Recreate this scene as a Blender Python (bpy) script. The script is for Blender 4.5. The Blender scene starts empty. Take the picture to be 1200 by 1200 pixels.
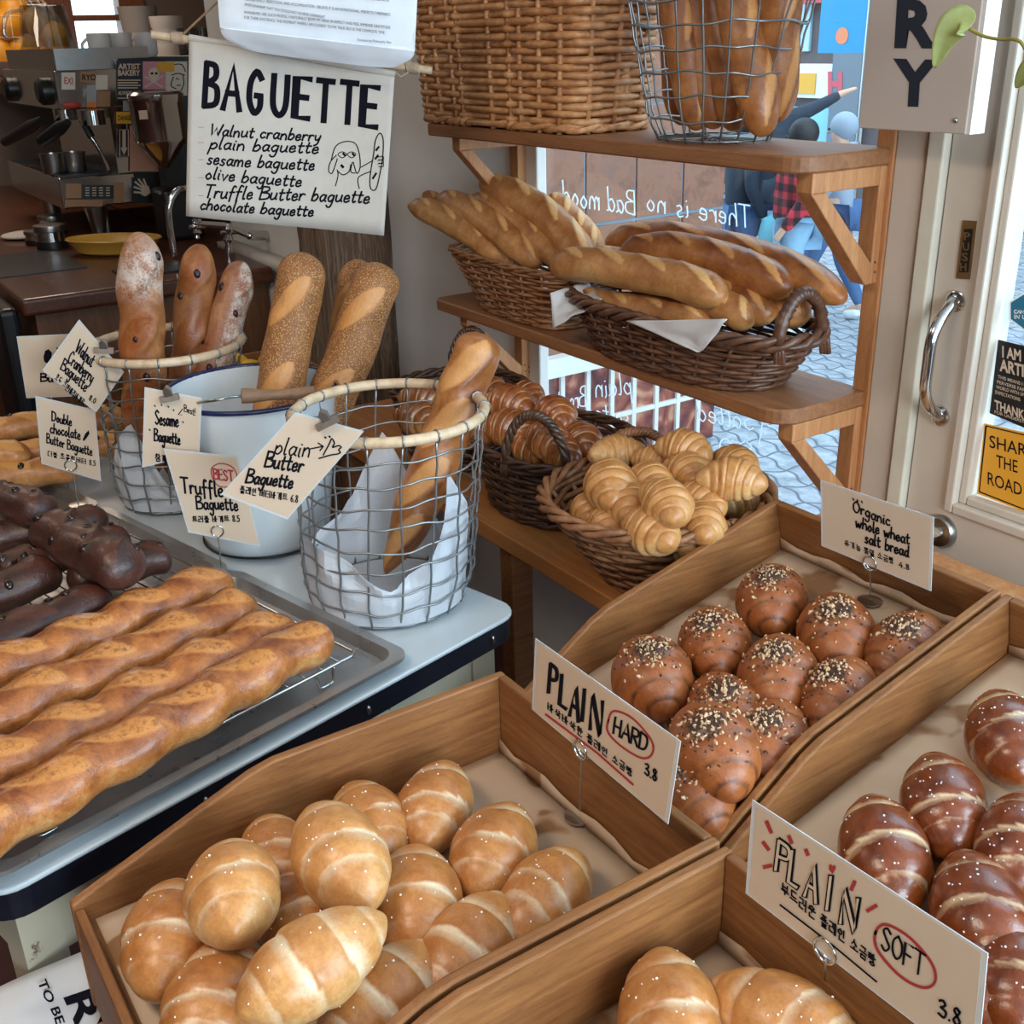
import bpy, math, random
from mathutils import Vector, Matrix, Euler, Quaternion
PI = math.pi
V = Vector
sc = bpy.context.scene
COL = sc.collection
sin, cos = math.sin, math.cos

# ------------------------------------------------------------------ camera
CAM = V((0.0, 0.0, 1.6))
F_PX, PITCH, YAW, ROLL = 1295.3, 0.40619, -0.99259, -0.02703
_fw = V((sin(YAW) * cos(PITCH), cos(YAW) * cos(PITCH), -sin(PITCH)))
_rt = V((cos(YAW), -sin(YAW), 0.0))
_up = _rt.cross(_fw)
RT = cos(ROLL) * _rt + sin(ROLL) * _up
UP = -sin(ROLL) * _rt + cos(ROLL) * _up
FW = _fw
cd = bpy.data.cameras.new('camera')
cam = bpy.data.objects.new('camera', cd)
COL.objects.link(cam)
cd.sensor_width = 36.0
cd.sensor_fit = 'HORIZONTAL'
cd.lens = F_PX / 1200 * 36
cd.clip_start = 0.02
m = Matrix((RT, UP, -FW)).transposed().to_4x4()
m.translation = CAM
cam.matrix_world = m
sc.camera = cam

# ------------------------------------------------------------------ light
sc.view_settings.view_transform = 'Standard'
sc.view_settings.look = 'None'
sc.view_settings.gamma = 1.0
sc.view_settings.use_curve_mapping = False
sc.view_settings.exposure = -0.08
sc.cycles.use_denoising = True
sc.cycles.max_bounces = 8
sc.cycles.sample_clamp_indirect = 8.0
wd = bpy.data.worlds.new('daylight'); sc.world = wd
wd.use_nodes = True
bg = wd.node_tree.nodes['Background']
bg.inputs[0].default_value = (0.60, 0.83, 1.0, 1)
bg.inputs[1].default_value = 4.6

def area(name, loc, target, size, power, color):
    ld = bpy.data.lights.new(name, 'AREA')
    ld.shape = 'RECTANGLE'; ld.size, ld.size_y = size
    ld.energy = power; ld.color = color
    o = bpy.data.objects.new(name, ld); COL.objects.link(o)
    o.location = loc
    o.rotation_euler = (V(target) - V(loc)).to_track_quat('-Z', 'Y').to_euler()
    return o
WARM = (1.0, 0.83, 0.66)
area('ceiling_lamp', (-0.9, -0.7, 2.62), (-0.9, -0.5, 0), (0.9, 0.5), 24, WARM)
area('ceiling_lamp', (-3.6, -0.6, 2.62), (-3.6, -0.4, 0), (0.9, 0.5), 9, WARM)
area('ceiling_lamp', (-5.6, 0.9, 2.62), (-5.6, 0.9, 0), (0.8, 0.8), 18, WARM)
# daylight through the shop windows right of the door and in the right hand wall
COOL = (0.56, 0.82, 1.0)
area('shop_window_daylight', (0.9, 1.66, 1.6), (-1.2, -0.1, 1.0), (1.3, 1.4), 60, COOL)
area('side_window_daylight', (2.27, 0.0, 1.75), (-1.6, 0.7, 0.9), (1.5, 1.1), 80, (0.80, 0.90, 1.0))

# ------------------------------------------------------------------ pixel to place
def ray(px, py):
    return FW + RT * ((px - 600) / F_PX) - UP * ((py - 600) / F_PX)
def at(px, py, X=None, Y=None, Z=None, n=None, p=None, d=None):
    r = ray(px, py)
    if X is not None: t = (X - CAM.x) / r.x
    elif Y is not None: t = (Y - CAM.y) / r.y
    elif Z is not None: t = (Z - CAM.z) / r.z
    elif d is not None: t = d
    else: t = (V(p) - CAM).dot(V(n)) / r.dot(V(n))
    return CAM + r * t

# ------------------------------------------------------------------ materials
def lin(c):
    c = c / 255.0
    return c / 12.92 if c <= 0.04045 else ((c + 0.055) / 1.055) ** 2.4
def rgb(r, g, b): return (lin(r), lin(g), lin(b), 1.0)
MATS = {}
class NT:
    def __init__(s, name):
        s.m = bpy.data.materials.new(name); s.m.use_nodes = True
        s.t = s.m.node_tree; s.n = s.t.nodes; s.l = s.t.links
        s.b = s.n['Principled BSDF']
        MATS[name] = s.m
    def node(s, ty, **k):
        n = s.n.new(ty)
        for a, v in k.items():
            if a.startswith('_'): n.inputs[a[1:].replace('_', ' ')].default_value = v
            else: setattr(n, a, v)
        return n
    def link(s, a, b): s.l.new(a, b)
    def coord(s, scale=(1, 1, 1), out='Object', rot=(0, 0, 0)):
        c = s.n.new('ShaderNodeTexCoord'); mp = s.n.new('ShaderNodeMapping')
        mp.inputs['Scale'].default_value = scale; mp.inputs['Rotation'].default_value = rot
        s.link(c.outputs[out], mp.inputs[0]); return mp.outputs[0]
    def noise(s, vec, scale, detail=4, rough=.55, dist=0):
        n = s.n.new('ShaderNodeTexNoise'); n.inputs['Scale'].default_value = scale
        n.inputs['Detail'].default_value = detail; n.inputs['Roughness'].default_value = rough
        n.inputs['Distortion'].default_value = dist
        s.link(vec, n.inputs['Vector']); return n.outputs['Fac']
    def vor(s, vec, scale, feature='F1', out='Distance'):
        n = s.n.new('ShaderNodeTexVoronoi'); n.feature = feature; n.inputs['Scale'].default_value = scale
        s.link(vec, n.inputs['Vector']); return n.outputs[out]
    def ramp(s, fac, stops):
        r = s.n.new('ShaderNodeValToRGB'); e = r.color_ramp.elements
        while len(e) < len(stops): e.new(0.5)
        for i, (p, c) in enumerate(stops):
            e[i].position = p; e[i].color = c if len(c) == 4 else (*c, 1)
        s.link(fac, r.inputs[0]); return r.outputs[0]
    def attr(s, name):
        a = s.n.new('ShaderNodeAttribute'); a.attribute_name = name; return a.outputs['Fac']
    def mix(s, fac, a, b, mode='MIX'):
        x = s.n.new('ShaderNodeMix'); x.data_type = 'RGBA'; x.blend_type = mode
        for v, i in ((fac, 0), (a, 6), (b, 7)):
            if hasattr(v, 'links') or hasattr(v, 'is_linked'): s.link(v, x.inputs[i])
            else: x.inputs[i].default_value = v
        return x.outputs[2]
    def math(s, op, a, b=0.0):
        x = s.n.new('ShaderNodeMath'); x.operation = op
        for v, i in ((a, 0), (b, 1)):
            if hasattr(v, 'is_linked'): s.link(v, x.inputs[i])
            else: x.inputs[i].default_value = v
        return x.outputs[0]
    def bump(s, h, strength=.3, dist=.002):
        b = s.n.new('ShaderNodeBump'); b.inputs['Strength'].default_value = strength
        b.inputs['Distance'].default_value = dist; s.link(h, b.inputs['Height'])
        s.link(b.outputs[0], s.b.inputs['Normal'])
    def col(s, c):
        if hasattr(c, 'is_linked'): s.link(c, s.b.inputs['Base Color'])
        else: s.b.inputs['Base Color'].default_value = c
    def set(s, **k):
        names = dict(rough='Roughness', metal='Metallic', spec='Specular IOR Level', coat='Coat Weight', trans='Transmission Weight',
                     ior='IOR', alpha='Alpha', sss='Subsurface Weight', coatr='Coat Roughness', es='Emission Strength', ec='Emission Color', sheen='Sheen Weight')
        for a, v in k.items():
            i = s.b.inputs[names[a]]
            if hasattr(v, 'is_linked'): s.link(v, i)
            else: i.default_value = v
        return s

def plain(name, c, rough=.5, var=.0, scale=30, bump=0, **k):
    t = NT(name); vec = t.coord()
    if var:
        n = t.noise(vec, scale)
        d = tuple(x * (1 - var) for x in c[:3]); e = tuple(min(1, x * (1 + var)) for x in c[:3])
        t.col(t.ramp(n, [(.3, d), (.7, e)]))
        if bump: t.bump(n, bump, .002)
    else: t.col(c)
    t.set(rough=rough, **k); return t.m
def wood(name, c1, c2, axis=0, scale=9, rough=.55, dark=None, coat=0):
    t = NT(name)
    sv = [14, 14, 14]; sv[axis] = 1.0
    vec = t.coord(tuple(sv))
    n = t.noise(vec, scale * .5, 6, .6, .6)
    fine = t.noise(t.coord(tuple(x * 6 for x in sv)), scale, 3)
    big = t.noise(t.coord(), 3.0, 2)
    c = t.ramp(n, [(.25, c1), (.5, tuple((a + b) / 2 for a, b in zip(c1, c2))), (.75, c2)])
    c = t.mix(t.ramp(fine, [(.35, (.75, .72, .68)), (.6, (1, 1, 1))]), c, c) if False else t.mix(1.0, c, t.ramp(fine, [(.3, (.78, .74, .7)), (.6, (1, 1, 1))]), 'MULTIPLY')
    c = t.mix(1.0, c, t.ramp(big, [(.3, (.86, .84, .82)), (.7, (1, 1, 1))]), 'MULTIPLY')
    t.col(c); t.bump(fine, .15, .001); t.set(rough=rough, coat=coat); return t.m

# ------------------------------------------------------------------ mesh builder
class MB:
    def __init__(s): s.v = []; s.f = []; s.a = {}; s.mi = []
    def add(s, vs, fs, mi=0, **att):
        o = len(s.v); s.v.extend(V(x) for x in vs); s.f.extend(tuple(i + o for i in f) for f in fs)
        s.mi.extend([mi] * len(fs))
        for k in set(list(att) + list(s.a)):
            cur = s.a.setdefault(k, [0.0] * o)
            val = att.get(k, 0.0)
            cur.extend(val if isinstance(val, list) else [val] * len(vs))
        return s
    def box(s, c, d, M=None, mi=0):
        c = V(c); hx, hy, hz = d[0] / 2, d[1] / 2, d[2] / 2
        vs = [V((x * hx, y * hy, z * hz)) for x in (-1, 1) for y in (-1, 1) for z in (-1, 1)]
        vs = [(M @ v if M else v) + c for v in vs]
        return s.add(vs, [(0, 1, 3, 2), (4, 6, 7, 5), (0, 4, 5, 1), (2, 3, 7, 6), (0, 2, 6, 4), (1, 5, 7, 3)], mi)
    def bb(s, a, b, mi=0):
        a, b = V(a), V(b); return s.box((a + b) / 2, tuple(abs(x) for x in (b - a)), None, mi)
    def prism(s, poly, ext, mi=0):
        n = len(poly); e = V(ext); p = [V(x) for x in poly]
        return s.add(p + [x + e for x in p], [tuple(range(n - 1, -1, -1)), tuple(range(n, 2 * n))] + [(i, (i + 1) % n, n + (i + 1) % n, n + i) for i in range(n)], mi)
    def tube(s, pts, r, n=6, closed=False, cap=True, mi=0, flat=1.0):
        pts = [V(p) for p in pts]; N = len(pts)
        rs = r if isinstance(r, (list, tuple)) else [r] * N
        vs = []; up = None
        for i in range(N):
            if closed: t = pts[(i + 1) % N] - pts[i - 1]
            else: t = pts[min(i + 1, N - 1)] - pts[max(i - 1, 0)]
            if t.length < 1e-9: t = V((0, 0, 1))
            t.normalize()
            if up is None: up = V((0, 0, 1)) if abs(t.z) < .9 else V((1, 0, 0))
            a = t.cross(up)
            if a.length < 1e-6: a = t.orthogonal()
            a.normalize(); b = a.cross(t).normalized(); up = b
            for k in range(n):
                w = 2 * PI * k / n
                vs.append(pts[i] + (a * cos(w) + b * sin(w) * flat) * rs[i])
        fs = []
        for i in range(N if closed else N - 1):
            j = (i + 1) % N
            for k in range(n):
                q = (k + 1) % n
                fs.append((i * n + k, i * n + q, j * n + q, j * n + k))
        if cap and not closed:
            fs.append(tuple(range(n - 1, -1, -1))); fs.append(tuple((N - 1) * n + k for k in range(n)))
        return s.add(vs, fs, mi)
    def lathe(s, prof, c=(0, 0, 0), n=32, M=None, mi=0, sx=1, sy=1, cap0=True, cap1=True):
        c = V(c); vs = []
        for r, z in prof:
            for k in range(n):
                w = 2 * PI * k / n; v = V((r * cos(w) * sx, r * sin(w) * sy, z))
                vs.append((M @ v if M else v) + c)
        N = len(prof); fs = []
        for i in range(N - 1):
            for k in range(n):
                q = (k + 1) % n
                fs.append((i * n + k, i * n + q, (i + 1) * n + q, (i + 1) * n + k))
        if cap0: fs.append(tuple(range(n - 1, -1, -1)))
        if cap1: fs.append(tuple((N - 1) * n + k for k in range(n)))
        return s.add(vs, fs, mi)
    def ball(s, c, r, n=10, m=7, M=None, mi=0, sc3=(1, 1, 1)):
        prof = [(max(1e-5, sin(PI * i / m)) * r, -cos(PI * i / m) * r) for i in range(m + 1)]
        D = Matrix.Diagonal(sc3)
        return s.lathe(prof, c, n, (M @ D) if M else D, mi)
    def grid(s, fn, nu, nv, mi=0, closed_u=False, **att):
        vs = [fn(i / (nu if closed_u else nu - 1), j / (nv - 1)) for j in range(nv) for i in range(nu)]
        fs = []
        for j in range(nv - 1):
            for i in range(nu if closed_u else nu - 1):
                q = (i + 1) % nu
                fs.append((j * nu + i, j * nu + q, (j + 1) * nu + q, (j + 1) * nu + i))
        return s.add(vs, fs, mi, **att)
    def mesh(s, name, mats, smooth=True, org=(0, 0, 0)):
        org = V(org)
        me = bpy.data.meshes.new(name)
        me.from_pydata([tuple(x - org) for x in s.v], [], s.f)
        for mm in (mats if isinstance(mats, (list, tuple)) else [mats]): me.materials.append(mm)
        if any(s.mi): me.polygons.foreach_set('material_index', s.mi)
        for k, val in s.a.items():
            at_ = me.attributes.new(k, 'FLOAT', 'POINT'); at_.data.foreach_set('value', val)
        if smooth:
            me.polygons.foreach_set('use_smooth', [True] * len(me.polygons))
            if smooth != 'all': me.set_sharp_from_angle(angle=math.radians(40))
        me.update(); return me
    def build(s, name, mats, parent=None, smooth=True, org=None):
        """one mesh object; the mesh is given in world coordinates"""
        if org is None:
            if parent is not None: org = WLOC.get(parent.name, V((0, 0, 0)))
            else:
                xs = s.v; n = len(xs)
                org = V((sum(v.x for v in xs) / n, sum(v.y for v in xs) / n, min(v.z for v in xs)))
        o = bpy.data.objects.new(name, s.mesh(name, mats, smooth, org)); COL.objects.link(o)
        if parent is not None:
            o.parent = parent; o.location = V(org) - WLOC.get(parent.name, V((0, 0, 0)))
        else: o.location = org
        WLOC[o.name] = V(org)
        return o
WLOC = {}
def tag(o, label=None, cat=None, group=None, kind=None):
    if label: o['label'] = label
    if cat: o['category'] = cat
    if group: o['group'] = group
    if kind: o['kind'] = kind
    return o
def thing(name, label, cat, loc, group=None):
    o = bpy.data.objects.new(name, None); COL.objects.link(o)
    o.location = loc; WLOC[o.name] = V(loc); o.empty_display_size = .05
    return tag(o, label, cat, group)
def structure(o): o['kind'] = 'structure'; return o
def bevel(o, w=.004, seg=2):
    md = o.modifiers.new('bevel', 'BEVEL'); md.width = w; md.segments = seg; md.limit_method = 'ANGLE'; md.angle_limit = math.radians(40)
    return o
def smoothpath(pts, n=8, closed=False):
    pts = [V(p) for p in pts]; N = len(pts); out = []
    if N < 3: return pts
    for i in range(N if closed else N - 1):
        g = (lambda k: pts[k % N]) if closed else (lambda k: pts[max(0, min(N - 1, k))])
        a, b, c, d = g(i - 1), g(i), g(i + 1), g(i + 2)
        for k in range(n):
            t = k / n
            out.append(.5 * ((2 * b) + (c - a) * t + (2 * a - 5 * b + 4 * c - d) * t * t + (3 * b - a - 3 * c + d) * t ** 3))
    if not closed: out.append(pts[-1])
    return out
def rx(a): return Matrix.Rotation(a, 3, 'X')
def ry(a): return Matrix.Rotation(a, 3, 'Y')
def rz(a): return Matrix.Rotation(a, 3, 'Z')
rnd = random.Random(7)
from mathutils import noise as MN
# ------------------------------------------------------------------ common materials
M_wallwhite = plain('white_plaster', rgb(232, 232, 230), .8, .03, 6, .05)
M_cream = plain('cream_paint', rgb(196, 182, 166), .55, .05, 9, .04)
M_creampale = plain('pale_cream_paint', rgb(206, 198, 180), .5, .06, 14, .05)
M_frame = plain('window_white_paint', rgb(214, 206, 198), .5, .04, 9)
M_shelf = wood('shelf_wood', rgb(120, 76, 46)[:3], rgb(168, 112, 70)[:3], 0)
M_shelf2 = wood('honey_wood', rgb(160, 98, 48)[:3], rgb(200, 134, 74)[:3], 0)
M_crate = wood('crate_wood_side', rgb(118, 70, 34)[:3], rgb(172, 116, 64)[:3], 1, 14)
M_cratex = wood('crate_wood_back', rgb(112, 66, 33)[:3], rgb(164, 110, 60)[:3], 0, 14)
M_brk = wood('bracket_wood', rgb(170, 108, 62)[:3], rgb(206, 148, 98)[:3], 2)
M_post = wood('old_post_wood', rgb(52, 38, 30)[:3], rgb(128, 98, 76)[:3], 2, 12, .8)
M_counter = wood('counter_wood', rgb(74, 38, 22)[:3], rgb(112, 62, 38)[:3], 0, 9, .35, coat=.3)
M_counterfront = wood('counter_front_wood', rgb(96, 60, 34)[:3], rgb(134, 90, 56)[:3], 2, 9, .5)
M_floor = plain('dark_red_floor', rgb(70, 30, 28), .6, .15, 8)
M_chrome = plain('chrome', rgb(205, 205, 205), .12, metal=1.0)
M_steel = plain('brushed_steel', rgb(170, 168, 165), .28, .06, 60, metal=1.0)
M_wire = plain('grey_wire', rgb(150, 152, 152), .38, metal=.85)
M_black = plain('black_plastic', rgb(22, 22, 24), .4)
M_ink = plain('black_ink', rgb(16, 15, 24), .9, spec=.15)
M_red = plain('red_ink', rgb(168, 44, 48), .7)
M_whitepaint = plain('white_marker', rgb(236, 240, 242), .6)
def mk_marker():
    t = NT('window_marker'); t.col(rgb(240, 244, 246))
    tr = t.node('ShaderNodeBsdfTranslucent'); tr.inputs[0].default_value = rgb(244, 248, 250)
    mx = t.node('ShaderNodeMixShader'); mx.inputs[0].default_value = .75
    t.link(t.b.outputs[0], mx.inputs[1]); t.link(tr.outputs[0], mx.inputs[2]); t.link(mx.outputs[0], t.n['Material Output'].inputs[0]); return t.m
M_marker = mk_marker()
M_card = plain('card_paper', rgb(206, 184, 160), .35, .02, 20, coat=.15)
M_canvas = plain('canvas_cloth', rgb(200, 190, 178), .9, .03, 40, .1)
M_tote = plain('white_cotton', rgb(226, 228, 232), .9, .02, 40, .1)
M_paper = plain('white_paper', rgb(232, 232, 232), .6, .02, 30)
M_parch = None
def mk_parch():
    t = NT('greased_paper'); vec = t.coord()
    n = t.noise(vec, 9, 3, .5, .3)
    t.col(t.ramp(n, [(.40, rgb(192, 166, 140)), (.53, rgb(186, 158, 130)), (.57, rgb(138, 98, 64))]))
    t.set(rough=.55); return t.m
M_parch = mk_parch()
M_brass = plain('aged_brass', rgb(150, 118, 76), .45, .12, 60, metal=.8)
M_glass = None
def mk_glass(name, tint=(1, 1, 1, 1), refl=.045):
    t = NT(name); t.n.remove(t.b)
    tr = t.node('ShaderNodeBsdfTransparent'); tr.inputs[0].default_value = tint
    gl = t.node('ShaderNodeBsdfGlossy'); gl.inputs['Roughness'].default_value = .02
    mx = t.node('ShaderNodeMixShader'); mx.inputs[0].default_value = refl
    t.link(tr.outputs[0], mx.inputs[1]); t.link(gl.outputs[0], mx.inputs[2])
    t.link(mx.outputs[0], t.n['Material Output'].inputs[0]); return t.m
M_glass = mk_glass('window_glass', (.96, .985, 1, 1))
M_clear = mk_glass('clear_glassware', (.80, .84, .84, 1), .16)

M_roomdark = plain('fill_cutting_dark', rgb(92, 72, 58), .7, .1, 4)  # dark colour given to the unseen rear and right walls to cut fill light
# ------------------------------------------------------------------ the room
FL, YW = 0.0, 1.5
ZU, ZM, ZB, ZT = 1.427, 1.033, .72, .75         # shelves and enamel table heights
mb = MB().bb((-7.6, -2.4, -.1), (2.2, 1.62, 0)); mb.bb((-7.6, 1.62, -.1), (-4.22, 2.7, 0)); structure(mb.build('floor', M_floor, smooth=False))
mb = MB().bb((-7.6, -2.4, 2.7), (2.2, 1.62, 2.8)); mb.bb((-7.6, 1.62, 2.7), (-4.1, 2.7, 2.8)); structure(mb.build('ceiling', M_wallwhite, smooth=False))
WX0, WX1, WZ0, WZ1 = -2.145, -1.20, .66, 2.25   # window opening
DX0, DX1, DZ1 = -1.07, -.15, 2.12               # door opening
mb = MB()
y0, y1 = YW, YW + .07
mb.bb((-4.22, y0, 0), (WX0 - .10, y1, 2.7))
mb.bb((WX0 - .10, y0, 0), (-1.165, y1, WZ0 - .03))
mb.bb((WX0 - .10, y0, WZ1 + .08), (2.2, y1, 2.7))
mb.bb((DX1, y0, 0), (.15, y1, WZ1 + .08))
mb.bb((.15, y0, 0), (1.65, y1, .7)); mb.bb((1.65, y0, 0), (2.2, y1, WZ1 + .08))
structure(mb.build('wall_window', M_wallwhite, smooth=False))
mb = MB().bb((-7.6, -2.5, 0), (2.2, -2.4, 2.7)); structure(mb.build('wall_rear', M_roomdark, smooth=False))
mb = MB().bb((2.2, -2.4, 0), (2.3, -.8, 2.7)).bb((2.2, .8, 0), (2.3, 1.6, 2.7)).bb((2.2, -.8, 0), (2.3, .8, 1.1)).bb((2.2, -.8, 2.4), (2.3, .8, 2.7)); structure(mb.build('wall_right', M_roomdark, smooth=False))
# far wall with a timber window behind the espresso machine
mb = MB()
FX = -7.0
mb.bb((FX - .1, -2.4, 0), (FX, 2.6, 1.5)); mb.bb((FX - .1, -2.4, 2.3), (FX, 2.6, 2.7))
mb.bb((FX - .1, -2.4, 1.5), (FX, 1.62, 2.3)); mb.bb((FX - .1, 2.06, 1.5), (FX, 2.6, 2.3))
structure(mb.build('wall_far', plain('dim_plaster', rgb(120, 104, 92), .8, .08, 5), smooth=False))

# window: casing, sash, glass
WIN = w = thing('window_1', None, None, (WX0, YW, WZ0)); structure(w)
mb = MB()
for a, b in ((WX0 - .10, WX0 - .055), (WX0 - .05, WX0)):
    mb.bb((a, YW - .02 + (.012 if b == WX0 else 0), WZ0 - .03), (b, YW + .02, WZ1 + .08))
mb.bb((WX0 - .10, YW - .02, WZ1), (WX1 + .035, YW + .02, WZ1 + .08))
mb.bb((WX0, YW + .0, WZ0 - .03), (WX1, YW + .02, WZ0 + .02))
bevel(mb.build('window_frame', M_frame, w, False), .004)
mb = MB().bb((WX1, YW - .015, WZ0 - .03), (WX1 + .035, YW + .10, WZ1)); bevel(mb.build('wooden_edge', M_brk, w, False), .003)
mb = MB().bb((WX0 - .01, YW + .012, WZ0), (WX1 + .01, YW + .017, WZ1)); mb.build('glass_pane', M_glass, w, False)
# posts between window and door
mb = MB()
mb.bb((WX1 + .035, YW - .012, 0), (WX1 + .09, YW + .12, WZ1 + .08)); mb.bb((WX1 + .09, YW, 0), (DX0 - .032, YW + .12, WZ1 + .08))
structure(bevel(mb.build('trim_1', M_cream, None, False), .003))
mb = MB().bb((DX0 - .032, YW - .02, 0), (DX0 - .003, YW + .12, DZ1 + .03)); structure(bevel(mb.build('trim_2', M_creampale, None, False), .003))

# door: stiles and rails, glass, handle, push plate, thumb turn, stickers
d = thing('door_1', None, None, (DX0, YW, 0)); structure(d)
GX0, GX1, GZ0, GZ1 = DX0 + .105, DX1 - .13, .905, 1.98
yd0, yd1 = YW - .005, YW + .045
mb = MB()
mb.bb((DX0, yd0, 0.01), (GX0 - .03, yd1, DZ1)); mb.bb((GX1 + .03, yd0, .01), (DX1, yd1, DZ1))
mb.bb((GX0 - .03, yd0, .01), (GX1 + .03, yd1, GZ0 - .03)); mb.bb((GX0 - .03, yd0, GZ1 + .03), (GX1 + .03, yd1, DZ1))
mb.build('door_panel', M_cream, d, False)
mb = MB()
for k, (o_, dep) in enumerate(((.03, -.010), (.014, .004))):
    o2 = .014 if k == 0 else 0
    for a, b in (((GX0 - o_, yd0 + dep, GZ0 - o_), (GX0 - o2, yd1, GZ1 + o_)), ((GX1 + o2, yd0 + dep, GZ0 - o_), (GX1 + o_, yd1, GZ1 + o_)),
                 ((GX0 - o2, yd0 + dep, GZ0 - o_), (GX1 + o2, yd1, GZ0 - o2)), ((GX0 - o2, yd0 + dep, GZ1 + o2), (GX1 + o2, yd1, GZ1 + o_))): mb.bb(a, b)
bevel(mb.build('glazing_bead', M_cream, d, False), .003)
mb = MB().bb((GX0 - .002, YW + .018, GZ0 - .002), (GX1 + .002, YW + .023, GZ1 + .002)); mb.build('door_glass', M_glass, d, False)
# second shop window right of the door (beyond the frame)
w2 = thing('window_2', None, None, (.15, YW, .7)); structure(w2)
mb = MB()
for a, b in (((.15, YW, .7), (.2, YW + .1, WZ1 + .08)), ((1.6, YW, .7), (1.65, YW + .1, WZ1 + .08)), ((.2, YW, .7), (1.6, YW + .1, .75)), ((.2, YW, WZ1 + .03), (1.6, YW + .1, WZ1 + .08))): mb.bb(a, b)
mb.build('window_frame', M_frame, w2, False)
w3 = thing('window_3', None, None, (FX, 1.84, 1.5)); structure(w3)
mb = MB()
for a, b in (((FX - .08, 1.56, 1.45), (FX + .03, 1.72, 2.36)), ((FX - .08, 1.98, 1.45), (FX + .03, 2.12, 2.36)),
             ((FX - .08, 1.72, 1.45), (FX + .03, 1.98, 1.54)), ((FX - .06, 1.72, 1.74), (FX + .01, 1.98, 1.77))): mb.bb(a, b)
mb.build('timber_frame', wood('orange_timber', rgb(120, 66, 34)[:3], rgb(160, 96, 56)[:3], 2), w3, False)
MB().bb((FX - .05, 1.70, 1.5), (FX - .045, 2.0, 2.3)).build('glass_pane', M_glass, w3, False)
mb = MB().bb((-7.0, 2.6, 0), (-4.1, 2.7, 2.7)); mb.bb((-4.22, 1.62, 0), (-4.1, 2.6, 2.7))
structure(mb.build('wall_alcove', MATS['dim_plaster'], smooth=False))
# rough timber post at the end of the white wall
mb = MB()
def postpt(u, v):
    z = v * 2.7
    k = int(u * 24 + .5) % 24
    side, t = k // 6, (k % 6) / 6
    c = [(-2.9, 1.3), (-2.9, 1.499), (-3.1, 1.499), (-3.1, 1.3)]
    a, b = c[side], c[(side + 1) % 4]
    r_ = random.Random(k * 13)
    g = .004 * (r_.random() - .5) * 2 + .0025 * MN.noise(V((k * 3.3, z * 7, 0))) + .006 * MN.noise(V((k * .9, z * 22, 4)))
    x, y = a[0] + (b[0] - a[0]) * t, a[1] + (b[1] - a[1]) * t
    return V((x + g, min(1.499, y + g), z))
mb.grid(postpt, 24, 90, closed_u=True)
def mk_post():
    t = NT('weathered_timber')
    vec = t.coord((26, 26, 1.2))
    n = t.noise(vec, 3, 8, .7, 1.2)
    t.col(t.ramp(n, [(.32, rgb(60, 45, 35)), (.46, rgb(118, 94, 74)), (.66, rgb(164, 138, 114))]))
    t.bump(n, .9, .01); t.set(rough=.85); return t.m
structure(mb.build('trim_3', mk_post(), smooth='all'))

# ------------------------------------------------------------------ shelves with brackets
def shelf(z, label, name='wall_shelf'):
    x0, x1, ya, yb, th, r = -2.29, -1.172, 1.287, YW - .001, .026, .05
    t = thing(name, label, 'shelf', ((x0 + x1) / 2, yb, z - th))
    pts = [V((x0, yb, z - th)), V((x0, ya + .015, z - th)), V((x0 + .015, ya, z - th))]
    for k in range(7):
        a = -PI / 2 + PI / 2 * k / 6; pts.append(V((x1 - r + r * cos(a), ya + r + r * sin(a), z - th)))
    pts.append(V((x1, yb, z - th)))
    MB().prism(pts, (0, 0, th)).build('board', M_shelf, t, False).modifiers.new('b', 'BEVEL').width = .003
    zb = z - th
    for bx in (x0 + .085, x1 - .018):
        b = MB(); wd_ = .032
        b.bb((bx - wd_ / 2, YW - .03, zb - .185), (bx + wd_ / 2, yb, zb))
        b.bb((bx - wd_ / 2, ya + .03, zb - .03), (bx + wd_ / 2, YW - .03, zb))
        b.prism([(bx - wd_ / 2, ya + .03, zb - .03), (bx - wd_ / 2, ya + .062, zb - .03), (bx - wd_ / 2, YW - .03, zb - .152), (bx - wd_ / 2, YW - .03, zb - .185), (bx - wd_ / 2, YW - .04, zb - .185)], (wd_, 0, 0))
        bo = bevel(b.build('bracket', M_brk, t, False), .002)
        s = MB()
        for q in ((-.006, -.010), (.006, -.018), (-.004, -.026), (.007, -.03)):
            s.ball((bx + wd_ / 2, YW - .016 + q[0], zb - .14 + q[1]), .0022, 6, 4)
        s.build('nail_head', M_black, bo)
    return t
shelf(ZU, 'upper wooden wall shelf carrying the big wicker hamper and a wire basket')
shelf(ZM, 'middle wooden wall shelf carrying two wicker baskets of long baguettes')
t = thing('window_bench', 'honey coloured wooden bench under the window holding the croissant baskets', 'bench', (-1.6, 1.27, FL))
bevel(MB().bb((-2.55, 1.045, ZB - .035), (-.98, YW - .001, ZB)).build('board', M_shelf2, t, False), .003)
for lx in (-2.4, -1.675, -1.05):
    bevel(MB().bb((lx - .022, 1.075, 0), (lx + .022, 1.125, ZB - .035)).build('leg', M_crate, t, False), .003)
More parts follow.
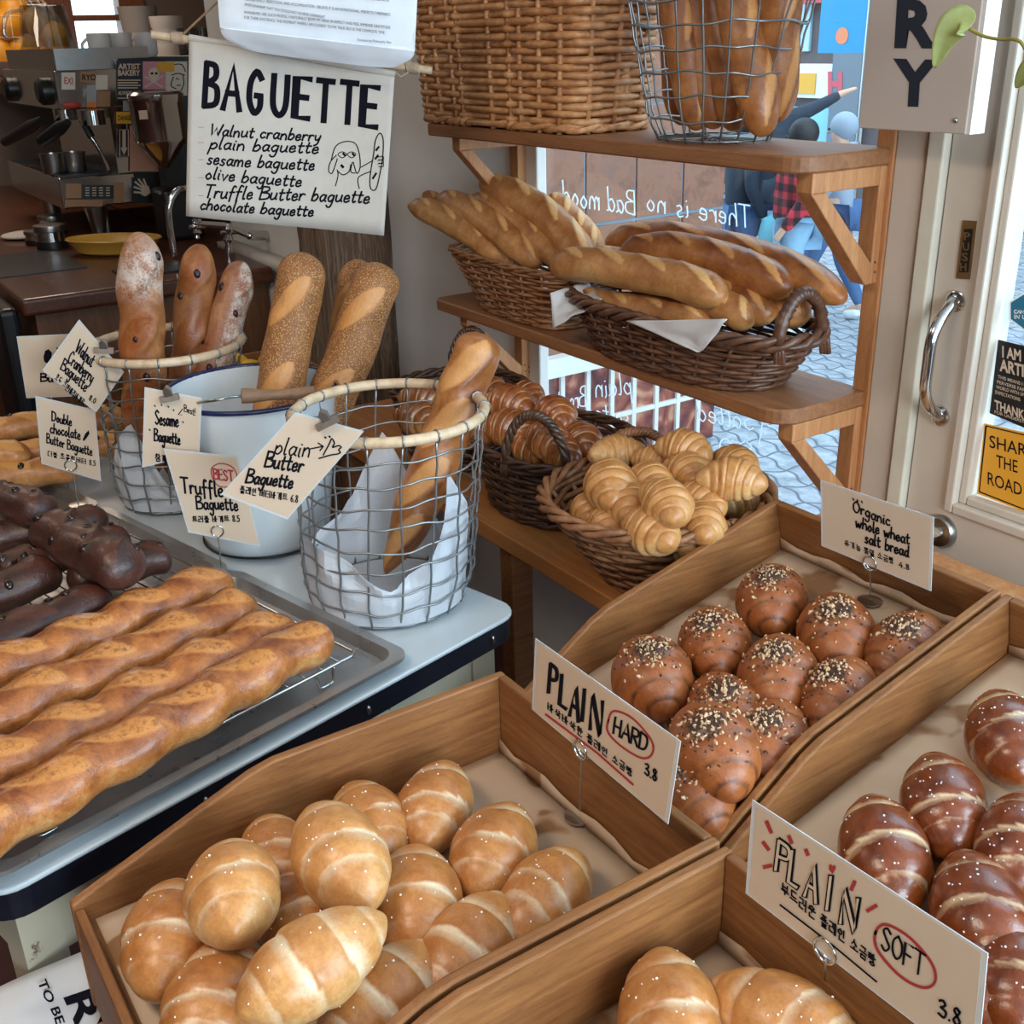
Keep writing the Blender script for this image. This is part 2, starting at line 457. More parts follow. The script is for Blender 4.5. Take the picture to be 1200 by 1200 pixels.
# ------------------------------------------------------------------ bread
from mathutils import noise as MN
def sstep(a, b, x):
    t = max(0.0, min(1.0, (x - a) / (b - a))) if b != a else float(x > a)
    return t * t * (3 - 2 * t)
def crust(name, dark, mid, light, cutc, rough=.4, coat=.2, cutrough=.6, bumpk=.25, speck=None, flour=False, crease=None, scale=28, topdark=.35, patch=None, pth=.22, freckle=False):
    t = NT(name); vec = t.coord()
    n = t.noise(vec, scale, 5, .6, .4); n2 = t.noise(vec, scale * 5, 4, .6)
    top = t.attr('top')
    f = t.math('ADD', t.math('MULTIPLY', n, .75), t.math('MULTIPLY', top, topdark))
    c = t.ramp(f, [(.30, light), (.52, mid), (.78, dark)])
    c = t.mix(1.0, c, t.ramp(n2, [(.3, (.82, .78, .74)), (.6, (1, 1, 1))]), 'MULTIPLY')
    cut = t.attr('cut')
    n3 = t.noise(vec, scale * 2.2, 5, .65, 1.0)
    cf = t.ramp(t.math('ADD', cut, t.math('MULTIPLY', t.math('SUBTRACT', n3, .5), .7)), [(.26, (0, 0, 0)), (.80, (1, 1, 1))])
    c2 = t.mix(t.ramp(n3, [(.35, (0, 0, 0)), (.7, (1, 1, 1))]), cutc, tuple(a * .62 + b * .38 for a, b in zip(cutc, mid)))
    c = t.mix(cf, c, c2)
    if crease: c = t.mix(t.math('MULTIPLY', t.attr('crease'), t.ramp(n3, [(.3, (.35, .35, .35)), (.65, (1, 1, 1))])), c, crease)
    n4 = t.noise(vec, scale * 16, 3, .6)
    c = t.mix(1.0, c, t.ramp(n4, [(.3, (.86, .84, .82)), (.62, (1.0, 1.0, 1.0))]), 'MULTIPLY')
    if freckle: c = t.mix(t.ramp(t.noise(vec, 240, 3, .6), [(.64, (0, 0, 0)), (.72, (.7, .7, .7))]), c, rgb(64, 36, 24))
    if patch: c = t.mix(t.ramp(t.math('MULTIPLY', t.attr('patch'), t.noise(vec, 95, 6, .75)), [(pth, (0, 0, 0)), (pth + .14, (1, 1, 1))]), c, patch)
    h = t.math('ADD', t.math('ADD', n2, t.math('MULTIPLY', n3, .6)), t.math('MULTIPLY', n4, .5))
    if speck:
        v = t.vor(vec, 330); vm = t.ramp(v, [(.30, (1, 1, 1)), (.5, (0, 0, 0))])
        vc = t.vor(vec, 330, out='Color')
        sm = t.math('MULTIPLY', t.math('SUBTRACT', 1.0, cf), 1.0)
        spc = t.mix(vc, speck, tuple(min(1, x * 1.5) for x in speck[:3]) + (1,))
        c = t.mix(t.math('MULTIPLY', vm, sm), c, spc)
        h = t.math('ADD', h, t.math('MULTIPLY', t.math('MULTIPLY', vm, sm), 1.6))
    if flour:
        fl = t.math('MULTIPLY', t.attr('flour'), t.ramp(t.math('ADD', t.math('MULTIPLY', t.noise(vec, 260, 5, .75), .5), t.math('MULTIPLY', t.noise(vec, 34, 3, .6), .5)), [(.42, (0, 0, 0)), (.58, (.85, .85, .85))]))
        c = t.mix(fl, c, rgb(214, 200, 186))
    t.col(c); t.bump(h, bumpk, .0018)
    t.set(rough=t.ramp(cf, [(0, (rough,) * 3), (1, (cutrough,) * 3)]), coat=coat, coatr=.25, sss=.0)
    return t.m
M_plain = crust('plain_roll_crust', rgb(166, 96, 44), rgb(204, 140, 78), rgb(224, 176, 116), rgb(238, 218, 184), .36, .12, .5, .22, scale=20, topdark=.30)
M_pale = crust('pale_roll_crust', rgb(182, 114, 58), rgb(212, 152, 90), rgb(226, 184, 126), rgb(234, 214, 180), .36, .12, .5, .22, scale=20, topdark=.26)
M_wheat = crust('wholewheat_crust', rgb(138, 72, 32), rgb(174, 100, 50), rgb(192, 120, 66), rgb(186, 118, 62), .42, .08, .5, .3, crease=rgb(56, 28, 14), scale=24, patch=rgb(70, 42, 28), pth=.28, freckle=True)
M_pretzel = crust('pretzel_crust', rgb(92, 36, 12), rgb(144, 70, 28), rgb(198, 126, 64), rgb(230, 200, 158), .24, .4, .45, .25, scale=26, topdark=.34)
M_croil = crust('pale_croissant_crust', rgb(168, 100, 46), rgb(206, 146, 84), rgb(226, 180, 122), rgb(228, 182, 124), .38, .10, .45, .2, scale=24, topdark=.26)
M_croid = crust('brown_croissant_crust', rgb(128, 62, 28), rgb(176, 100, 50), rgb(214, 148, 88), rgb(240, 206, 150), .24, .35, .4, .25, scale=28, topdark=.30)
M_bag = crust('baguette_crust', rgb(156, 94, 46), rgb(200, 142, 84), rgb(226, 182, 124), rgb(222, 170, 108), .45, .06, .55, .3, scale=16, topdark=.26, crease=rgb(150, 88, 42))
M_bagdark = crust('dark_baguette_crust', rgb(130, 70, 32), rgb(184, 118, 62), rgb(218, 166, 106), rgb(206, 146, 84), .40, .12, .5, .3, scale=16, topdark=.30, crease=rgb(104, 50, 22))
M_ses = crust('sesame_crust', rgb(140, 84, 40), rgb(160, 102, 54), rgb(178, 122, 72), rgb(204, 140, 74), .5, 0, .4, .8, speck=rgb(192, 142, 88), scale=20)
M_waln = crust('walnut_crust', rgb(138, 78, 40), rgb(188, 126, 74), rgb(218, 172, 124), rgb(140, 72, 32), .5, 0, .36, .5, flour=True, scale=18)
M_truf = crust('truffle_crust', rgb(124, 58, 22), rgb(196, 120, 56), rgb(228, 176, 112), rgb(208, 140, 72), .24, .55, .24, 1.0, scale=30, topdark=.28, crease=rgb(104, 46, 18), patch=rgb(118, 58, 22), pth=.31)
M_choc = crust('chocolate_crust', rgb(56, 30, 22), rgb(82, 46, 36), rgb(112, 70, 56), rgb(80, 42, 28), .34, .25, .34, .8, scale=26)
M_olive = crust('olive_bread_crust', rgb(176, 108, 50), rgb(212, 152, 92), rgb(230, 186, 132), rgb(214, 154, 80), .38, .12, .4, .35, scale=24)
M_saltgrain = plain('salt_grain', rgb(240, 236, 230), .3)
M_seed = plain('pale_seed', rgb(206, 170, 132), .5, .25, 400)
M_seedd = plain('dark_seed', rgb(66, 48, 38), .5, .3, 400)
M_chip = plain('chocolate_chip', rgb(30, 16, 12), .25, coat=.3)
M_olivep = plain('black_olive', rgb(34, 24, 30), .25, coat=.3)

def roll_fn(L, R, seed, kind):
    r_ = random.Random(seed)
    ph = r_.uniform(0, 6.28); sk = r_.uniform(.09, .15)
    tp = [r_.uniform(.12, .24), r_.uniform(.54, .66), r_.uniform(.84, .9)]
    tn = [r_.uniform(.30, .42), r_.uniform(.70, .80), r_.uniform(.90, .94)]
    ip = [r_.uniform(.75, 1.0), r_.uniform(.35, .9), .3]; im = [r_.uniform(.5, 1.0), r_.uniform(.3, .7), .2]
    egg = r_.uniform(.06, .16); lump = r_.uniform(0, 50)
    w = .24 if kind == 'plain' else (.17 if kind == 'pretzel' else .05)
    drop = .065 if kind != 'wheat' else .085
    def fn(u, v):
        s = 2 * u - 1
        a = 2 * PI * v
        s2 = s + sk * sin(a + ph) * (1 - abs(s)) * 1.3 + .025 * MN.noise(V((s * 2.5, cos(a), sin(a) + lump)))
        q = abs(s2); T, I_ = (tp, ip) if s2 > 0 else (tn, im)
        rr = max(0.0, 1 - min(1, abs(s)) ** 2.15) ** .60
        k = 0; dl = 0.0; pale = 0.0; cre = 0.0
        lo = -T[0]
        for tk, it in zip(T, I_):
            dl += drop * sstep(tk - .015, tk + .035, q)
            d = q - tk
            ang_ = .62 + .6 * MN.noise(V((cos(a) * 1.3 + tk * 9, sin(a) * 1.3, lump)))
            if -.02 < d < w * 1.6: pale = max(pale, it * min(1, ang_ + .25) * sstep(-.012, .015, d) * (1 - .45 * sstep(.02, w * .6, d)) * (1 - sstep(w * .6, w * 1.3, d)))
            cre = max(cre, math.exp(-((d - .012) / .020) ** 2))
        edges = [-T[0]] + T + [1.02]
        for e0, e1 in zip(edges, edges[1:]):
            if e0 <= q < e1: dl -= .045 * sin(PI * (q - max(e0, -q if e0 < 0 else e0)) / (e1 - e0)) if e0 > 0 else .03 * (1 - (q / e1) ** 2)
        rad = R * rr * (1 - dl) * (1 + egg * s) * (1 + .03 * MN.noise(V((s * 1.7 + lump, cos(a) * .8, sin(a) * .8))))
        y, z = rad * cos(a), rad * sin(a) * .93
        zb = -.66 * R
        if z < zb: z = zb + (z - zb) * .25
        fade = sstep(.02, .12, 1 - abs(s))
        return V((s * L / 2, y, z)), pale * fade * sstep(-.9, -.2, sin(a)), cre * fade, (z / R + .6) / 1.6 - .35 * max(0, abs(s) - .55)
    return fn
def roll_mesh(name, L, R, seed, kind, mat):
    fn = roll_fn(L, R, seed, kind)
    nu, nv = 64, 44
    vs, cut, cre, top, pat = [], [], [], [], []
    for i in range(nu):
        u = .5 - .5 * cos(PI * (.004 + .992 * i / (nu - 1)))
        for j in range(nv):
            p, c, k, t = fn(u, j / nv); vs.append(p); cut.append(c); cre.append(k); top.append(t); pat.append(math.exp(-((u - .54) / .19) ** 2 - ((j / nv - .25) / .115) ** 2))
    fs = [(i * nv + j, i * nv + (j + 1) % nv, (i + 1) * nv + (j + 1) % nv, (i + 1) * nv + j)[::-1] for i in range(nu - 1) for j in range(nv)]
    fs += [tuple(range(nv)), tuple((nu - 1) * nv + j for j in range(nv))[::-1]]
    mb = MB().add(vs, fs, 0, cut=cut, crease=cre, top=top, patch=pat)
    return mb.mesh(name, mat, 'all'), fn
def grains_mesh(fn, seed, n, kind):
    r_ = random.Random(seed); mb = MB()
    for k in range(n):
        if kind == 'salt': u, v = r_.gauss(.5, .2), r_.gauss(.27, .10)
        else: u, v = r_.gauss(.54, .10), r_.gauss(.25, .055)
        if kind == 'seed' and r_.random() < .12: u, v = r_.uniform(.15, .85), r_.uniform(.05, .45)
        p = fn(max(.06, min(.94, u)), v)[0]
        M = Euler((r_.uniform(0, 6), r_.uniform(0, 6), r_.uniform(0, 6))).to_matrix()
        if kind == 'salt': mb.box(p, [r_.uniform(.0008, .0019) for _ in range(3)], M)
        else:
            q = r_.random()
            s_ = r_.uniform(.0012, .0020) if q < .90 else .0027
            mb.ball(p, s_, 5, 3, M, 1 if q < .48 else 0, (1.7, .9, .6))
    return mb.mesh('grains', [M_saltgrain] if kind == 'salt' else [M_seed, M_seedd], kind != 'salt')
ROLL = {}
for kind, mat, nm in (('plain', M_plain, 'salt_bread'), ('pale', M_pale, 'salt_bread'), ('wheat', M_wheat, 'wholewheat_bread'), ('pretzel', M_pretzel, 'pretzel_bread')):
    ROLL[kind] = []; kd = kind; kind = 'plain' if kind == 'pale' else kind
    for sd in range(5):
        L = (.150 if kind == 'plain' else .136) + .006 * (sd % 3); R = .0445 if kind != 'wheat' else .0475
        if kind == 'pretzel': L += .008; R += .001
        me, fn = roll_mesh(nm, L, R, 11 + sd * 7 + len(kind), kind, mat)
        g = grains_mesh(fn, sd + 3, 200 if kind == 'wheat' else (14 if kind == 'plain' else 26), 'seed' if kind == 'wheat' else 'salt')
        ROLL[kd].append((nm, me, g, R))
def img_yaw(px, py, z, dx, dy, M=None):
    a, b = at(px, py, Z=z), at(px + dx * .2, py + dy * .2, Z=z)
    return math.atan2((b - a).y, (b - a).x)
def put_roll(kind, i, pos, yaw, tilt, rollx, label, group, scale=1.0):
    nm, me, g, R = ROLL[kind][i % 5]
    o = bpy.data.objects.new(nm, me); COL.objects.link(o)
    o.location = pos; o.rotation_euler = Euler((rollx, tilt, yaw), 'XYZ'); o.scale = (scale,) * 3
    tag(o, label, 'bread', group)
    c = bpy.data.objects.new('seed_topping' if kind == 'wheat' else 'salt_crystals', g); COL.objects.link(c)
    c.parent = o; c['kind'] = 'stuff'
    return o

# crescent rolls
def croissant_mesh(name, seed, mat, L=.120, R=.038, bend=1.1, nseg=3):
    r_ = random.Random(seed); lump = r_.uniform(0, 60)
    nu, nv = 72, 32
    T = [(.15 + .27 * k) * r_.uniform(.95, 1.05) for k in range(nseg)]
    vs, cut, top = [], [], []
    rad0 = L / bend
    for i in range(nu):
        s = -1 + 2 * (i + .15) / (nu - .7)
        th = s * bend / 2
        cx, cy = rad0 * sin(th), rad0 * cos(th) - rad0
        tx, ty = cos(th), -sin(th)
        for j in range(nv):
            a = 2 * PI * j / nv
            s2 = s + .05 * sin(a + lump) * (1 - abs(s)); q = abs(s2)
            rr = (1 - abs(s) ** 2.1) ** .62 * .85 + .15 * max(0, 1 - abs(s) ** 8)
            dl = 0; pale = 0
            for k, tk in enumerate(T):
                dl += .10 * sstep(tk - .012, tk + .03, q); d = q - tk
                pale = max(pale, sstep(-.015, .01, d) * (1 - sstep(.03, .13, d)) * (.55 + .6 * MN.noise(V((cos(a) * 1.5 + tk * 7, sin(a) * 1.5, lump)))))
            ed = [-T[0]] + T + [1.0]
            for e0, e1 in zip(ed, ed[1:]):
                if e0 <= q < e1 and e0 > 0: dl -= .11 * sin(PI * (q - e0) / (e1 - e0))
            rad = R * rr * (1 - dl) * (1 + .06 * MN.noise(V((s * 2 + lump, cos(a), sin(a)))))
            y, z = rad * cos(a) * 1.05, rad * sin(a)
            if z < -.7 * R: z = -.7 * R + (z + .7 * R) * .3
            vs.append(V((cx - ty * y * 1.0, cy + tx * y, z)))
            cut.append(pale * sstep(-.8, -.1, sin(a))); top.append((z / R + .5) / 1.5)
    fs = [(i * nv + j, i * nv + (j + 1) % nv, (i + 1) * nv + (j + 1) % nv, (i + 1) * nv + j)[::-1] for i in range(nu - 1) for j in range(nv)]
    fs += [tuple(range(nv)), tuple((nu - 1) * nv + j for j in range(nv))[::-1]]
    return MB().add(vs, fs, 0, cut=cut, top=top).mesh(name, mat, 'all')
CRL = [croissant_mesh('croissant', 3 + k, M_croil, bend=b_) for k, b_ in enumerate((.9, 1.5, .5, 1.2))]
CRD = [croissant_mesh('croissant', 23 + k, M_croid, L=.126, R=.040, bend=b_) for k, b_ in enumerate((.7, 1.2, .4))]
def put_croissant(me, pos, yaw, tilt, rollx, label, group, scale=1.0):
    o = bpy.data.objects.new('croissant', me); COL.objects.link(o)
    o.location = pos; o.rotation_euler = Euler((rollx, tilt, yaw), 'XYZ'); o.scale = (scale,) * 3
    return tag(o, label, 'croissant', group)

# long loaves between two points
INC = {}
def loaf(name, label, cat, group, p0, p1, r, mat, bend=(0, 0, 0), up=(0, 0, 1), seed=0, tip0=.6, tip1=.6, round0=2.2, round1=2.2,
         cuts=4, cutw=.36, lumps=0.0, nl=4, face=0.0, inc=None, ninc=0, flour=None, flat=.9, taper=0.0, wob=.04, cutlen=1.45, ear=.10):
    """tapering loaf; face = angle from 'up' round the loaf where the slashes sit"""
    r_ = random.Random(seed); lump = r_.uniform(0, 90)
    p0, p1, up = V(p0), V(p1), V(up); L = (p1 - p0).length; bend = V(bend)
    nu, nv = 100, 36
    cl = [((k + .6) / (cuts + .2), .62 / max(1, cuts) * cutlen) for k in range(cuts)]
    def surf(s, a):
        c = p0.lerp(p1, s) + bend * (4 * s * (1 - s)) + V((MN.noise(V((s * 3, lump, 0))), MN.noise(V((s * 3, lump, 5))), MN.noise(V((s * 3, lump, 9))))) * r * wob
        t = (p1 - p0) + bend * (4 - 8 * s); t.normalize()
        sd = t.cross(up).normalized(); u2 = sd.cross(t).normalized()
        e0 = min(1, s / (tip0 * .5)); e1 = min(1, (1 - s) / (tip1 * .5))
        rr = (1 - (1 - e0) ** round0) ** (.5 if round0 > 2 else .75) * (1 - (1 - e1) ** round1) ** (.5 if round1 > 2 else .75)
        rr *= 1 - taper * s
        cut = 0.0; add = 0.0; cre = 0.0
        da = (a - face + PI) % (2 * PI) - PI
        for sc_, ln in cl:
            q = (s - sc_) / ln
            vc = q * 1.1
            wv = cutw * max(0.0, 1 - q * q * 3.2) ** .5 if q * q * 3.2 < 1 else 0
            if wv > .02:
                d = abs(da - vc) / wv
                cut = max(cut, 1 - sstep(.45, 1.12, d))
                cre = max(cre, math.exp(-((da - vc - wv) / .13) ** 2) * max(0, 1 - q * q * 3.2))
                add += ear * (math.exp(-((da - vc - wv) / .14) ** 2)) * (1 - q * q * 3.2) + .04 * (1 - min(1, d)) 
        if lumps: add += lumps * cos(2 * PI * (nl * s) + a * 1.0 + lump)
        add += .06 * MN.noise(V((s * L * 22 + lump, cos(a) * 1.2, sin(a) * 1.2)))
        rad = max(.0006, r * rr * (1 + add))
        v = sd * (sin(a) * rad) + u2 * (cos(a) * rad * flat)
        return c + v, cut, .5 + .5 * cos(a), da, cre
    vs, cut, top, fl, crs, pat = [], [], [], [], [], []
    for i in range(nu):
        s = .5 - .5 * cos(PI * (i + .02) / (nu - .96)); s = .55 * s + .45 * i / (nu - 1)
        s = max(.0015, min(.9985, s))
        for j in range(nv):
            p, c, t, da, cr = surf(s, 2 * PI * j / nv); vs.append(p); crs.append(cr); pat.append(max(c * .66, .60 * t * t)); cut.append(c); top.append(t)
            fl.append(flour(s, da) if flour else 0.0)
    fs = [(i * nv + j, i * nv + (j + 1) % nv, (i + 1) * nv + (j + 1) % nv, (i + 1) * nv + j) for i in range(nu - 1) for j in range(nv)]
    fs += [tuple(range(nv))[::-1], tuple((nu - 1) * nv + j for j in range(nv))]
    mb = MB().add(vs, fs, 0, cut=cut, top=top, flour=fl, crease=crs, patch=pat)
    cen = (p0 + p1) / 2
    o = mb.build(name, mat, None, 'all', org=cen)
    tag(o, label, cat, group)
    if inc:
        nm, im = inc
        if nm not in INC: INC[nm] = [MB().ball((0, 0, 0), .0062 * s_, 9, 6, None, 0, (1.25, .9, .55)).mesh(nm, im) for s_ in (.8, 1, 1.2)]
        for k in range(ninc):
            s = .06 + .9 * (k + r_.uniform(.2, .8)) / ninc; a = face + r_.gauss(0, .75)
            p = surf(s, a)[0]; q = surf(s, a + .1)[0]; w = surf(min(.99, s + .02), a)[0]
            nn = (w - p).cross(q - p).normalized()
            c = bpy.data.objects.new(nm, INC[nm][k % 3]); COL.objects.link(c)
            c.parent = o; c.location = p - cen; c.rotation_euler = nn.to_track_quat('Z', 'X').to_euler()
    return o
# ------------------------------------------------------------------ baskets
def wick_mat(name, a, b, c, rough=.45):
    t = NT(name); vec = t.coord()
    n = t.noise(vec, 60, 3); n2 = t.noise(vec, 9, 2)
    col = t.ramp(t.math('ADD', t.math('MULTIPLY', n, .6), t.math('MULTIPLY', n2, .5)), [(.35, a), (.55, b), (.75, c)])
    t.col(col); t.bump(t.noise(vec, 300, 2), .2, .0006); t.set(rough=rough); return t.m
M_wk_honey = wick_mat('honey_wicker', rgb(138, 86, 48), rgb(184, 126, 78), rgb(212, 160, 110))
M_wk_mid = wick_mat('brown_wicker', rgb(100, 62, 38), rgb(140, 92, 58), rgb(168, 118, 80))
M_wk_dark = wick_mat('dark_wicker', rgb(64, 38, 26), rgb(94, 60, 42), rgb(126, 86, 62), .38)
M_wk_deep = wick_mat('deep_brown_wicker', rgb(50, 32, 24), rgb(78, 52, 38), rgb(112, 80, 60), .33)
M_rattan = wick_mat('pale_rattan', rgb(176, 146, 112), rgb(206, 178, 144), rgb(222, 200, 170))

def ring_fn(rx0, ry0, rx1, ry1, e=2.0, off=(0, 0), rise=0.0):
    """closed curve at height fraction h; superellipse exponent e; rise lifts the two short ends of the rim"""
    def f(h, a):
        c, s = cos(a), sin(a)
        x = math.copysign(abs(c) ** (2 / e), c); y = math.copysign(abs(s) ** (2 / e), s)
        hx = rx0 + (rx1 - rx0) * h; hy = ry0 + (ry1 - ry0) * h
        return V((x * hx + off[0] * h, y * hy + off[1] * h, 0)), rise * (x * x) * h
    return f
def even_angles(f, h, n):
    """angles spaced evenly along the curve"""
    K = 720; pts = [f(h, 2 * PI * k / K)[0] for k in range(K + 1)]
    d = [0.0]
    for k in range(K): d.append(d[-1] + (pts[k + 1] - pts[k]).length)
    out = []; j = 0
    for i in range(n):
        t = d[-1] * i / n
        while d[j + 1] < t: j += 1
        out.append(2 * PI * (j + (t - d[j]) / max(1e-9, d[j + 1] - d[j])) / K)
    return out
def wicker(name, label, loc, f, H, rows, stakes, mat, yaw=0.0, amp=.0045, rod=None, tilt=None, handles=(), rim_r=.009, cat='basket', group=None, hmat=None, base_r=.007, wrap=False):
    t = thing(name, label, cat, loc, group)
    R = rz(yaw)
    if tilt: R = R @ tilt
    loc = V(loc)
    rod = rod or H / rows * .52
    def W(p): return loc + R @ p
    ang = even_angles(f, .6, stakes * 4)
    def pt(h, a, o=0.0):
        p, rise = f(h, a); q = f(h, a + .01)[0] - f(h, a - .01)[0]
        nrm = V((q.y, -q.x, 0)); nrm = nrm.normalized() if nrm.length > 1e-9 else V((1, 0, 0))
        return V((p.x + nrm.x * o, p.y + nrm.y * o, h * H + rise))
    mb = MB(); r_ = random.Random(len(label))
    for i in range(rows):
        h = (i + .6) / rows
        jit = r_.uniform(-.15, .15) * rod
        pts = [W(pt(h, a, amp * cos(PI * k / 4 + PI * i)) + V((0, 0, jit + .12 * rod * sin(k * .37 + i)))) for k, a in enumerate(ang)]
        mb.tube(pts, rod * r_.uniform(.9, 1.08), 5, closed=True)
    mb.build('weave', mat, t, 'all')
    mb = MB()
    for k in range(stakes):
        a = ang[k * 4]
        mb.tube([W(pt(h, a, 0)) for h in (0, .25, .5, .75, 1.0)], rod * .85, 5)
    mb.build('stakes', mat, t, 'all')
    mb = MB(); M = 150
    a2 = even_angles(f, 1.0, M)
    tw = round(stakes * .5)
    for s in range(3):
        pts = []
        for k, a in enumerate(a2):
            w = 2 * PI * (tw * k / M + s / 3)
            pts.append(W(pt(1.0, a, cos(w) * rim_r * .75) + V((0, 0, sin(w) * rim_r * .75))))
        mb.tube(pts, rim_r * .62, 6, closed=True)
    mb.build('rim', mat, t, 'all')
    mb = MB()
    for s in range(2):
        pts = [W(pt(.02, a, base_r * .6 * cos(PI * (tw * 2 * k / M + s)) + .001) + V((0, 0, base_r * .5 * sin(PI * (tw * 2 * k / M + s)) + .004))) for k, a in enumerate(a2)]
        mb.tube(pts, base_r * .7, 5, closed=True)
    n = 40
    vs = [W(pt(0, 2 * PI * k / n, -.002) + V((0, 0, .003))) for k in range(n)]
    mb.add(vs, [tuple(range(n))])
    mb.build('base', mat, t, 'all')
    for (a0, a1, hh, hr) in handles:
        A, B = pt(1.0, a0), pt(1.0, a1)
        hb = MB(); N = 40; mid = [A.lerp(B, k / N) + V((0, 0, hh * (4 * (k / N) * (1 - k / N)) ** .6)) for k in range(N + 1)]
        out = (A + B).normalized() * .012
        if wrap:
            hb.tube([W(p) for p in mid], [hr * (1 + .14 * cos(k * 2.4)) for k in range(N + 1)], 8)
        else:
            for s in range(3):
                pts = []
                for k, p in enumerate(mid):
                    w = 2 * PI * (k / N * 6 + s / 3)
                    tdir = (mid[min(N, k + 1)] - mid[max(0, k - 1)]).normalized()
                    b1 = tdir.orthogonal().normalized() if False else tdir.cross(V((A - B).cross(V((0, 0, 1)))).normalized()).normalized(); b2 = V((A - B).cross(V((0, 0, 1)))).normalized()
                    pts.append(W(p + (b1 * cos(w) + b2 * sin(w)) * hr * .55))
                hb.tube(pts, hr * .6, 6)
        for P_ in (A, B):
            for k in range(3): hb.tube([W(P_ + V((0.004 * (k - 1), 0.003 * (k - 1), .012))), W(P_ * 1.03 + V((.004 * (k - 1), .003 * (k - 1), -.035)))], hr * .45, 5)
        hb.build('handle', hmat or mat, t, 'all')
    return t

def wire_basket(name, label, c0, r0, c1, r1, nvert, nring, rim=True, group=None, wav=.004, seed=0, e=2.0, rimr=.0085, yaw=0, sy=1.0, clear=0.0):
    """c0/c1 = bottom and top centres, r0/r1 radii"""
    t = thing(name, label, 'basket', c0, group)
    c0, c1 = V(c0), V(c1); r_ = random.Random(seed); wr = .0019
    def pt(h, a, o=0):
        k = sstep(0, .16, h) ** .7
        r = (r0 + (r1 - r0) * h) * (1 - .10 * (1 - k)) + o
        c, s = cos(a), sin(a)
        x = math.copysign(abs(c) ** (2 / e), c) * r; y = math.copysign(abs(s) ** (2 / e), s) * r * sy
        return c0.lerp(c1, h) + rz(yaw) @ V((x, y, 0))
    mb = MB()
    for k in range(nvert):
        a = 2 * PI * k / nvert
        j = r_.uniform(-.02, .02)
        mb.tube([pt(h / 14, a + j * sin(h * .45), wav * .5 * sin(h * 2.2 + k)) for h in range(0, 15)], wr, 5)
    for i in range(nring):
        h = .01 if i == 0 else (i / nring) * 1.0
        f1, f2 = r_.uniform(0, 6), r_.uniform(0, 6)
        if i == nring and rim: continue
        mb.tube([pt(h, 2 * PI * k / 96, wav * .35 * sin(k * PI * nvert / 48)) + V((0, 0, wav * (sin(2 * PI * k / 96 * 3 + f1) + .6 * sin(2 * PI * k / 96 * nvert / 2 + f2)))) * (0 if i == 0 else 1) for k in range(96)], wr, 5, closed=True)
    for k in range(nvert // 2):
        a = 2 * PI * k / nvert
        A, B = pt(.01, a), pt(.01, a + PI); mb.tube([A, B], wr, 4)
    if rim:
            for k in range(nvert):
                a = 2 * PI * k / nvert; A = pt(1.0, a)
                n_ = (A - c1); n_.z = 0; n_.normalize()
                mb.tube([A + n_ * (rimr + .001) * cos(w) + V((0, 0, (rimr + .001) * sin(w))) for w in [2 * PI * q / 8 for q in range(8)]], wr * .9, 4, closed=True)
    mb.build('wire_mesh', M_wire, t, 'all')
    if rim:
        M_ = 96
        mb = MB().tube([pt(1.0, 2 * PI * k / M_) for k in range(M_)], rimr, 10, closed=True)
        mb.build('rattan_rim', M_rattan, t, 'all')
    else:
        mb = MB().tube([pt(1.0, 2 * PI * k / 96) for k in range(96)], wr * 1.6, 6, closed=True); mb.build('rim', M_wire, t, 'all')
    return t, pt
def crumpled(name, label, c, r, hfun, seed, zb=.006, grp=None):
    """crumpled greaseproof sheet standing inside a wire basket"""
    r_ = random.Random(seed); n = 72; rows = 14
    def fn(u, v):
        a = 2 * PI * u; h = hfun(a) * v
        fold = .035 * abs(((u * 9 + .3 * v) % 1) - .5) * (.3 + v) + .02 * MN.noise(V((u * 14, v * 3, seed)))
        rr = r * (.93 - fold * 3.2 * (.4 + v) ) + .012 * v
        return V(c) + V((rr * cos(a), rr * sin(a), zb + h))
    mb = MB().grid(fn, n, rows, closed_u=True)
    base = [V(c) + V((r * .88 * cos(2 * PI * k / 24), r * .88 * sin(2 * PI * k / 24), zb)) for k in range(24)]
    mb.add(base, [tuple(range(24))])
    o = mb.build(name, M_paperthin, None, False); md = o.modifiers.new('s', 'SOLIDIFY'); md.thickness = .0006
    return tag(o, label, 'paper', grp)
def mk_thin():
    t = NT('greaseproof_sheet'); t.col(rgb(226, 228, 232)); t.set(rough=.4, alpha=1.0)
    tr = t.node('ShaderNodeBsdfTranslucent'); tr.inputs[0].default_value = rgb(226, 228, 232)
    mx = t.node('ShaderNodeMixShader'); mx.inputs[0].default_value = .35
    t.link(t.b.outputs[0], mx.inputs[1]); t.link(tr.outputs[0], mx.inputs[2]); t.link(mx.outputs[0], t.n['Material Output'].inputs[0]); return t.m
M_paperthin = mk_thin()

# big hamper on the upper shelf
wicker('wicker_hamper', 'big square honey coloured wicker hamper on the left of the upper shelf', (-2.03, 1.392, ZU + .001),
       ring_fn(.285, .100, .315, .112, 9), .30, 22, 24, M_wk_honey, rim_r=.010, amp=.005, base_r=.009)
# long pale basket on the middle shelf
wicker('wicker_basket', 'tapered brown wicker basket at the left end of the middle shelf', (-1.985, 1.385, ZM + .001),
       ring_fn(.150, .078, .235, .112, 4, (-.02, 0)), .125, 17, 18, M_wk_mid, rim_r=.006, amp=.0045, base_r=.006)
wicker('handled_basket', 'long oval dark wicker basket with arched end handles on the right of the middle shelf', (-1.50, 1.372, ZM + .001),
       ring_fn(.215, .092, .290, .118, 2.7), .098, 12, 22, M_wk_dark, rim_r=.011, amp=.0045, base_r=.007,
       handles=((-.34, .34, .075, .011), (PI - .34, PI + .34, .06, .011)), wrap=True)
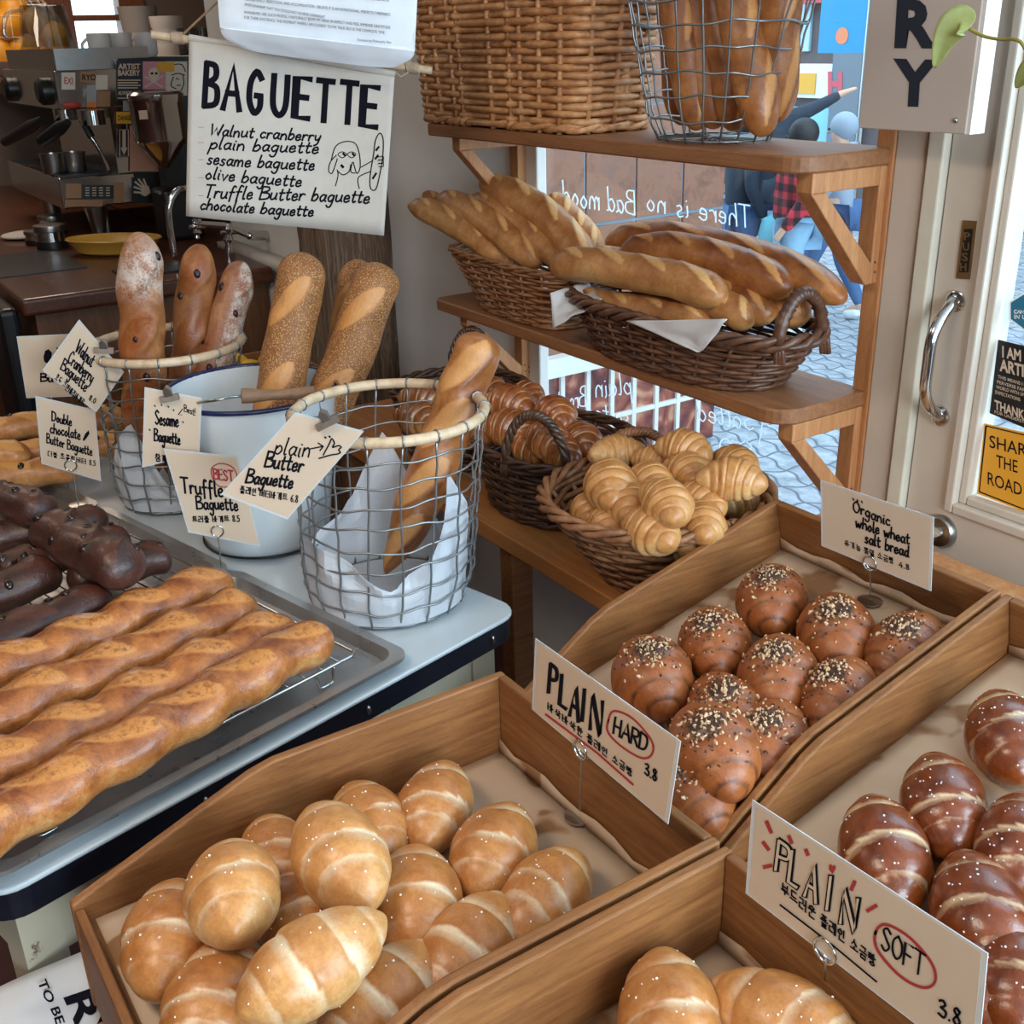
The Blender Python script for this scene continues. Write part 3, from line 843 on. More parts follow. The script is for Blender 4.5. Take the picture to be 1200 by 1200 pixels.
# bench baskets
wicker('handled_basket', 'dark wicker basket of brown croissants by the white wall, behind the tall wire basket', (-2.07, 1.225, ZB + .001),
       ring_fn(.125, .115, .165, .15, 2.2), .15, 14, 16, M_wk_deep, rim_r=.008, handles=((2.0, 2.75, .10, .009),))
wicker('handled_basket', 'dark wicker basket of brown croissants in the middle of the window bench', (-1.70, 1.225, ZB + .001),
       ring_fn(.145, .125, .172, .155, 2.3), .135, 13, 16, M_wk_deep, rim_r=.008, handles=((-1.4, -.55, .10, .0095),))
wicker('handled_basket', 'wide wicker basket of pale croissants beside the wholewheat crate', (-1.322, 1.19, ZB + .001),
       ring_fn(.112, .11, .182, .195, 2.1, (-.004, -.03)), .158, 15, 18, M_wk_mid, rim_r=.010, handles=((2.35, 3.05, .05, .009),), tilt=None)
# wire baskets
t_, wuf = wire_basket('wire_basket', 'bare wire basket full of upright baguettes on the upper shelf', (-1.475, 1.395, ZU + .002), .108, (-1.455, 1.38, ZU + .33), .178, 18, 9, rim=False, seed=4, e=2.4, wav=.003, sy=.84)
WB_C, WB_T = V((-1.487, .722, ZT + .004)), V((-1.487, .745, 1.067))
t_, wbf = wire_basket('wire_basket', 'tall wire basket with a rattan rim at the corner of the enamel table', WB_C, .138, WB_T, .150, 18, 9, seed=1)
W2_C, W2_T = V((-2.135, .572, ZT + .004)), V((-2.14, .600, 1.065))
t_, wbf2 = wire_basket('wire_basket', 'wire basket with a rattan rim holding floury walnut baguettes behind the chocolate loaves', W2_C, .112, W2_T, .145, 16, 9, seed=2)
def hA(a): return .06 + .07 * abs(sin(a * 1.5 + .6)) + .10 * max(0, 1 - abs(((a - .55 + PI) % (2 * PI)) - PI) / .5) + .11 * max(0, 1 - abs(((a - 2.6 + PI) % (2 * PI)) - PI) / .42)
crumpled('paper_liner', 'crumpled white greaseproof paper inside the tall wire basket', WB_C, .138, hA, 3)
def hB(a): return .05 + .07 * abs(sin(a * 2 + .6)) + .07 * max(0, 1 - abs(((a - 5.4 + PI) % (2 * PI)) - PI) / .5)
crumpled('paper_liner', 'crumpled white paper in the bottom of the wire basket of walnut baguettes', W2_C, .112, hB, 8)

# enamel bucket
BK = V((-1.845, .655, ZT + .002)); BR0, BR1, BH = .116, .151, .285
M_enamel = plain('white_enamel', rgb(216, 222, 224), .18, .02, 5, coat=.3)
M_navy = plain('navy_enamel_rim', rgb(34, 40, 78), .25)
t = thing('enamel_bucket', 'white enamel bucket with navy rim and wooden grip holding sesame baguettes', 'bucket', BK)
prof = [(.02, 0), (BR0 - .006, 0), (BR0, .006)] + [(BR0 + (BR1 - BR0) * (k / 10), .006 + (BH - .006) * k / 10) for k in range(1, 11)]
inner = [(r - .004, z) for r, z in prof[::-1][:-2]] + [(.02, .006)]
MB().lathe(prof + inner, BK, 56, cap1=True).build('bucket_body', M_enamel, t)
MB().tube([BK + V((BR1 * cos(a), BR1 * sin(a), BH)) for a in [2 * PI * k / 64 for k in range(64)]], .0045, 8, closed=True).build('navy_rim', M_navy, t, 'all')
mb = MB().tube([BK + V(((BR0 + .002) * cos(a), (BR0 + .002) * sin(a), .004)) for a in [2 * PI * k / 64 for k in range(64)]], .0022, 6, closed=True); mb.build('chipped_foot', M_black, t, 'all')
g0, g1 = BK + V((-.02, -BR1 - .004, BH - .012)), BK + V((-.0, BR1 + .004, BH - .012))
gm0, gm1 = at(283, 464, p=BK + V((BR1 + .012, 0, BH)), n=(1, -.3, 0)), at(368, 461, p=BK + V((BR1 + .012, 0, BH)), n=(1, -.3, 0))
bail = smoothpath([g0, gm0 + V((-.005, -.05, 0)), gm0, gm1, gm1 + V((-.005, .05, 0)), g1], 8)
bo = MB().tube(bail, .0026, 6).build('bail', M_steel, t, 'all')
dvec = gm1 - gm0
MB().tube([gm0 + dvec * (k / 12) for k in range(13)], [.011 + .0022 * cos(k / 12 * 2 * PI) * (1 if k not in (0, 12) else .9) for k in range(13)], 12).build('wooden_grip', wood('grip_wood', rgb(118, 84, 60)[:3], rgb(160, 122, 92)[:3], 1), bo)
mb = MB()
for g in (g0, g1): mb.tube([g + V((0, 0, 0)) + V((.012 * cos(a), 0, .012 * sin(a))) for a in [2 * PI * k / 12 for k in range(12)]], .003, 5, closed=True)
mb.build('lug', M_steel, t, 'all')
# ------------------------------------------------------------------ enamel table
UX = V((.2419, -.9703, 0)); VX = V((-.9703, -.2419, 0)); KC = V((-1.315, .875, 0))   # corner, along the front edge, away from it
def T(u, v, z=ZT): return V((KC.x + UX.x * u + VX.x * v, KC.y + UX.y * u + VX.y * v, z))
t = thing('enamel_table', 'white enamel topped table with black rim and flaking cream legs under the trays', 'table', T(.43, .6, 0))
def rounded(u0, u1, v0, v1, r, z, n=6):
    out = []
    for cu, cv, a0 in ((u1 - r, v1 - r, 0), (u0 + r, v1 - r, PI / 2), (u0 + r, v0 + r, PI), (u1 - r, v0 + r, 3 * PI / 2)):
        for k in range(n + 1):
            a = a0 + PI / 2 * k / n; out.append(T(cu + r * cos(a), cv + r * sin(a), z))
    return out
TL_, TW_ = .875, 1.25
bevel(MB().prism(rounded(0, TL_, 0, TW_, .045, ZT - .008), (0, 0, .008)).build('enamel_top', plain('table_enamel', rgb(190, 198, 202), .16, .05, 6, coat=.4), t, False), .004, 3)
MB().prism(rounded(.003, TL_ - .003, .003, TW_ - .003, .045, ZT - .045), (0, 0, .037)).build('black_rim', plain('black_enamel', rgb(20, 24, 34), .25, .2, 40), t, False)
mb = MB()
def mk_flake():
    t = NT('flaking_cream_paint'); vec = t.coord()
    n = t.noise(vec, 14, 6, .7)
    t.col(t.ramp(n, [(.62, rgb(198, 190, 164)), (.66, rgb(104, 70, 48))])); t.bump(n, .3, .003); t.set(rough=.6); return t.m
M_flake = mk_flake()
for a, b in (((.05, .04), (TL_ - .05, .065)), ((.05, TW_ - .065), (TL_ - .05, TW_ - .04)), ((.04, .05), (.065, TW_ - .05)), ((TL_ - .065, .05), (TL_ - .04, TW_ - .05))):
    mb.prism([T(a[0], a[1], ZT - .15), T(b[0], a[1], ZT - .15), T(b[0], b[1], ZT - .15), T(a[0], b[1], ZT - .15)], (0, 0, .105))
mb.build('apron', M_flake, t, False)
for u, v in ((.035, .035), (TL_ - .085, .035), (.035, TW_ - .085), (TL_ - .085, TW_ - .085)):
    MB().prism([T(u, v, 0), T(u + .05, v, 0), T(u + .05, v + .05, 0), T(u, v + .05, 0)], (0, 0, ZT - .045)).build('leg', M_flake, t, False)
mb = MB()
for u in (.07, .33, .6): mb.ball(T(u, .0025, ZT - .028), .008, 10, 6, None, 0, (.5, .5, 1))
mb.build('rim_screw', M_steel, t)

# trays and wire racks
def mk_tray():
    t = NT('used_baking_tray'); vec = t.coord((6, 6, 6)); n = t.noise(vec, 2, 4)
    t.col(t.ramp(n, [(.3, rgb(150, 147, 145)), (.7, rgb(176, 173, 170))])); t.set(rough=t.ramp(n, [(.3, (.22,) * 3), (.7, (.4,) * 3)]), metal=.7); return t.m
M_tray = mk_tray()
def tray(label, u0, u1, v0, v1, z=ZT + .001, h=.02):
    n = 6
    def rr(o, zz): return rounded(u0 + o, u1 - o, v0 + o, v1 - o, .028, zz, n)
    rings = [rr(0, z + h - .006), rr(0, z + h), rr(.016, z + h), rr(.024, z + .003), rr(.03, z + .002)]
    lower = [rr(.03, z), rr(.022, z + .001), rr(.014, z + h - .003)]
    N = len(rings[0]); mb = MB()
    allr = lower[::-1][::-1]
    seq = [rr(.03, z)] + [rr(.022, z + .0005), rr(.014, z + h - .004)] + rings
    vs = [p for r in seq for p in r]
    fs = [(i * N + k, (i + 1) * N + k, (i + 1) * N + (k + 1) % N, i * N + (k + 1) % N) for i in range(len(seq) - 1) for k in range(N)]
    fs += [tuple((len(seq) - 1) * N + k for k in range(N)), tuple(range(N))[::-1]]
    o = mb.add(vs, fs).build('baking_tray', M_tray, None, True)
    return tag(o, label, 'tray')
def rack(label, u0, u1, v0, v1, z, h=.028, nx=18):
    t = thing('wire_rack', label, 'cooling rack', T((u0 + u1) / 2, (v0 + v1) / 2, z))
    zz = z + h
    mb = MB(); r = .0022
    mb.tube([p for p in rounded(u0, u1, v0, v1, .012, zz, 3)], r * 1.2, 6, closed=True)
    for k in range(1, nx): mb.tube([T(u0 + (u1 - u0) * k / nx, v0, zz - .003), T(u0 + (u1 - u0) * k / nx, v1, zz - .003)], r * .7, 5)
    mb.build('wire_grid', M_chrome, t, 'all')
    for u in (u0 + .06, u1 - .06):
        for v in (v0, v1):
            s = .012
            MB().tube(smoothpath([T(u - .05, v + s * 0, zz), T(u - .02, v, zz), T(u - .014, v, zz - .012), T(u - .012, v, z + .004), T(u, v, z + .002), T(u + .012, v, z + .004), T(u + .014, v, zz - .012), T(u + .02, v, zz)], 4), r, 6).build('rack_foot', M_chrome, t, 'all')
    return t
tray('steel baking tray under the truffle baguettes at the front of the enamel table', .235, .865, .008, .455)
rack('wire rack carrying the four truffle baguettes', .30, .835, .055, .385, ZT + .004)
tray('steel baking tray under the dark chocolate loaves', .235, .865, .462, .90)
rack('wire rack carrying the chocolate loaves', .29, .84, .475, .80, ZT + .004)
tray('steel baking tray under the olive loaves at the back of the table', .235, .865, .905, 1.235)
# truffle baguettes
G = 'truffle baguettes on the front rack'
zt = ZT + .032 + .032
for k, (a, b, lb) in enumerate((
        ((365, 752), (-40, 985), 'nearest truffle baguette on the rack, along the tray edge'),
        ((322, 738), (-70, 925), 'second truffle baguette from the table edge, between two others'),
        ((280, 716), (-80, 870), 'third truffle baguette from the table edge, between two others'),
        ((250, 688), (-80, 815), 'rearmost truffle baguette on the rack, next to the chocolate loaves'))):
    A, B = at(*a, Z=zt), at(*b, Z=zt)
    d_ = (A - B).normalized(); A = A + d_ * .03
    loaf('truffle_baguette', lb, 'baguette', G, A, A - d_ * .60, .0365, M_truf, seed=k + 5, cuts=6, cutw=.7, cutlen=1.25, lumps=.11, nl=6, face=.0, tip0=.16, tip1=.16, wob=.3, flat=.85, ear=.20)
# chocolate loaves
G = 'dark chocolate loaves on the middle tray'
zc = ZT + .034 + .03
for k, (a, b, dz, r, lb) in enumerate((
        ((132, 700), (-128, 800), 0, .034, 'chocolate loaf lying nearest the truffle baguettes'),
        ((152, 672), (30, 606), .052, .042, 'fat glossy chocolate loaf lying across the top of the pile, nearest its front'),
        ((200, 650), (60, 690), .008, .031, 'chocolate loaf with its blunt end sticking out past the rack'),
        ((70, 668), (-120, 735), .004, .036, 'chocolate loaf at the left edge, under the top loaf'),
        ((152, 630), (0, 668), .012, .030, 'short ended chocolate loaf behind the fat glossy one'),
        ((60, 602), (-100, 560), .062, .036, 'chocolate loaf topmost at the back left of the pile'),
        ((128, 608), (-60, 640), .022, .032, 'chocolate loaf at the back of the pile, below the sign stand'))):
    A, B = at(*a, Z=zc + dz), at(*b, Z=zc + dz)
    loaf('chocolate_loaf', lb, 'loaf', G, A, A + (B - A).normalized() * (.28, .27, .17, .28, .22, .28, .26)[k], r, M_choc, seed=k + 40, cuts=3, cutw=.6, ear=.2, lumps=.05, nl=3, tip0=.26, tip1=.26, wob=.14, flat=.85, inc=('chocolate_chip', M_chip), ninc=9)
# olive loaves
G = 'olive loaves at the back of the table'
zo = ZT + .03 + .028
for k, (a, b, dz, lb) in enumerate((
        ((150, 488), (-90, 515), .03, 'olive loaf reaching behind the wire basket, furthest back'),
        ((150, 515), (-90, 545), .005, 'olive loaf with black olive pieces, second from the back'),
        ((95, 548), (-110, 570), .0, 'olive loaf lying in front of the other olive loaves'),
        ((35, 532), (-120, 540), .03, 'olive loaf at the left edge with an olive at its tip'))):
    A, B = at(*a, Z=zo + dz), at(*b, Z=zo + dz)
    loaf('olive_loaf', lb, 'loaf', G, A, A + (B - A).normalized() * .34, .034, M_olive, seed=k + 60, cuts=4, cutw=.8, lumps=.06, nl=4, tip0=.2, tip1=.2, wob=.3, flat=.85, inc=('olive_piece', M_olivep), ninc=10)

# ------------------------------------------------------------------ crates
CRW = .012
def crate(label, x0, x1, yb, yf, ztop, zfloor, zlow, kink, slope, tilt, outer):
    """open display crate; sides drop towards the front after the kink; tilted about its back top edge"""
    t = thing('display_crate', label, 'crate', ((x0 + x1) / 2, (yb + yf) / 2, outer))
    R = rx(tilt); piv = V((0, yb, ztop))
    def Q(x, y, z):
        v = V((0, y, z)) - piv; v = R @ v + piv; return V((x, v.y, v.z))
    def side(xa):
        p = [Q(xa, yb, ztop), Q(xa, kink, ztop), Q(xa, kink - .03, ztop - .006), Q(xa, yf, ztop - slope), Q(xa, yf, zlow), Q(xa, yb, zlow)]
        return MB().prism(p, (CRW, 0, 0))
    bevel(side(x0).build('side_board', M_crate, t, False), .0025); bevel(side(x1 - CRW).build('side_board', M_crate, t, False), .0025)
    def slab(y0, y1, z0, z1):
        return MB().prism([Q(x0 + CRW, y0, z0), Q(x0 + CRW, y1, z0), Q(x0 + CRW, y1, z1), Q(x0 + CRW, y0, z1)], (x1 - x0 - 2 * CRW, 0, 0))
    bevel(slab(yb - CRW, yb, zlow, ztop).build('back_board', M_cratex, t, False), .0025)
    bevel(slab(yf + .002, yf + CRW, zlow, zfloor + .02).build('front_board', M_cratex, t, False), .002)
    slab(yf + CRW, yb - CRW, zfloor - .012, zfloor).build('floor_board', M_cratex, t, False)
    return t, Q
C1 = dict(x0=-1.04, x1=-.635, yb=.655, yf=.10, ztop=.85, zfloor=.738, zlow=.62, kink=.34, slope=.085, tilt=0, outer=.62)
C2 = dict(C1, x0=-.629, x1=-.224)
t1, Q1 = crate('front left wooden crate of plain salt bread next to the enamel table', **C1)
t2, Q2 = crate('front right wooden crate of soft plain salt bread at the bottom edge', **C2)
TI = math.radians(13.5)
C3 = dict(x0=-1.138, x1=-.733, yb=1.25, yf=.67, ztop=.909, zfloor=.822, zlow=.778, kink=.89, slope=.075, tilt=TI, outer=.66)
C4 = dict(C3, x0=-.727, x1=-.322)
t3, Q3 = crate('back wooden crate of seeded wholewheat salt bread below the window', **C3)
t4, Q4 = crate('back right wooden crate of dark pretzel salt bread near the door', **C4)
# paper on the crate floors
def lining(label, Q, c, lift=.0):
    x0, x1, ya, yb, z = c['x0'] + CRW + .003, c['x1'] - CRW - .003, c['yf'] + .02, c['yb'] - CRW - .003, c['zfloor']
    def fn(u, v):
        y = ya + (yb - ya) * v
        zz = z + .0015 + .0012 * MN.noise(V((u * 5, v * 6, x0)))
        return Q(x0 + (x1 - x0) * u, y, zz)
    mb = MB().grid(fn, 24, 24)
    vs = [Q(x0 + (x1 - x0) * k / 11, yb - .001, z + .001) for k in range(12)] + [Q(x0 + (x1 - x0) * k / 11, yb - .0005, z + .012 + .012 * abs(sin(k * .9 + x0 * 4))) for k in range(12)]
    mb.add(vs, [(k, k + 1, 13 + k, 12 + k) for k in range(11)])
    o = mb.build('baking_paper', M_parch, None, True)
    o.modifiers.new('s', 'SOLIDIFY').thickness = .0005
    return tag(o, label, 'paper')
lining('oil stained baking paper lining the front left crate', Q1, C1)
lining('oil stained baking paper lining the crate of soft salt bread', Q2, C2)
lining('baking paper lining the crate of seeded wholewheat bread', Q3, C3)
lining('baking paper lining the crate of pretzel bread', Q4, C4)
# display table under the crates and the ledge behind them
t = thing('display_table', 'wooden display table carrying the crates', 'table', (-.68, .65, 0))
bevel(MB().bb((-1.03, .12, .585), (-.1, .67, .62)).build('front_top', M_shelf2, t, False), .003)
MB().bb((-1.1, .68, .60), (-.1, 1.02, .63)).build('back_top', M_shelf2, t, False)
for x in (-1.0, -.18):
    for y in (.12, .60, .96): MB().bb((x - .025, y - .025, 0), (x + .025, y + .025, .60)).build('leg', M_crate, t, False)
o = MB().bb((-1.19, 1.262, .79), (-.1, 1.45, .82)).build('wooden_ledge', M_brk, None, False)
tag(bevel(o, .003), 'pale wooden ledge running behind the back crates in front of the door', 'ledge')

# rolls: (px, py) centre, (dx, dy) image direction of the long axis, layer height above the crate floor
def rolls(kind, Q, c, tilt, rows, group):
    for k, (px, py, dx, dy, h, sc_, roll_, pit, label) in enumerate(rows):
        n = rx(tilt) @ V((0, 0, 1)); p0 = Q(0, c['yb'] - .2, c['zfloor'] + h)
        P_ = at(px, py, p=p0, n=n); q = at(px + dx * .1, py + dy * .1, p=p0, n=n)
        v = rx(-tilt) @ (q - P_)
        yaw = math.atan2(v.y, v.x)
        e_ = sc_ * math.hypot(.068 * cos(yaw), .047 * sin(yaw)) + CRW
        P_.x = max(c['x0'] + e_, min(c['x1'] - e_, P_.x))
        o = put_roll('pale' if kind == 'plain' and h > .09 else kind, k, P_, yaw, pit, roll_, label, group, sc_ * (1.10 if kind == 'wheat' else 1.0))
        if tilt: o.rotation_euler = (Matrix.Rotation(tilt, 4, 'X') @ Euler((roll_, pit, yaw), 'XYZ').to_matrix().to_4x4()).to_euler()
rolls('plain', Q1, C1, 0, [
    (273, 1043, 5, 60, .098, 1.04, .1, -.15, 'plain salt bread on top of the pile at the left of the front left crate'),
    (398, 1003, 38, 62, .100, 1.04, .2, .05, 'pale creamy plain salt bread on top of the pile in the front left crate'),
    (368, 1130, -62, 36, .105, .96, .0, .1, 'fat plain salt bread on top of the pile, lying crosswise nearest the viewer'),
    (488, 1055, 3, 60, .040, 1.06, 0, 0, 'plain salt bread in the middle of the front left crate, below the pale creamy one'),
    (510, 944, -18, 55, .036, 1.0, .3, 0, 'plain salt bread against the back board of the front left crate'),
    (580, 996, -28, 60, .036, 1.03, .1, 0, 'plain salt bread beside the bare oily paper, under the PLAIN HARD sign'),
    (640, 1052, -36, 46, .036, .98, -.2, 0, 'plain salt bread furthest right in the front left crate, touching its side board'),
    (550, 1112, -36, 46, .036, 1.0, -.1, 0, 'plain salt bread half hidden behind the side board between the two front crates'),
    (198, 1098, -12, 70, .040, 1.04, .1, 0, 'plain salt bread against the left side board of the front left crate'),
    (252, 1172, -20, 55, .040, 1.02, .2, 0, 'plain salt bread with a salt cluster at the bottom edge, left of the crosswise one'),
    (432, 964, 20, 40, .040, .98, -.3, 0, 'plain salt bread peeking out behind the pale creamy one'),
    (325, 1010, 15, 45, .042, .96, .3, 0, 'plain salt bread squeezed between the two pale top rolls, mostly hidden'),
    (450, 1172, -42, 40, .040, 1.0, 0, 0, 'plain salt bread at the bottom edge of the photo, right of the crosswise one'),
    (345, 1075, 20, 40, .036, .95, .2, 0, 'plain salt bread buried under the top rolls of the front left crate'),
], 'plain salt bread in the front left crate')
rolls('plain', Q2, C2, 0, [
    (785, 1190, 8, 60, .042, 1.04, 0, 0, 'soft salt bread at the bottom edge of the photo, left of the crosswise soft one'),
    (920, 1205, 55, 30, .040, 1.05, .1, 0, 'soft salt bread lying crosswise below the PLAIN SOFT sign'),
], 'soft salt bread in the front right crate')
rolls('wheat', Q3, C3, TI, [
    (905, 702, 2, 60, .038, 1.0, 0, 0, 'seeded wholewheat bread at the back of its crate, left of the sign stand'),
    (980, 743, 5, 60, .038, 1.02, 0, 0, 'seeded wholewheat bread directly below the wholewheat sign stand'),
    (1062, 762, -40, 45, .036, .94, 0, 0, 'seeded wholewheat bread in the right back corner of its crate'),
    (837, 754, 12, 60, .038, .98, .1, 0, 'seeded wholewheat bread second from the back along the left board'),
    (912, 792, -3, 60, .040, 1.02, 0, 0, 'seeded wholewheat bread in the centre of its crate with a knob end'),
    (764, 792, 22, 60, .052, 1.08, -.1, 0, 'big seeded wholewheat bread at the left board, right behind the PLAIN HARD sign'),
    (992, 822, -30, 50, .038, .94, .2, 0, 'seeded wholewheat bread against the right side board, half way down'),
    (850, 836, 20, 40, .036, .96, 0, 0, 'seeded wholewheat bread tucked under the front top one'),
    (838, 882, 25, 55, .070, 1.10, .1, 0, 'large shiny seeded wholewheat bread on top of the pile at the front'),
    (926, 888, -20, 55, .038, 1.0, 0, 0, 'seeded wholewheat bread beside the right board near the front'),
    (860, 962, 30, 45, .038, 1.02, 0, 0, 'seeded wholewheat bread lowest in its crate, touching the PLAIN SOFT sign'),
    (790, 925, 25, 45, .034, .95, 0, 0, 'seeded wholewheat bread hidden behind the right end of the PLAIN HARD sign'),
], 'wholewheat salt bread in the back crate')
rolls('pretzel', Q4, C4, TI, [
    (1180, 862, 20, 60, .04, 1.04, 0, 0, 'dark pretzel salt bread furthest back in its crate, by the right photo edge'),
    (1105, 942, 12, 60, .04, 1.02, .1, 0, 'dark pretzel salt bread along the left board, second from the back'),
    (1036, 1000, 15, 60, .042, 1.06, 0, 0, 'dark pretzel salt bread just behind the PLAIN SOFT sign'),
    (1195, 990, -10, 60, .042, 1.0, 0, 0, 'dark pretzel salt bread cut off by the right edge, in the middle'),
    (1150, 1072, 20, 60, .046, 1.08, .1, 0, 'large dark pretzel salt bread right of the PLAIN SOFT sign'),
    (1195, 1150, -10, 60, .042, 1.02, 0, 0, 'dark pretzel salt bread in the bottom right corner of the photo'),
    (1140, 1150, 20, 50, .036, .96, 0, 0, 'dark pretzel salt bread almost hidden by the PLAIN SOFT sign'),
], 'pretzel salt bread in the right crate')
# croissants
def crois(meshes, z0, rows, group, kind):
    for k, (px, py, dx, dy, z, sc_, ro, ti, label) in enumerate(rows):
        P_ = at(px, py, Z=z0 + z); put_croissant(meshes[k % len(meshes)], P_, img_yaw(px, py, z0 + z, dx, dy), ti, ro, label, group, sc_)
ZR = ZB + .16
crois(CRL, ZR, [
    (715, 569, 28, 50, .035, 1.12, .2, .1, 'large pale croissant at the left of the wide basket, by its handle'),
    (722, 532, 60, -6, .02, .95, -.5, 0, 'pale curled croissant under the basket handle at the window'),
    (766, 541, 50, 10, .02, .75, 0, 0, 'small pale croissant end poking up in the middle of the back row'),
    (803, 527, 60, 14, .055, .95, 0, 0, 'pale croissant highest of the pile, at the window side'),
    (862, 545, 55, 28, .035, .92, 0, 0, 'pale croissant at the back right, behind the crosswise one'),
    (807, 554, 45, 30, .03, .98, 0, 0, 'pale croissant below the highest one'),
    (762, 566, 35, 30, .03, .95, 0, 0, 'pale croissant in the middle of the pile, golden on top'),
    (858, 562, 70, 6, .052, 1.0, 0, 0, 'pale croissant lying crosswise on the right of the pile'),
    (737, 592, 25, 50, .015, 1.0, 0, 0, 'pale croissant below the large left one'),
    (781, 590, 40, 30, .048, 1.0, .1, .1, 'round looking pale croissant in the very middle of the pile'),
    (822, 588, 40, 20, .012, .95, 0, 0, 'pale croissant in shade right of the round looking one'),
    (874, 590, 62, -8, -.032, .92, 0, 0, 'pale croissant at the right end, just above the crate board'),
    (690, 598, 20, 45, -.02, .8, 0, 0, 'thin pale croissant tip at the left rim of the wide basket'),
    (712, 616, 35, 40, -.02, .85, 0, 0, 'slim pale croissant along the front left rim'),
    (763, 622, 50, 28, .004, 1.04, .1, 0, 'pale croissant at the front rim of the wide basket'),
    (822, 614, 40, 45, .004, .96, 0, 0, 'pale whitish croissant leaning on the crate board'),
    (800, 634, 40, 40, -.03, .92, 0, 0, 'pale croissant low between the two front ones'),
], 'pale croissants in the wide basket', 'light')
ZR = ZB + .14
crois(CRD, ZR, [
    (598, 474, 60, 14, .05, 1.05, .1, 0, 'brown croissant on top at the left of the middle bench basket'),
    (574, 458, 45, 10, .03, .85, 0, 0, 'brown croissant furthest back, mostly behind the leaning baguette'),
    (618, 464, 45, 20, .02, .85, 0, 0, 'small brown croissant peeping over the back of the pile'),
    (650, 487, 55, 32, .045, 1.0, .3, 0, 'dark brown croissant highest at the window side of the pile'),
    (598, 503, 65, 14, .02, 1.05, 0, 0, 'wide brown croissant in front of the top left one'),
    (636, 500, 40, 20, .015, .85, 0, 0, 'brown croissant in the gap in the centre of the pile'),
    (642, 516, 50, 25, .02, 1.0, .1, 0, 'brown croissant seen through the basket handle'),
    (683, 518, 45, 35, .01, .95, 0, 0, 'brown croissant at the right rim near the window'),
    (625, 525, 50, 18, -.005, .95, 0, 0, 'brown croissant low behind the front rim, floury'),
    (658, 531, 50, 30, .0, .95, 0, 0, 'brown croissant at the front right rim by the handle foot'),
    (560, 505, 45, 10, .0, .95, 0, 0, 'brown croissant at the left end of the middle bench basket behind the wire basket'),
], 'brown croissants in the middle basket', 'dark')
crois(CRD, ZB + .13, [
    (496, 468, 55, 8, .03, 1.0, .1, 0, 'brown croissant on top in the basket behind the wire basket'),
    (490, 490, 55, 14, .0, 1.0, 0, 0, 'brown croissant lower in the basket behind the wire basket'),
    (520, 486, 50, 20, .005, .95, 0, 0, 'brown croissant behind the leaning butter baguette'),
], 'brown croissants in the far basket', 'dark')
# baguettes in the upper wire basket
G = 'baguettes in the upper wire basket'
for k, (b, tq, yb_, yt_, r, lb) in enumerate((
        ((800, 150), (792, -60), 1.44, 1.46, .034, 'upright baguette furthest left in the upper wire basket'),
        ((818, 156), (785, -70), 1.375, 1.37, .033, 'upright baguette second from the left, against the front wires'),
        ((842, 150), (808, -70), 1.40, 1.40, .036, 'upright baguette third from the left in the wire basket'),
        ((862, 152), (838, -70), 1.40, 1.42, .036, 'upright baguette in the middle of the wire basket'),
        ((898, 158), (850, -60), 1.385, 1.375, .037, 'upright baguette whose tip pokes out at the lower right of the wires'),
        ((905, 120), (878, -70), 1.44, 1.42, .036, 'upright glossy baguette with a rough crust near the right of the wires'),
        ((908, 146), (918, -60), 1.43, 1.41, .034, 'upright baguette furthest right in the upper wire basket'))):
    A, B = at(*b, Y=yb_), at(*tq, Y=yt_)
    if A.z < ZU + .016: A.z = ZU + .016
    loaf('baguette', lb, 'baguette', G, A, A + (B - A).normalized() * .42, r, M_bagdark, up=(.9, -.45, 0), seed=k + 70, cuts=3, tip0=.35, tip1=.35, face=.5 if k != 5 else -.2, wob=.2)
# baguettes in the hamper (tips at the top edge)
G = 'baguettes in the hamper'
for k, (px, lb) in enumerate(((735, 'baguette tip standing in the hamper, left of the pair at the top edge'), (755, 'baguette tip standing in the hamper, right of the pair at the top edge'))):
    A = V((-1.84 + .075 * k, 1.41, ZU + .02)); loaf('baguette', lb, 'baguette', G, A, A + V((.02 - .01 * k, .01, .31)), .030, M_bag, up=(.9, -.4, 0), seed=90 + k, cuts=3, tip0=.35, tip1=.35)
# baguettes in the left basket of the middle shelf
G = 'baguettes in the left middle-shelf basket'
for k, (a, b, ya, yb_, r, bd, lb) in enumerate((
        ((478, 241), (600, 312), 1.275, 1.36, .030, .02, 'baguette at the front left pointing out over the wall side of its basket'),
        ((496, 226), (560, 290), 1.43, 1.44, .024, .01, 'baguette tip hidden behind the two leftmost baguettes'),
        ((511, 232), (634, 312), 1.34, 1.36, .033, .02, 'baguette second from the left in the tapered basket'),
        ((550, 232), (668, 314), 1.40, 1.38, .031, .02, 'dark baguette in the middle of the tapered basket'),
        ((562, 214), (698, 316), 1.42, 1.40, .036, .035, 'large glossy baguette arching highest out of the tapered basket'),
        ((640, 235), (700, 300), 1.46, 1.46, .030, .02, 'baguette furthest right behind the arching one, near the handle'))):
    A, B = at(*a, Y=ya), at(*b, Y=yb_)
    loaf('baguette', lb, 'baguette', G, A, B, r, M_bag, bend=(0, 0, bd), up=(.3, -.5, .8), seed=k + 100, cuts=4, tip0=.5, tip1=.4, round0=2, face=-.5, wob=.15)
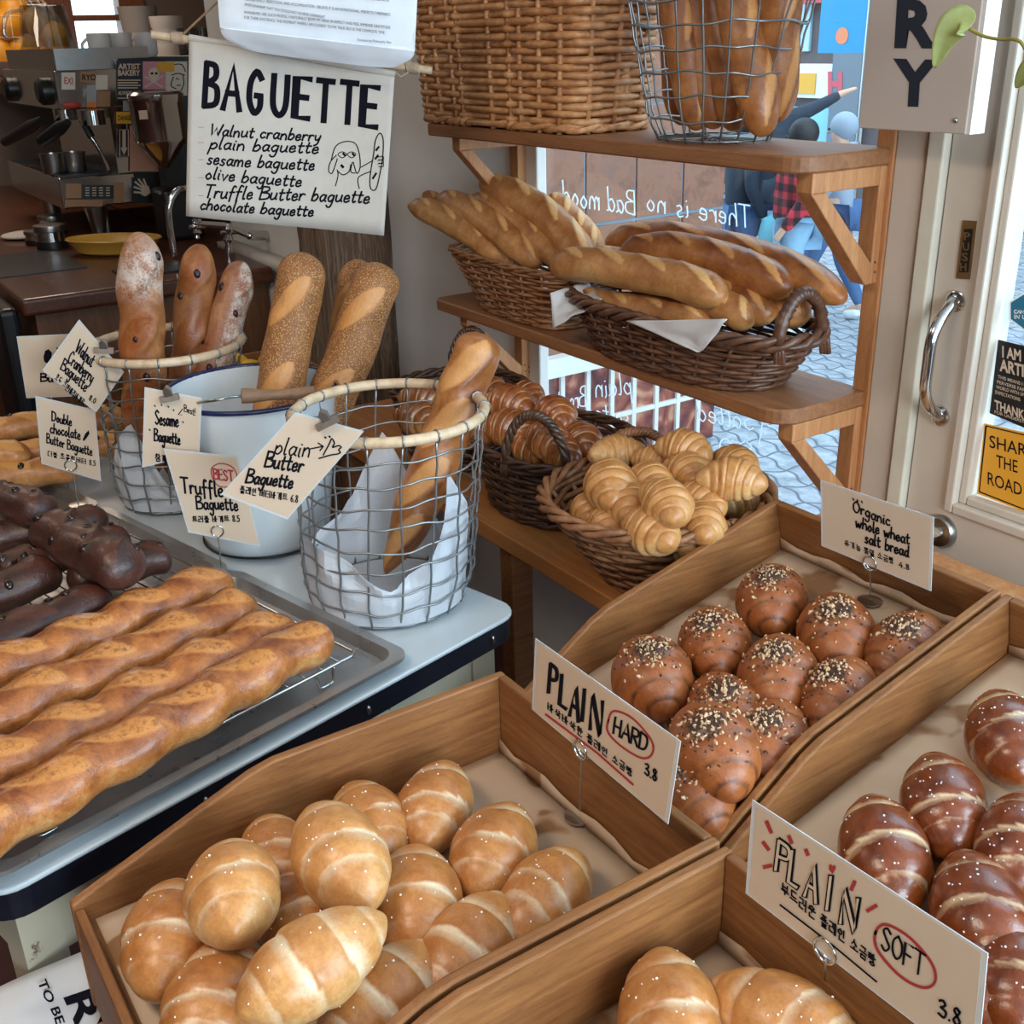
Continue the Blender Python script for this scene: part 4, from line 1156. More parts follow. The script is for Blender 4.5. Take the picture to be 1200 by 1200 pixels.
# baguettes in the oval basket
G = 'baguettes in the oval handled basket'
for k, (a, b, ya, yb_, r, bd, lb) in enumerate((
        ((712, 284), (990, 354), 1.47, 1.44, .033, .045, 'long dark edged baguette at the back, overhanging the right handle'),
        ((730, 296), (926, 342), 1.40, 1.40, .035, .03, 'baguette second from the back with a blunt dark right end'),
        ((648, 312), (850, 350), 1.30, 1.33, .036, .02, 'front baguette lying on top, with a rounded dark right end'),
        ((700, 300), (800, 330), 1.40, 1.40, .03, .0, 'pale baguette wedged between the front and the second one'),
        ((770, 335), (905, 372), 1.39, 1.38, .032, .015, 'baguette with a scorched right end below the second one'),
        ((800, 340), (880, 380), 1.35, 1.35, .030, .01, 'pale ended baguette under the front one'),
        ((672, 352), (832, 376), 1.315, 1.33, .032, .0, 'lowest baguette of the oval basket, behind the front napkin'),
        ((840, 345), (945, 372), 1.43, 1.43, .031, .01, 'short visible baguette just left of the right handle'))):
    A, B = at(*a, Y=ya), at(*b, Y=yb_)
    loaf('baguette', lb, 'baguette', G, A, B, r, M_bagdark if k in (0, 1, 4) else M_bag, bend=(0, 0, bd), up=(.25, -.35, 1), seed=k + 120, cuts=4, tip0=.35, tip1=.3, face=-.1, wob=.15)
# walnut baguettes, sesame baguettes, butter baguette
G = 'walnut baguettes in the wire basket'
def fl1(s, da): return .9 * sstep(.72, .82, s) * (1 - sstep(.9, .97, s) * .6)
def fl2(s, da): return .95 * sstep(.1, .5, da) * sstep(.2, .4, s) + .15
for k, (b, tq, xb, xt, r, fl, lb) in enumerate((
        ((172, 560), (163, 270), -2.10, -2.08, .041, fl1, 'tall walnut baguette dusted with flour near its tip'),
        ((205, 560), (236, 287), -2.12, -2.16, .036, None, 'walnut baguette with dark cranberry spots, in the middle'),
        ((225, 540), (284, 306), -2.08, -2.14, .034, fl2, 'walnut baguette floury white along its right side'))):
    A, B = at(*b, X=xb), at(*tq, X=xt)
    A.z = max(A.z, ZT + .03)
    loaf('walnut_baguette', lb, 'baguette', G, A, B, r, M_waln, up=(.95, -.3, 0), seed=k + 140, cuts=4, cutw=.8, cutlen=1.1, ear=.2, lumps=.05, nl=4, face=-.35, tip0=.3, tip1=.34, flour=fl, inc=('cranberry', plain('dark_cranberry', rgb(44, 18, 22), .4) if k == 0 else MATS['dark_cranberry']), ninc=6, wob=.15)
G = 'sesame baguettes in the enamel bucket'
for k, (b, tq, xb, xt, r, lb) in enumerate((
        ((316, 520), (358, 297), -1.80, -1.88, .043, 'sesame baguette leaning alone at the left of the bucket'),
        ((380, 520), (424, 304), -1.86, -1.92, .034, 'sesame baguette behind the big one in the bucket'),
        ((368, 520), (450, 310), -1.80, -1.84, .044, 'big sesame baguette leaning right out of the bucket'))):
    A, B = at(*b, X=xb), at(*tq, X=xt)
    loaf('sesame_baguette', lb, 'baguette', G, A, B, r, M_ses, up=(.95, -.3, 0), seed=k + 150, cuts=2, cutw=.62, cutlen=.85, face=-.5 if k != 1 else -.9, tip0=.25, tip1=.25, wob=.12)
A, B = at(452, 672, X=-1.50), at(566, 392, X=-1.50)
loaf('butter_baguette', 'single glossy butter baguette leaning in the tall wire basket', 'baguette', None, A, B, .040, M_bagdark, bend=(0, 0.01, 0), up=(.95, -.3, 0), seed=171, cuts=4, cutw=.7, face=-.6, lumps=.04, tip0=.75, tip1=.16, round0=2, wob=.1, ear=.16)
# napkins of the oval basket
def sheet(name, label, cat, pts, mat, nu=14, nv=14, bulge=.006, th=.0012):
    p = [V(x) for x in pts]
    nn = (p[1] - p[0]).cross(p[3] - p[0]).normalized()
    def fn(u, v):
        q = p[0].lerp(p[1], u).lerp(p[3].lerp(p[2], u), v)
        return q + nn * bulge * (MN.noise(V((u * 3, v * 3, p[0].x * 7))) + .5 * sin(u * PI))
    o = MB().grid(fn, nu, nv).build(name, mat, None, 'all')
    o.modifiers.new('s', 'SOLIDIFY').thickness = th
    return tag(o, label, cat)
M_napkin = plain('linen_napkin', rgb(204, 200, 198), .9, .03, 60, .1)
sheet('napkin', 'white napkin corner hanging over the left end of the oval basket', 'napkin',
      [at(690, 330, Y=1.33), at(706, 352, Y=1.27), at(648, 384, Y=1.235), at(645, 345, Y=1.25)], M_napkin, bulge=.012)
sheet('napkin', 'white napkin corner folded over the front rim of the oval basket', 'napkin',
      [at(735, 376, Y=1.226), at(853, 374, Y=1.226), at(824, 410, Y=1.222), at(818, 413, Y=1.222)], M_napkin, bulge=.006)
# ------------------------------------------------------------------ writing
# single stroke alphabet: width; strokes 'x,y x,y'; '~' makes a stroke smooth
GL = {
'A': '.7;0,0 .35,1 .7,0|.13,.37 .57,.37', 'B': '.58;0,0 0,1|~0,1 .42,.96 .46,.7 .05,.54|~.05,.54 .54,.46 .54,.1 0,0',
'C': '.6;~.56,.85 .3,1 .05,.72 .04,.3 .3,0 .56,.15', 'D': '.62;0,0 0,1|~0,1 .48,.88 .58,.5 .42,.1 0,0', 'E': '.5;.5,1 0,1 0,0 .5,0|0,.52 .42,.52',
'F': '.5;.5,1 0,1 0,0|0,.52 .4,.52', 'G': '.66;~.6,.84 .34,1 .06,.72 .05,.28 .32,0 .58,.14 .6,.4|.36,.42 .62,.42', 'H': '.6;0,0 0,1|.56,0 .56,1|0,.5 .56,.5',
'I': '.2;.1,0 .1,1', 'L': '.5;0,1 0,0 .48,0', 'M': '.8;0,0 .05,1 .4,.3 .72,1 .78,0', 'N': '.62;0,0 0,1 .58,0 .58,1', 'O': '.66;~.32,1 .05,.7 .06,.25 .33,0 .6,.28 .6,.72 .32,1',
'P': '.55;0,0 0,1|~0,1 .48,.95 .5,.6 0,.48', 'R': '.58;0,0 0,1|~0,1 .48,.95 .48,.6 0,.5|.18,.5 .56,0', 'S': '.54;~.5,.86 .26,1 .04,.8 .26,.53 .5,.26 .26,0 .02,.14',
'T': '.62;0,1 .62,1|.31,1 .31,0', 'U': '.6;~0,1 .02,.25 .3,0 .56,.25 .58,1', 'W': '.86;0,1 .2,0 .43,.7 .64,0 .86,1', 'Y': '.6;0,1 .3,.5 .6,1|.3,.5 .3,0', 'K': '.56;0,0 0,1|.5,1 .02,.42 .54,0',
'a': '.46;~.4,.45 .2,.52 .03,.28 .16,0 .38,.2 .42,.5|~.42,.5 .38,.12 .5,.02', 'b': '.44;~.06,1 .03,.5 .02,0|~.02,.3 .25,.52 .42,.28 .25,0 .02,.05', 'c': '.38;~.36,.44 .16,.5 .02,.25 .16,0 .38,.1',
'd': '.46;~.4,.4 .2,.52 .03,.26 .18,0 .38,.2 .44,1|~.43,.6 .4,.1 .5,.02', 'e': '.4;~.03,.26 .34,.3 .26,.52 .05,.4 .06,.08 .22,0 .4,.12', 'f': '.36;~.36,.92 .22,1 .14,.7 .12,-.2|0,.5 .34,.52',
'g': '.46;~.4,.44 .2,.52 .03,.28 .18,.02 .38,.2 .42,.5|~.42,.5 .36,-.3 .16,-.42 .02,-.28', 'h': '.46;~.06,1 .03,.5 .02,0|~.03,.3 .22,.52 .38,.4 .42,0', 'i': '.16;~.06,.5 .06,.1 .14,0|.09,.72 .1,.74',
'k': '.4;.04,1 .02,0|.34,.5 .03,.22 .38,0', 'l': '.18;~.08,1 .04,.3 .08,.02 .18,.04', 'm': '.7;~.02,.5 .04,0|~.04,.3 .18,.52 .3,.36 .32,0|~.32,.3 .48,.52 .62,.36 .66,0', 'n': '.46;~.02,.5 .04,0|~.04,.3 .22,.52 .38,.36 .42,0',
'o': '.42;~.2,.5 .02,.26 .18,0 .38,.22 .2,.5', 'p': '.44;~.04,.5 .02,0 -.02,-.42|~.04,.3 .25,.52 .42,.28 .25,.02 .03,.1', 'r': '.34;~.02,.5 .04,0|~.04,.25 .16,.5 .34,.46', 's': '.36;~.32,.46 .14,.5 .08,.34 .3,.18 .22,0 .02,.05',
't': '.34;~.14,.85 .12,.2 .2,0 .34,.08|0,.56 .34,.58', 'u': '.46;~.02,.5 .04,.1 .18,0 .36,.16 .4,.5|~.4,.5 .4,.1 .48,.02', 'v': '.4;.02,.5 .18,0 .38,.5', 'w': '.62;~.02,.5 .14,.0 .3,.36 .44,0 .6,.5', 'y': '.44;~.02,.5 .08,.14 .24,.1 .4,.3|~.42,.5 .34,-.2 .1,-.42',
'3': '.46;~.04,.88 .26,1 .38,.78 .14,.54|~.14,.54 .44,.4 .34,.02 .02,.1', '8': '.46;~.38,.86 .2,1 .06,.8 .24,.54 .42,.24 .22,0 .04,.22 .2,.5 .36,.76 .38,.88', '5': '.44;.4,1 .08,1 .06,.58|~.06,.58 .32,.6 .4,.28 .2,0 .02,.1',
'0': '.46;~.22,1 .04,.7 .06,.24 .24,0 .4,.3 .38,.72 .22,1', '6': '.44;~.34,.96 .1,.6 .06,.2 .24,0 .4,.22 .26,.46 .06,.3', '4': '.46;.3,1 .02,.36 .44,.36|.32,.6 .3,0', '.': '.14;.05,.02 .07,.05', '!': '.14;.07,1 .06,.32|.06,.02 .07,.05', ' ': '.3;',
}
JI = {0: 'g', 1: 'gg', 2: 'n', 3: 'd', 4: 'dd', 5: 'r', 6: 'm', 7: 'b', 8: 'bb', 9: 's', 10: 'ss', 11: 'o', 12: 'j', 13: 'jj', 14: 'c', 15: 'k', 16: 't', 17: 'p', 18: 'h'}
JS = {'g': ['0,1 1,1 .85,0'], 'n': ['0,1 0,0 1,.05'], 'd': ['0,1 1,1', '0,1 0,0 1,0'], 'r': ['0,1 1,1 1,.55 0,.5 0,0 1,0'], 'm': ['0,1 1,1 1,0 0,0 0,1'], 'b': ['0,1 0,0 1,0 1,1', '0,.5 1,.5'],
      's': ['.5,1 .35,.5 0,0', '.42,.6 1,0'], 'o': ['~.5,1 0,.5 .5,0 1,.5 .5,1'], 'j': ['0,1 1,1', '.5,1 0,0', '.5,.6 1,0'], 'c': ['.3,1.2 .7,1.2', '0,.9 1,.9', '.5,.9 0,0', '.5,.5 1,0'], 'k': ['0,1 1,1 .85,0', '0,.5 .95,.5'],
      't': ['0,1 1,1', '0,1 0,0 1,0', '0,.5 1,.5'], 'p': ['0,1 1,1', '0,0 1,0', '.3,1 .3,0', '.7,1 .7,0'], 'h': ['.3,1.15 .7,1.15', '0,.85 1,.85', '~.5,.65 .1,.3 .5,0 .9,.3 .5,.65']}
for k_ in ('g', 'b', 's', 'd', 'j'):
    def half(s, o): 
        sm = s.startswith('~'); return ('~' if sm else '') + ' '.join('%g,%g' % (float(p.split(',')[0]) * .42 + o, float(p.split(',')[1])) for p in s.lstrip('~').split())
    JS[k_ * 2] = [half(s, 0) for s in JS[k_]] + [half(s, .55) for s in JS[k_]]
JV = {0: ('v', ['.2,1 .2,0', '.2,.5 .9,.5']), 1: ('v', ['.1,1 .1,0', '.1,.5 .7,.5', '.7,1 .7,0']), 4: ('v', ['.8,1 .8,0', '.1,.5 .8,.5']), 5: ('v', ['.4,1 .4,0', '0,.5 .4,.5', '.85,1 .85,0']), 6: ('v', ['.8,1 .8,0', '.1,.65 .8,.65', '.1,.35 .8,.35']),
      8: ('h', ['0,0 1,0', '.5,0 .5,1']), 13: ('h', ['0,1 1,1', '.5,1 .5,0']), 17: ('h', ['0,1 1,1', '.3,1 .3,0', '.7,1 .7,0']), 18: ('h', ['0,.5 1,.5']), 20: ('v', ['.4,1 .4,0'])}
JF = {0: None, 1: 'g', 4: 'n', 8: 'r', 16: 'm', 17: 'b', 19: 's', 21: 'o'}
def parse(s):
    sm = s.startswith('~')
    p = [tuple(float(c) for c in q.split(',')) for q in s.lstrip('~').split()]
    if sm and len(p) > 2: p = [(v.x, v.y) for v in smoothpath([(x, y, 0) for x, y in p], 5)]
    return p
def glyph(ch):
    if 0xAC00 <= ord(ch) <= 0xD7A3:
        c = ord(ch) - 0xAC00; i, vw, f = c // 588, (c % 588) // 28, c % 28
        out = []
        def put(strokes, x0, x1, y0, y1):
            for s in strokes: out.append([(x0 + (x1 - x0) * x, y0 + (y1 - y0) * y) for x, y in parse(s)])
        ty, vs = JV[vw]; fin = JF.get(f)
        lo = .36 if fin else 0.0
        if ty == 'v': put(JS[JI[i]], .05, .46, lo + .08, .92); put(vs, .55, .85, lo, 1.0)
        else: put(JS[JI[i]], .15, .7, lo + (.34 if fin else .5), .98); put(vs, .02, .86, lo + .06 if fin else .12, lo + (.26 if fin else .38))
        if fin: put(JS[fin], .18, .75, -.02, .28)
        return .95, out
    w, _, st = GL[ch].partition(';')
    return float(w), [parse(s) for s in st.split('|') if s]
def strokes_of(text, gap=.13, jit=.03, seed=0, slant=0.0):
    r_ = random.Random(seed + len(text)); x = 0; out = []
    for ch in text:
        w, st = glyph(ch); dy = r_.uniform(-jit, jit); sx = r_.uniform(.94, 1.06)
        for s in st: out.append([(x + px * sx + slant * py, py + dy) for px, py in s])
        x += w * sx + gap
    return out, x - gap
class Ink:
    """flat strokes on a surface; pf maps pixel (x, y) to a point; nrm = outward normal"""
    def __init__(s, pf, nrm, lift=.0006): s.pf, s.n, s.lift, s.mb = pf, V(nrm).normalized(), lift, MB()
    def line(s, pts, w):
        P_ = [V((x, y, 0)) for x, y in pts]
        if len(P_) < 2: return
        L_, R_ = [], []
        for i, p in enumerate(P_):
            t = P_[min(i + 1, len(P_) - 1)] - P_[max(0, i - 1)]
            if t.length < 1e-6: t = V((1, 0, 0))
            t.normalize(); nv = V((-t.y, t.x, 0)) * w / 2
            e = t * (w * .35) * (-1 if i == 0 else (1 if i == len(P_) - 1 else 0))
            k = 1.0
            if 0 < i < len(P_) - 1:
                a = (P_[i] - P_[i - 1]); b = (P_[i + 1] - P_[i])
                if a.length > 1e-9 and b.length > 1e-9: k = min(1.5, 1 / max(.4, abs(cos(a.angle(b) / 2))))
            L_.append(p + nv * k + e); R_.append(p - nv * k + e)
        vs = [s.pf(q.x, q.y) + s.n * s.lift for q in L_ + R_]; n = len(L_)
        s.mb.add(vs, [(i, i + 1, n + i + 1, n + i) for i in range(n - 1)])
        s.lift += .000004
    def text(s, text, a, b, h, w, seed=0, up=(0, -1), slant=.0, jit=.03, gap=.13, hand=True):
        st, W_ = strokes_of(text, gap, jit, seed, slant)
        a, b = V((a[0], a[1], 0)), V((b[0], b[1], 0)); d = (b - a) / W_; u = V((up[0], up[1], 0)) * h
        for q in st:
            pts = [a + d * x + u * y for x, y in q]
            s.line([(p.x, p.y) for p in pts], w)
        return s
    def blob(s, pts):
        vs = [s.pf(x, y) + s.n * s.lift for x, y in pts]; s.mb.add(vs, [tuple(range(len(vs)))]); s.lift += .000004
    def poly(s, pts, w, smooth=True, closed=False):
        p = [(v.x, v.y) for v in smoothpath([(x, y, 0) for x, y in pts], 6, closed)] if smooth else list(pts)
        if closed: p = p + [p[0], p[1]]
        s.line(p, w)
    def done(s, name, mat, parent):
        if s.mb.v: return s.mb.build(name, mat, parent, False)
def printed(text, pf, nrm, a, b, h, name, mat, parent, bold=0.0, up=(0, -1), lift=.0006, fit=True):
    """printed lettering from the built-in font, from pixel a to pixel b along the base line"""
    cu = bpy.data.curves.new('lettering', 'FONT'); cu.body = text; cu.offset = bold; cu.resolution_u = 3
    ob = bpy.data.objects.new('lettering', cu); COL.objects.link(ob)
    bpy.context.view_layer.update()
    me = bpy.data.meshes.new_from_object(ob.evaluated_get(bpy.context.evaluated_depsgraph_get()))
    bpy.data.objects.remove(ob); bpy.data.curves.remove(cu)
    if not me.vertices: return
    xs = [v.co.x for v in me.vertices]; x0, x1 = min(xs), max(xs); ch = .72
    a, b = V((a[0], a[1], 0)), V((b[0], b[1], 0)); d = (b - a) / (x1 - x0); u = V((up[0], up[1], 0)) * h / ch
    vs = []
    for v in me.vertices:
        q = a + d * (v.co.x - x0) + u * v.co.y
        vs.append(pf(q.x, q.y) + V(nrm).normalized() * lift)
    mb = MB().add(vs, [tuple(p.vertices) for p in me.polygons]); bpy.data.meshes.remove(me)
    return mb.build(name, mat, parent, False)

# ------------------------------------------------------------------ price cards
def card(label, corners, p, n, th=.0012, mat=None, edge=True, name='price_card', cat='sign'):
    n = V(n).normalized(); pf = lambda x, y: at(x, y, p=p, n=n)
    c = [pf(*q) for q in corners]; cen = sum(c, V((0, 0, 0))) / len(c)
    t = thing(name, label, cat, V((cen.x, cen.y, min(v.z for v in c))))
    if n.dot(CAM - cen) < 0: n = -n
    MB().prism([v - n * th for v in c], n * th).build('card', mat or M_card, t, False)
    if edge:
        e = MB()
        k = len(c)
        o = [cen + (v - cen) * 1.03 + (v - cen).normalized() * .0015 for v in c]
        for i in range(k):
            j = (i + 1) % k; e.prism([c[i] - n * th * .9, c[j] - n * th * .9, o[j] - n * th * .9, o[i] - n * th * .9], n * th * .8)
        e.build('laminate_edge', M_lam, t, False)
    return t, pf, n
M_lam = plain('laminate_film', rgb(216, 216, 214), .12, coat=.5, alpha=.75)
def ring_stand(label, ring_px, foot, p, n, r=.011, wr=.0013):
    """wire memo holder: ring gripping the card and a stem down to its foot"""
    n = V(n).normalized(); c = at(*ring_px, p=p, n=n)
    if n.dot(CAM - c) < 0: n = -n
    t = thing('card_holder', label, 'card holder', foot)
    s = n.cross(V((0, 0, 1))).normalized(); u = s.cross(n).normalized()
    mb = MB()
    for off in (.0016, -.003):
        mb.tube([c + n * off + (s * cos(w) + u * sin(w)) * r for w in [2 * PI * k / 24 for k in range(24)]], wr, 6, closed=True)
    mb.build('wire_ring', M_chrome, t, 'all')
    MB().tube([c - u * r - n * .001, c.lerp(V(foot), .5) - n * .001, V(foot) + V((0, 0, .003))], wr * .8, 6).build('stem', M_steel, t)
    MB().lathe([(.018, 0), (.018, .0025), (.003, .004)], foot, 20).build('foot_plate', M_steel, t)
    return t
NX = (0, -1, 0)
# PLAIN HARD
pY = V((0, .60, 0))
t, pf, n = card('white card reading PLAIN HARD 3.8 standing in the front left crate', [(630, 752), (793, 868), (779, 961), (626, 832)], pY, NX)
k = Ink(pf, n)
for (ch, x, y, h, w_) in (('P', 643, 811, 33, 8), ('L', 656, 825, 34, 8), ('A', 668, 838, 36, 10), ('I', 681, 843, 36, 3), ('N', 692, 854, 40, 12)):
    k.text(ch, (x, y), (x + w_, y + w_ * .72), h, 4.6, up=(.08, -1), jit=0)
k.text('HARD', (719, 859), (758, 881), 19, 2.6, up=(.1, -1), slant=.05, jit=0)
k.text('바삭바삭한 플레인 소금빵', (642, 831), (742, 911), 9, 1.3, seed=3, up=(.05, -1))
k.text('3.8', (756, 906), (770, 916), 13, 2.2, up=(.05, -1))
k.done('black_lettering', M_ink, t)
k = Ink(pf, n, .0005)
k.poly([(713, 845), (720, 833), (742, 842), (764, 868), (764, 884), (752, 888), (728, 874), (713, 858)], 2.4, closed=True)
k.line([(640, 837), (700, 882), (742, 919)], 2.6)
k.done('red_marks', M_red, t)
ring_stand('wire holder with round ring gripping the PLAIN HARD card', (681, 878), at(679, 957, Z=.742), pY, NX)
# PLAIN SOFT
pY = V((0, .575, 0))
t, pf, n = card('white card reading PLAIN SOFT 3.8 standing in the front right crate', [(886, 943), (1150, 1116), (1138, 1248), (878, 1048)], pY, NX)
k = Ink(pf, n)
for (ch, x, y, h, w_) in (('P', 910, 1018, 34, 13), ('L', 925, 1032, 36, 10), ('A', 944, 1048, 38, 13), ('I', 968, 1063, 38, 4), ('N', 986, 1080, 38, 17)):
    k.text(ch, (x, y), (x + w_, y + w_ * .66), h, 7.5, up=(.12, -1))
k.text('SOFT', (1033, 1110), (1082, 1146), 26, 2.6, up=(.12, -1))
k.text('부드러운 플레인 소금빵', (916, 1046), (1027, 1134), 13, 1.9, seed=4, up=(.05, -1))
k.line([(915, 1060), (975, 1106), (1028, 1150)], 2.2)
k.text('3.8', (1100, 1188), (1126, 1203), 19, 3, up=(.05, -1))
k.done('black_lettering', M_ink, t)
k = Ink(pf, n, .0012)
for (ch, x, y, h, w_) in (('P', 910, 1018, 34, 13), ('L', 925, 1032, 36, 10), ('A', 944, 1048, 38, 13), ('I', 968, 1063, 38, 4), ('N', 986, 1080, 38, 17)):
    k.text(ch, (x, y), (x + w_, y + w_ * .66), h, 3.2, up=(.12, -1))
k.done('white_letter_fill', M_card, t)
k = Ink(pf, n, .0005)
k.poly([(1026, 1094), (1038, 1083), (1066, 1098), (1092, 1128), (1096, 1150), (1082, 1157), (1056, 1144), (1030, 1115)], 3.4, closed=True)
for a, b in (((899, 963), (904, 975)), ((895, 987), (901, 995)), ((896, 1016), (904, 1014)), ((925, 980), (928, 987)), ((945, 996), (947, 1001)), ((1002, 1033), (998, 1042)), ((1017, 1067), (1027, 1061))): k.line([a, b], 4.5)
k.blob([(972, 1014), (974, 1012), (976, 1015), (979, 1013), (980, 1017), (976, 1024), (972, 1019)])
k.done('red_marks', M_red, t)
ring_stand('wire holder with round ring gripping the PLAIN SOFT card', (968, 1113), at(965, 1165, Z=.742), pY, NX)
# ORGANIC
pY = V((0, 1.19, 0))
t, pf, n = card('white laminated card reading Organic whole wheat salt bread', [(964, 565), (1091, 607), (1088, 690), (965, 639)], pY, NX)
k = Ink(pf, n)
k.text('Organic', (1000, 599), (1043, 616), 13, 2, up=(.03, -1), jit=.05)
k.text('whole wheat', (1003, 617), (1066, 638), 13, 2.1, up=(.03, -1), seed=2)
k.text('salt bread', (1014, 636), (1065, 653), 13, 2.1, up=(.03, -1), seed=5)
k.text('유기농 통밀 소금빵', (990, 639), (1048, 661), 7, 1.0, seed=4)
k.text('4.8', (1054, 664), (1066, 668), 6, 1.1)
for x in (1000, 1005, 1010): k.line([(x, 584 + (x - 1000) * .3), (x + 1, 586 + (x - 1000) * .3)], 1.6)
k.done('black_lettering', M_ink, t)
f3 = Q3(-.92, 1.16, .826); f3 = at(1019, 705, p=f3, n=rx(TI) @ V((0, 0, 1)))
ring_stand('wire holder with round ring gripping the Organic whole wheat card', (1020, 660), f3, pY, NX)

# cards on the enamel table
def vplane(px, py, dist, yaw_deg, lean=0):
    """upright plane through the pixel ray at that distance, turned yaw degrees from facing the camera"""
    p = CAM + ray(px, py).normalized() * dist
    f = V((FW.x, FW.y, 0)).normalized(); nn = rz(math.radians(yaw_deg)) @ (-f)
    nn = (nn + V((0, 0, lean))).normalized(); return p, nn
def clip(label, px, py, p, n, ang=0.0, w=.03):
    """bulldog clip: jaw bar with two wire-like grips above"""
    n = V(n).normalized(); c = at(px, py, p=p, n=n)
    s = n.cross(V((0, 0, 1))).normalized(); u = s.cross(n).normalized()
    s, u = s * cos(ang) + u * sin(ang), u * cos(ang) - s * sin(ang)
    t = thing('bulldog_clip', label, 'clip', c)
    mb = MB(); q = [(-.006, -.004), (.006, -.004), (.002, .006), (-.002, .006)]
    mb.prism([c - s * w / 2 + n * a + u * b for a, b in q], s * w); mb.build('jaw', M_clip, t, False)
    for sg in (-1, 1):
        g = MB(); pts = [c + u * .004 + n * sg * .002 - s * .007, c + u * .016 + n * sg * .006 - s * .006, c + u * .022 + n * sg * .008, c + u * .016 + n * sg * .006 + s * .006, c + u * .004 + n * sg * .002 + s * .007]
        g.prism([pts[k] for k in range(5)], n * .0012); bevel(g.build('grip', M_clip, t, False), .0005)
    return t
M_clip = plain('dull_clip_steel', rgb(120, 112, 104), .5, .1, 90, metal=.7)
# plain butter baguette (clipped to the tall wire basket)
p, nn = vplane(372, 500, 1.60, -4, .06)
t, pf, n = card('tilted card reading plain Butter Baguette clipped to the tall wire basket', [(346, 486), (423, 507), (337, 606), (262, 578)], p, nn)
k = Ink(pf, n)
k.text('plain', (321, 532), (362, 536), 20, 2, up=(.2, -1), slant=.1)
k.text('Butter', (310, 547), (354, 553), 18, 2.6, up=(.2, -1), slant=.1)
k.text('Baguette', (288, 565), (342, 572), 16, 2.6, up=(.2, -1), slant=.1)
k.text('플레인 버터바게트 6.8', (281, 577), (349, 589), 8, 1.2, up=(.1, -1))
k.line([(363, 526), (378, 523)], 1.6); k.line([(373, 519), (379, 523), (375, 528)], 1.6)
k.poly([(379, 533), (386, 520), (389, 514), (392, 519), (390, 524), (397, 522), (400, 524), (397, 527), (399, 530), (395, 532), (388, 533), (374, 537)], 1.7)
k.line([(381, 512), (382, 513)], 2); k.line([(386, 511), (387, 512)], 2)
k.done('black_lettering', M_ink, t)
clip('steel bulldog clip holding the plain Butter Baguette card on the rattan rim', 385, 496, p + n * .004, nn, -.45, .036)
# truffle card on a wire stand
p, nn = vplane(250, 580, 1.62, 6, .0); p = at(260, 674, Z=ZT + .006)
t, pf, n = card('slanted card reading Truffle Baguette with a red BEST in front of the bucket', [(194, 528), (277, 537), (303, 638), (222, 622)], p, nn)
k = Ink(pf, n)
k.text('Truffle', (213, 577), (262, 582), 18, 2.5, up=(-.1, -1)); k.text('Baguette', (231, 596), (279, 598), 15, 2.3, up=(-.1, -1))
k.text('트러플 바게트 8.5', (226, 612), (281, 611), 7, 1.3, up=(-.1, -1))
k.done('black_lettering', M_ink, t)
k = Ink(pf, n); k.text('BEST', (251, 561), (274, 564), 12, 1.9, up=(-.1, -1))
k.poly([(248, 549), (258, 543), (272, 547), (278, 559), (272, 569), (258, 570), (250, 562)], 1.3, closed=True)
k.done('red_marks', M_red, t)
foot = p
ring_stand('wire clip stand holding the Truffle Baguette card', (255, 622), foot, p, nn, .010, .0015)
# sesame
p, nn = vplane(199, 467, 1.90, 8, .0)
t, pf, n = card('card reading Sesame Baguette clipped to the rim of the enamel bucket', [(171, 456), (235, 468), (232, 530), (168, 546)], p, nn)
k = Ink(pf, n)
k.text('Sesame', (182, 497), (209, 500), 16, 2, up=(0, -1)); k.text('Baguette', (181, 516), (211, 521), 14, 2, up=(0, -1))
k.text('Best!', (216, 482), (229, 487), 8, 1, up=(0, -1)); k.line([(214, 479), (209, 486), (213, 486)], 1)
k.text('참깨', (182, 540), (196, 541), 8, 1.3)
for x, y in ((181, 475), (189, 474), (197, 476), (203, 480), (175, 503), (214, 494)): k.line([(x, y), (x + 1, y + 1)], 1.5)
k.done('black_lettering', M_ink, t)
clip('dull steel bulldog clip holding the Sesame Baguette card on the bucket', 199, 467, p + n * .004, nn, -.15, .030)
# double chocolate
p, nn = vplane(82, 515, 1.78, 10, .0); p = at(92, 592, Z=ZT + .024)
t, pf, n = card('card reading Double Chocolate Butter Baguette on a wire stand', [(43, 466), (110, 482), (117, 562), (50, 542)], p, nn)
k = Ink(pf, n)
k.text('Double', (61, 493), (84, 499), 11, 1.8); k.text('chocolate', (59, 507), (94, 515), 12, 1.8); k.text('Butter Baguette', (55, 519), (108, 534), 11, 1.6)
k.text('더블 초콜릿버터 8.5', (56, 534), (112, 546), 6, 1.0)
k.blob([(97, 515), (100, 508), (104, 504), (105, 508), (101, 514), (98, 517)])
k.done('black_lettering', M_ink, t)
ring_stand('wire clip stand holding the Double Chocolate card behind the loaves', (83, 545), p, p, nn, .011, .0016)
# walnut cranberry (diamond)
p, nn = vplane(122, 411, 2.20, 4, .0)
t, pf, n = card('diamond turned card reading Walnut Cranberry Baguette clipped to its wire basket', [(93, 377), (143, 436), (112, 481), (52, 434)], p, nn)
k = Ink(pf, n)
u_ = (.5, -.86)
k.text('Walnut', (88, 412), (107, 430), 15, 1.8, up=(.4, -.95)); k.text('Cranberry', (79, 424), (107, 449), 14, 1.8, up=(.4, -.95)); k.text('Baguette', (71, 432), (100, 459), 13, 1.8, up=(.4, -.95))
k.text('호두 크랜베리바게트', (64, 444), (97, 476), 7, 1.0, up=(.5, -.9)); k.text('8.0', (104, 468), (111, 473), 6, 1.1, up=(.4, -.9))
k.done('black_lettering', M_ink, t)
clip('dull steel bulldog clip at the corner of the diamond card', 122, 411, p + n * .004, nn, .05, .036)
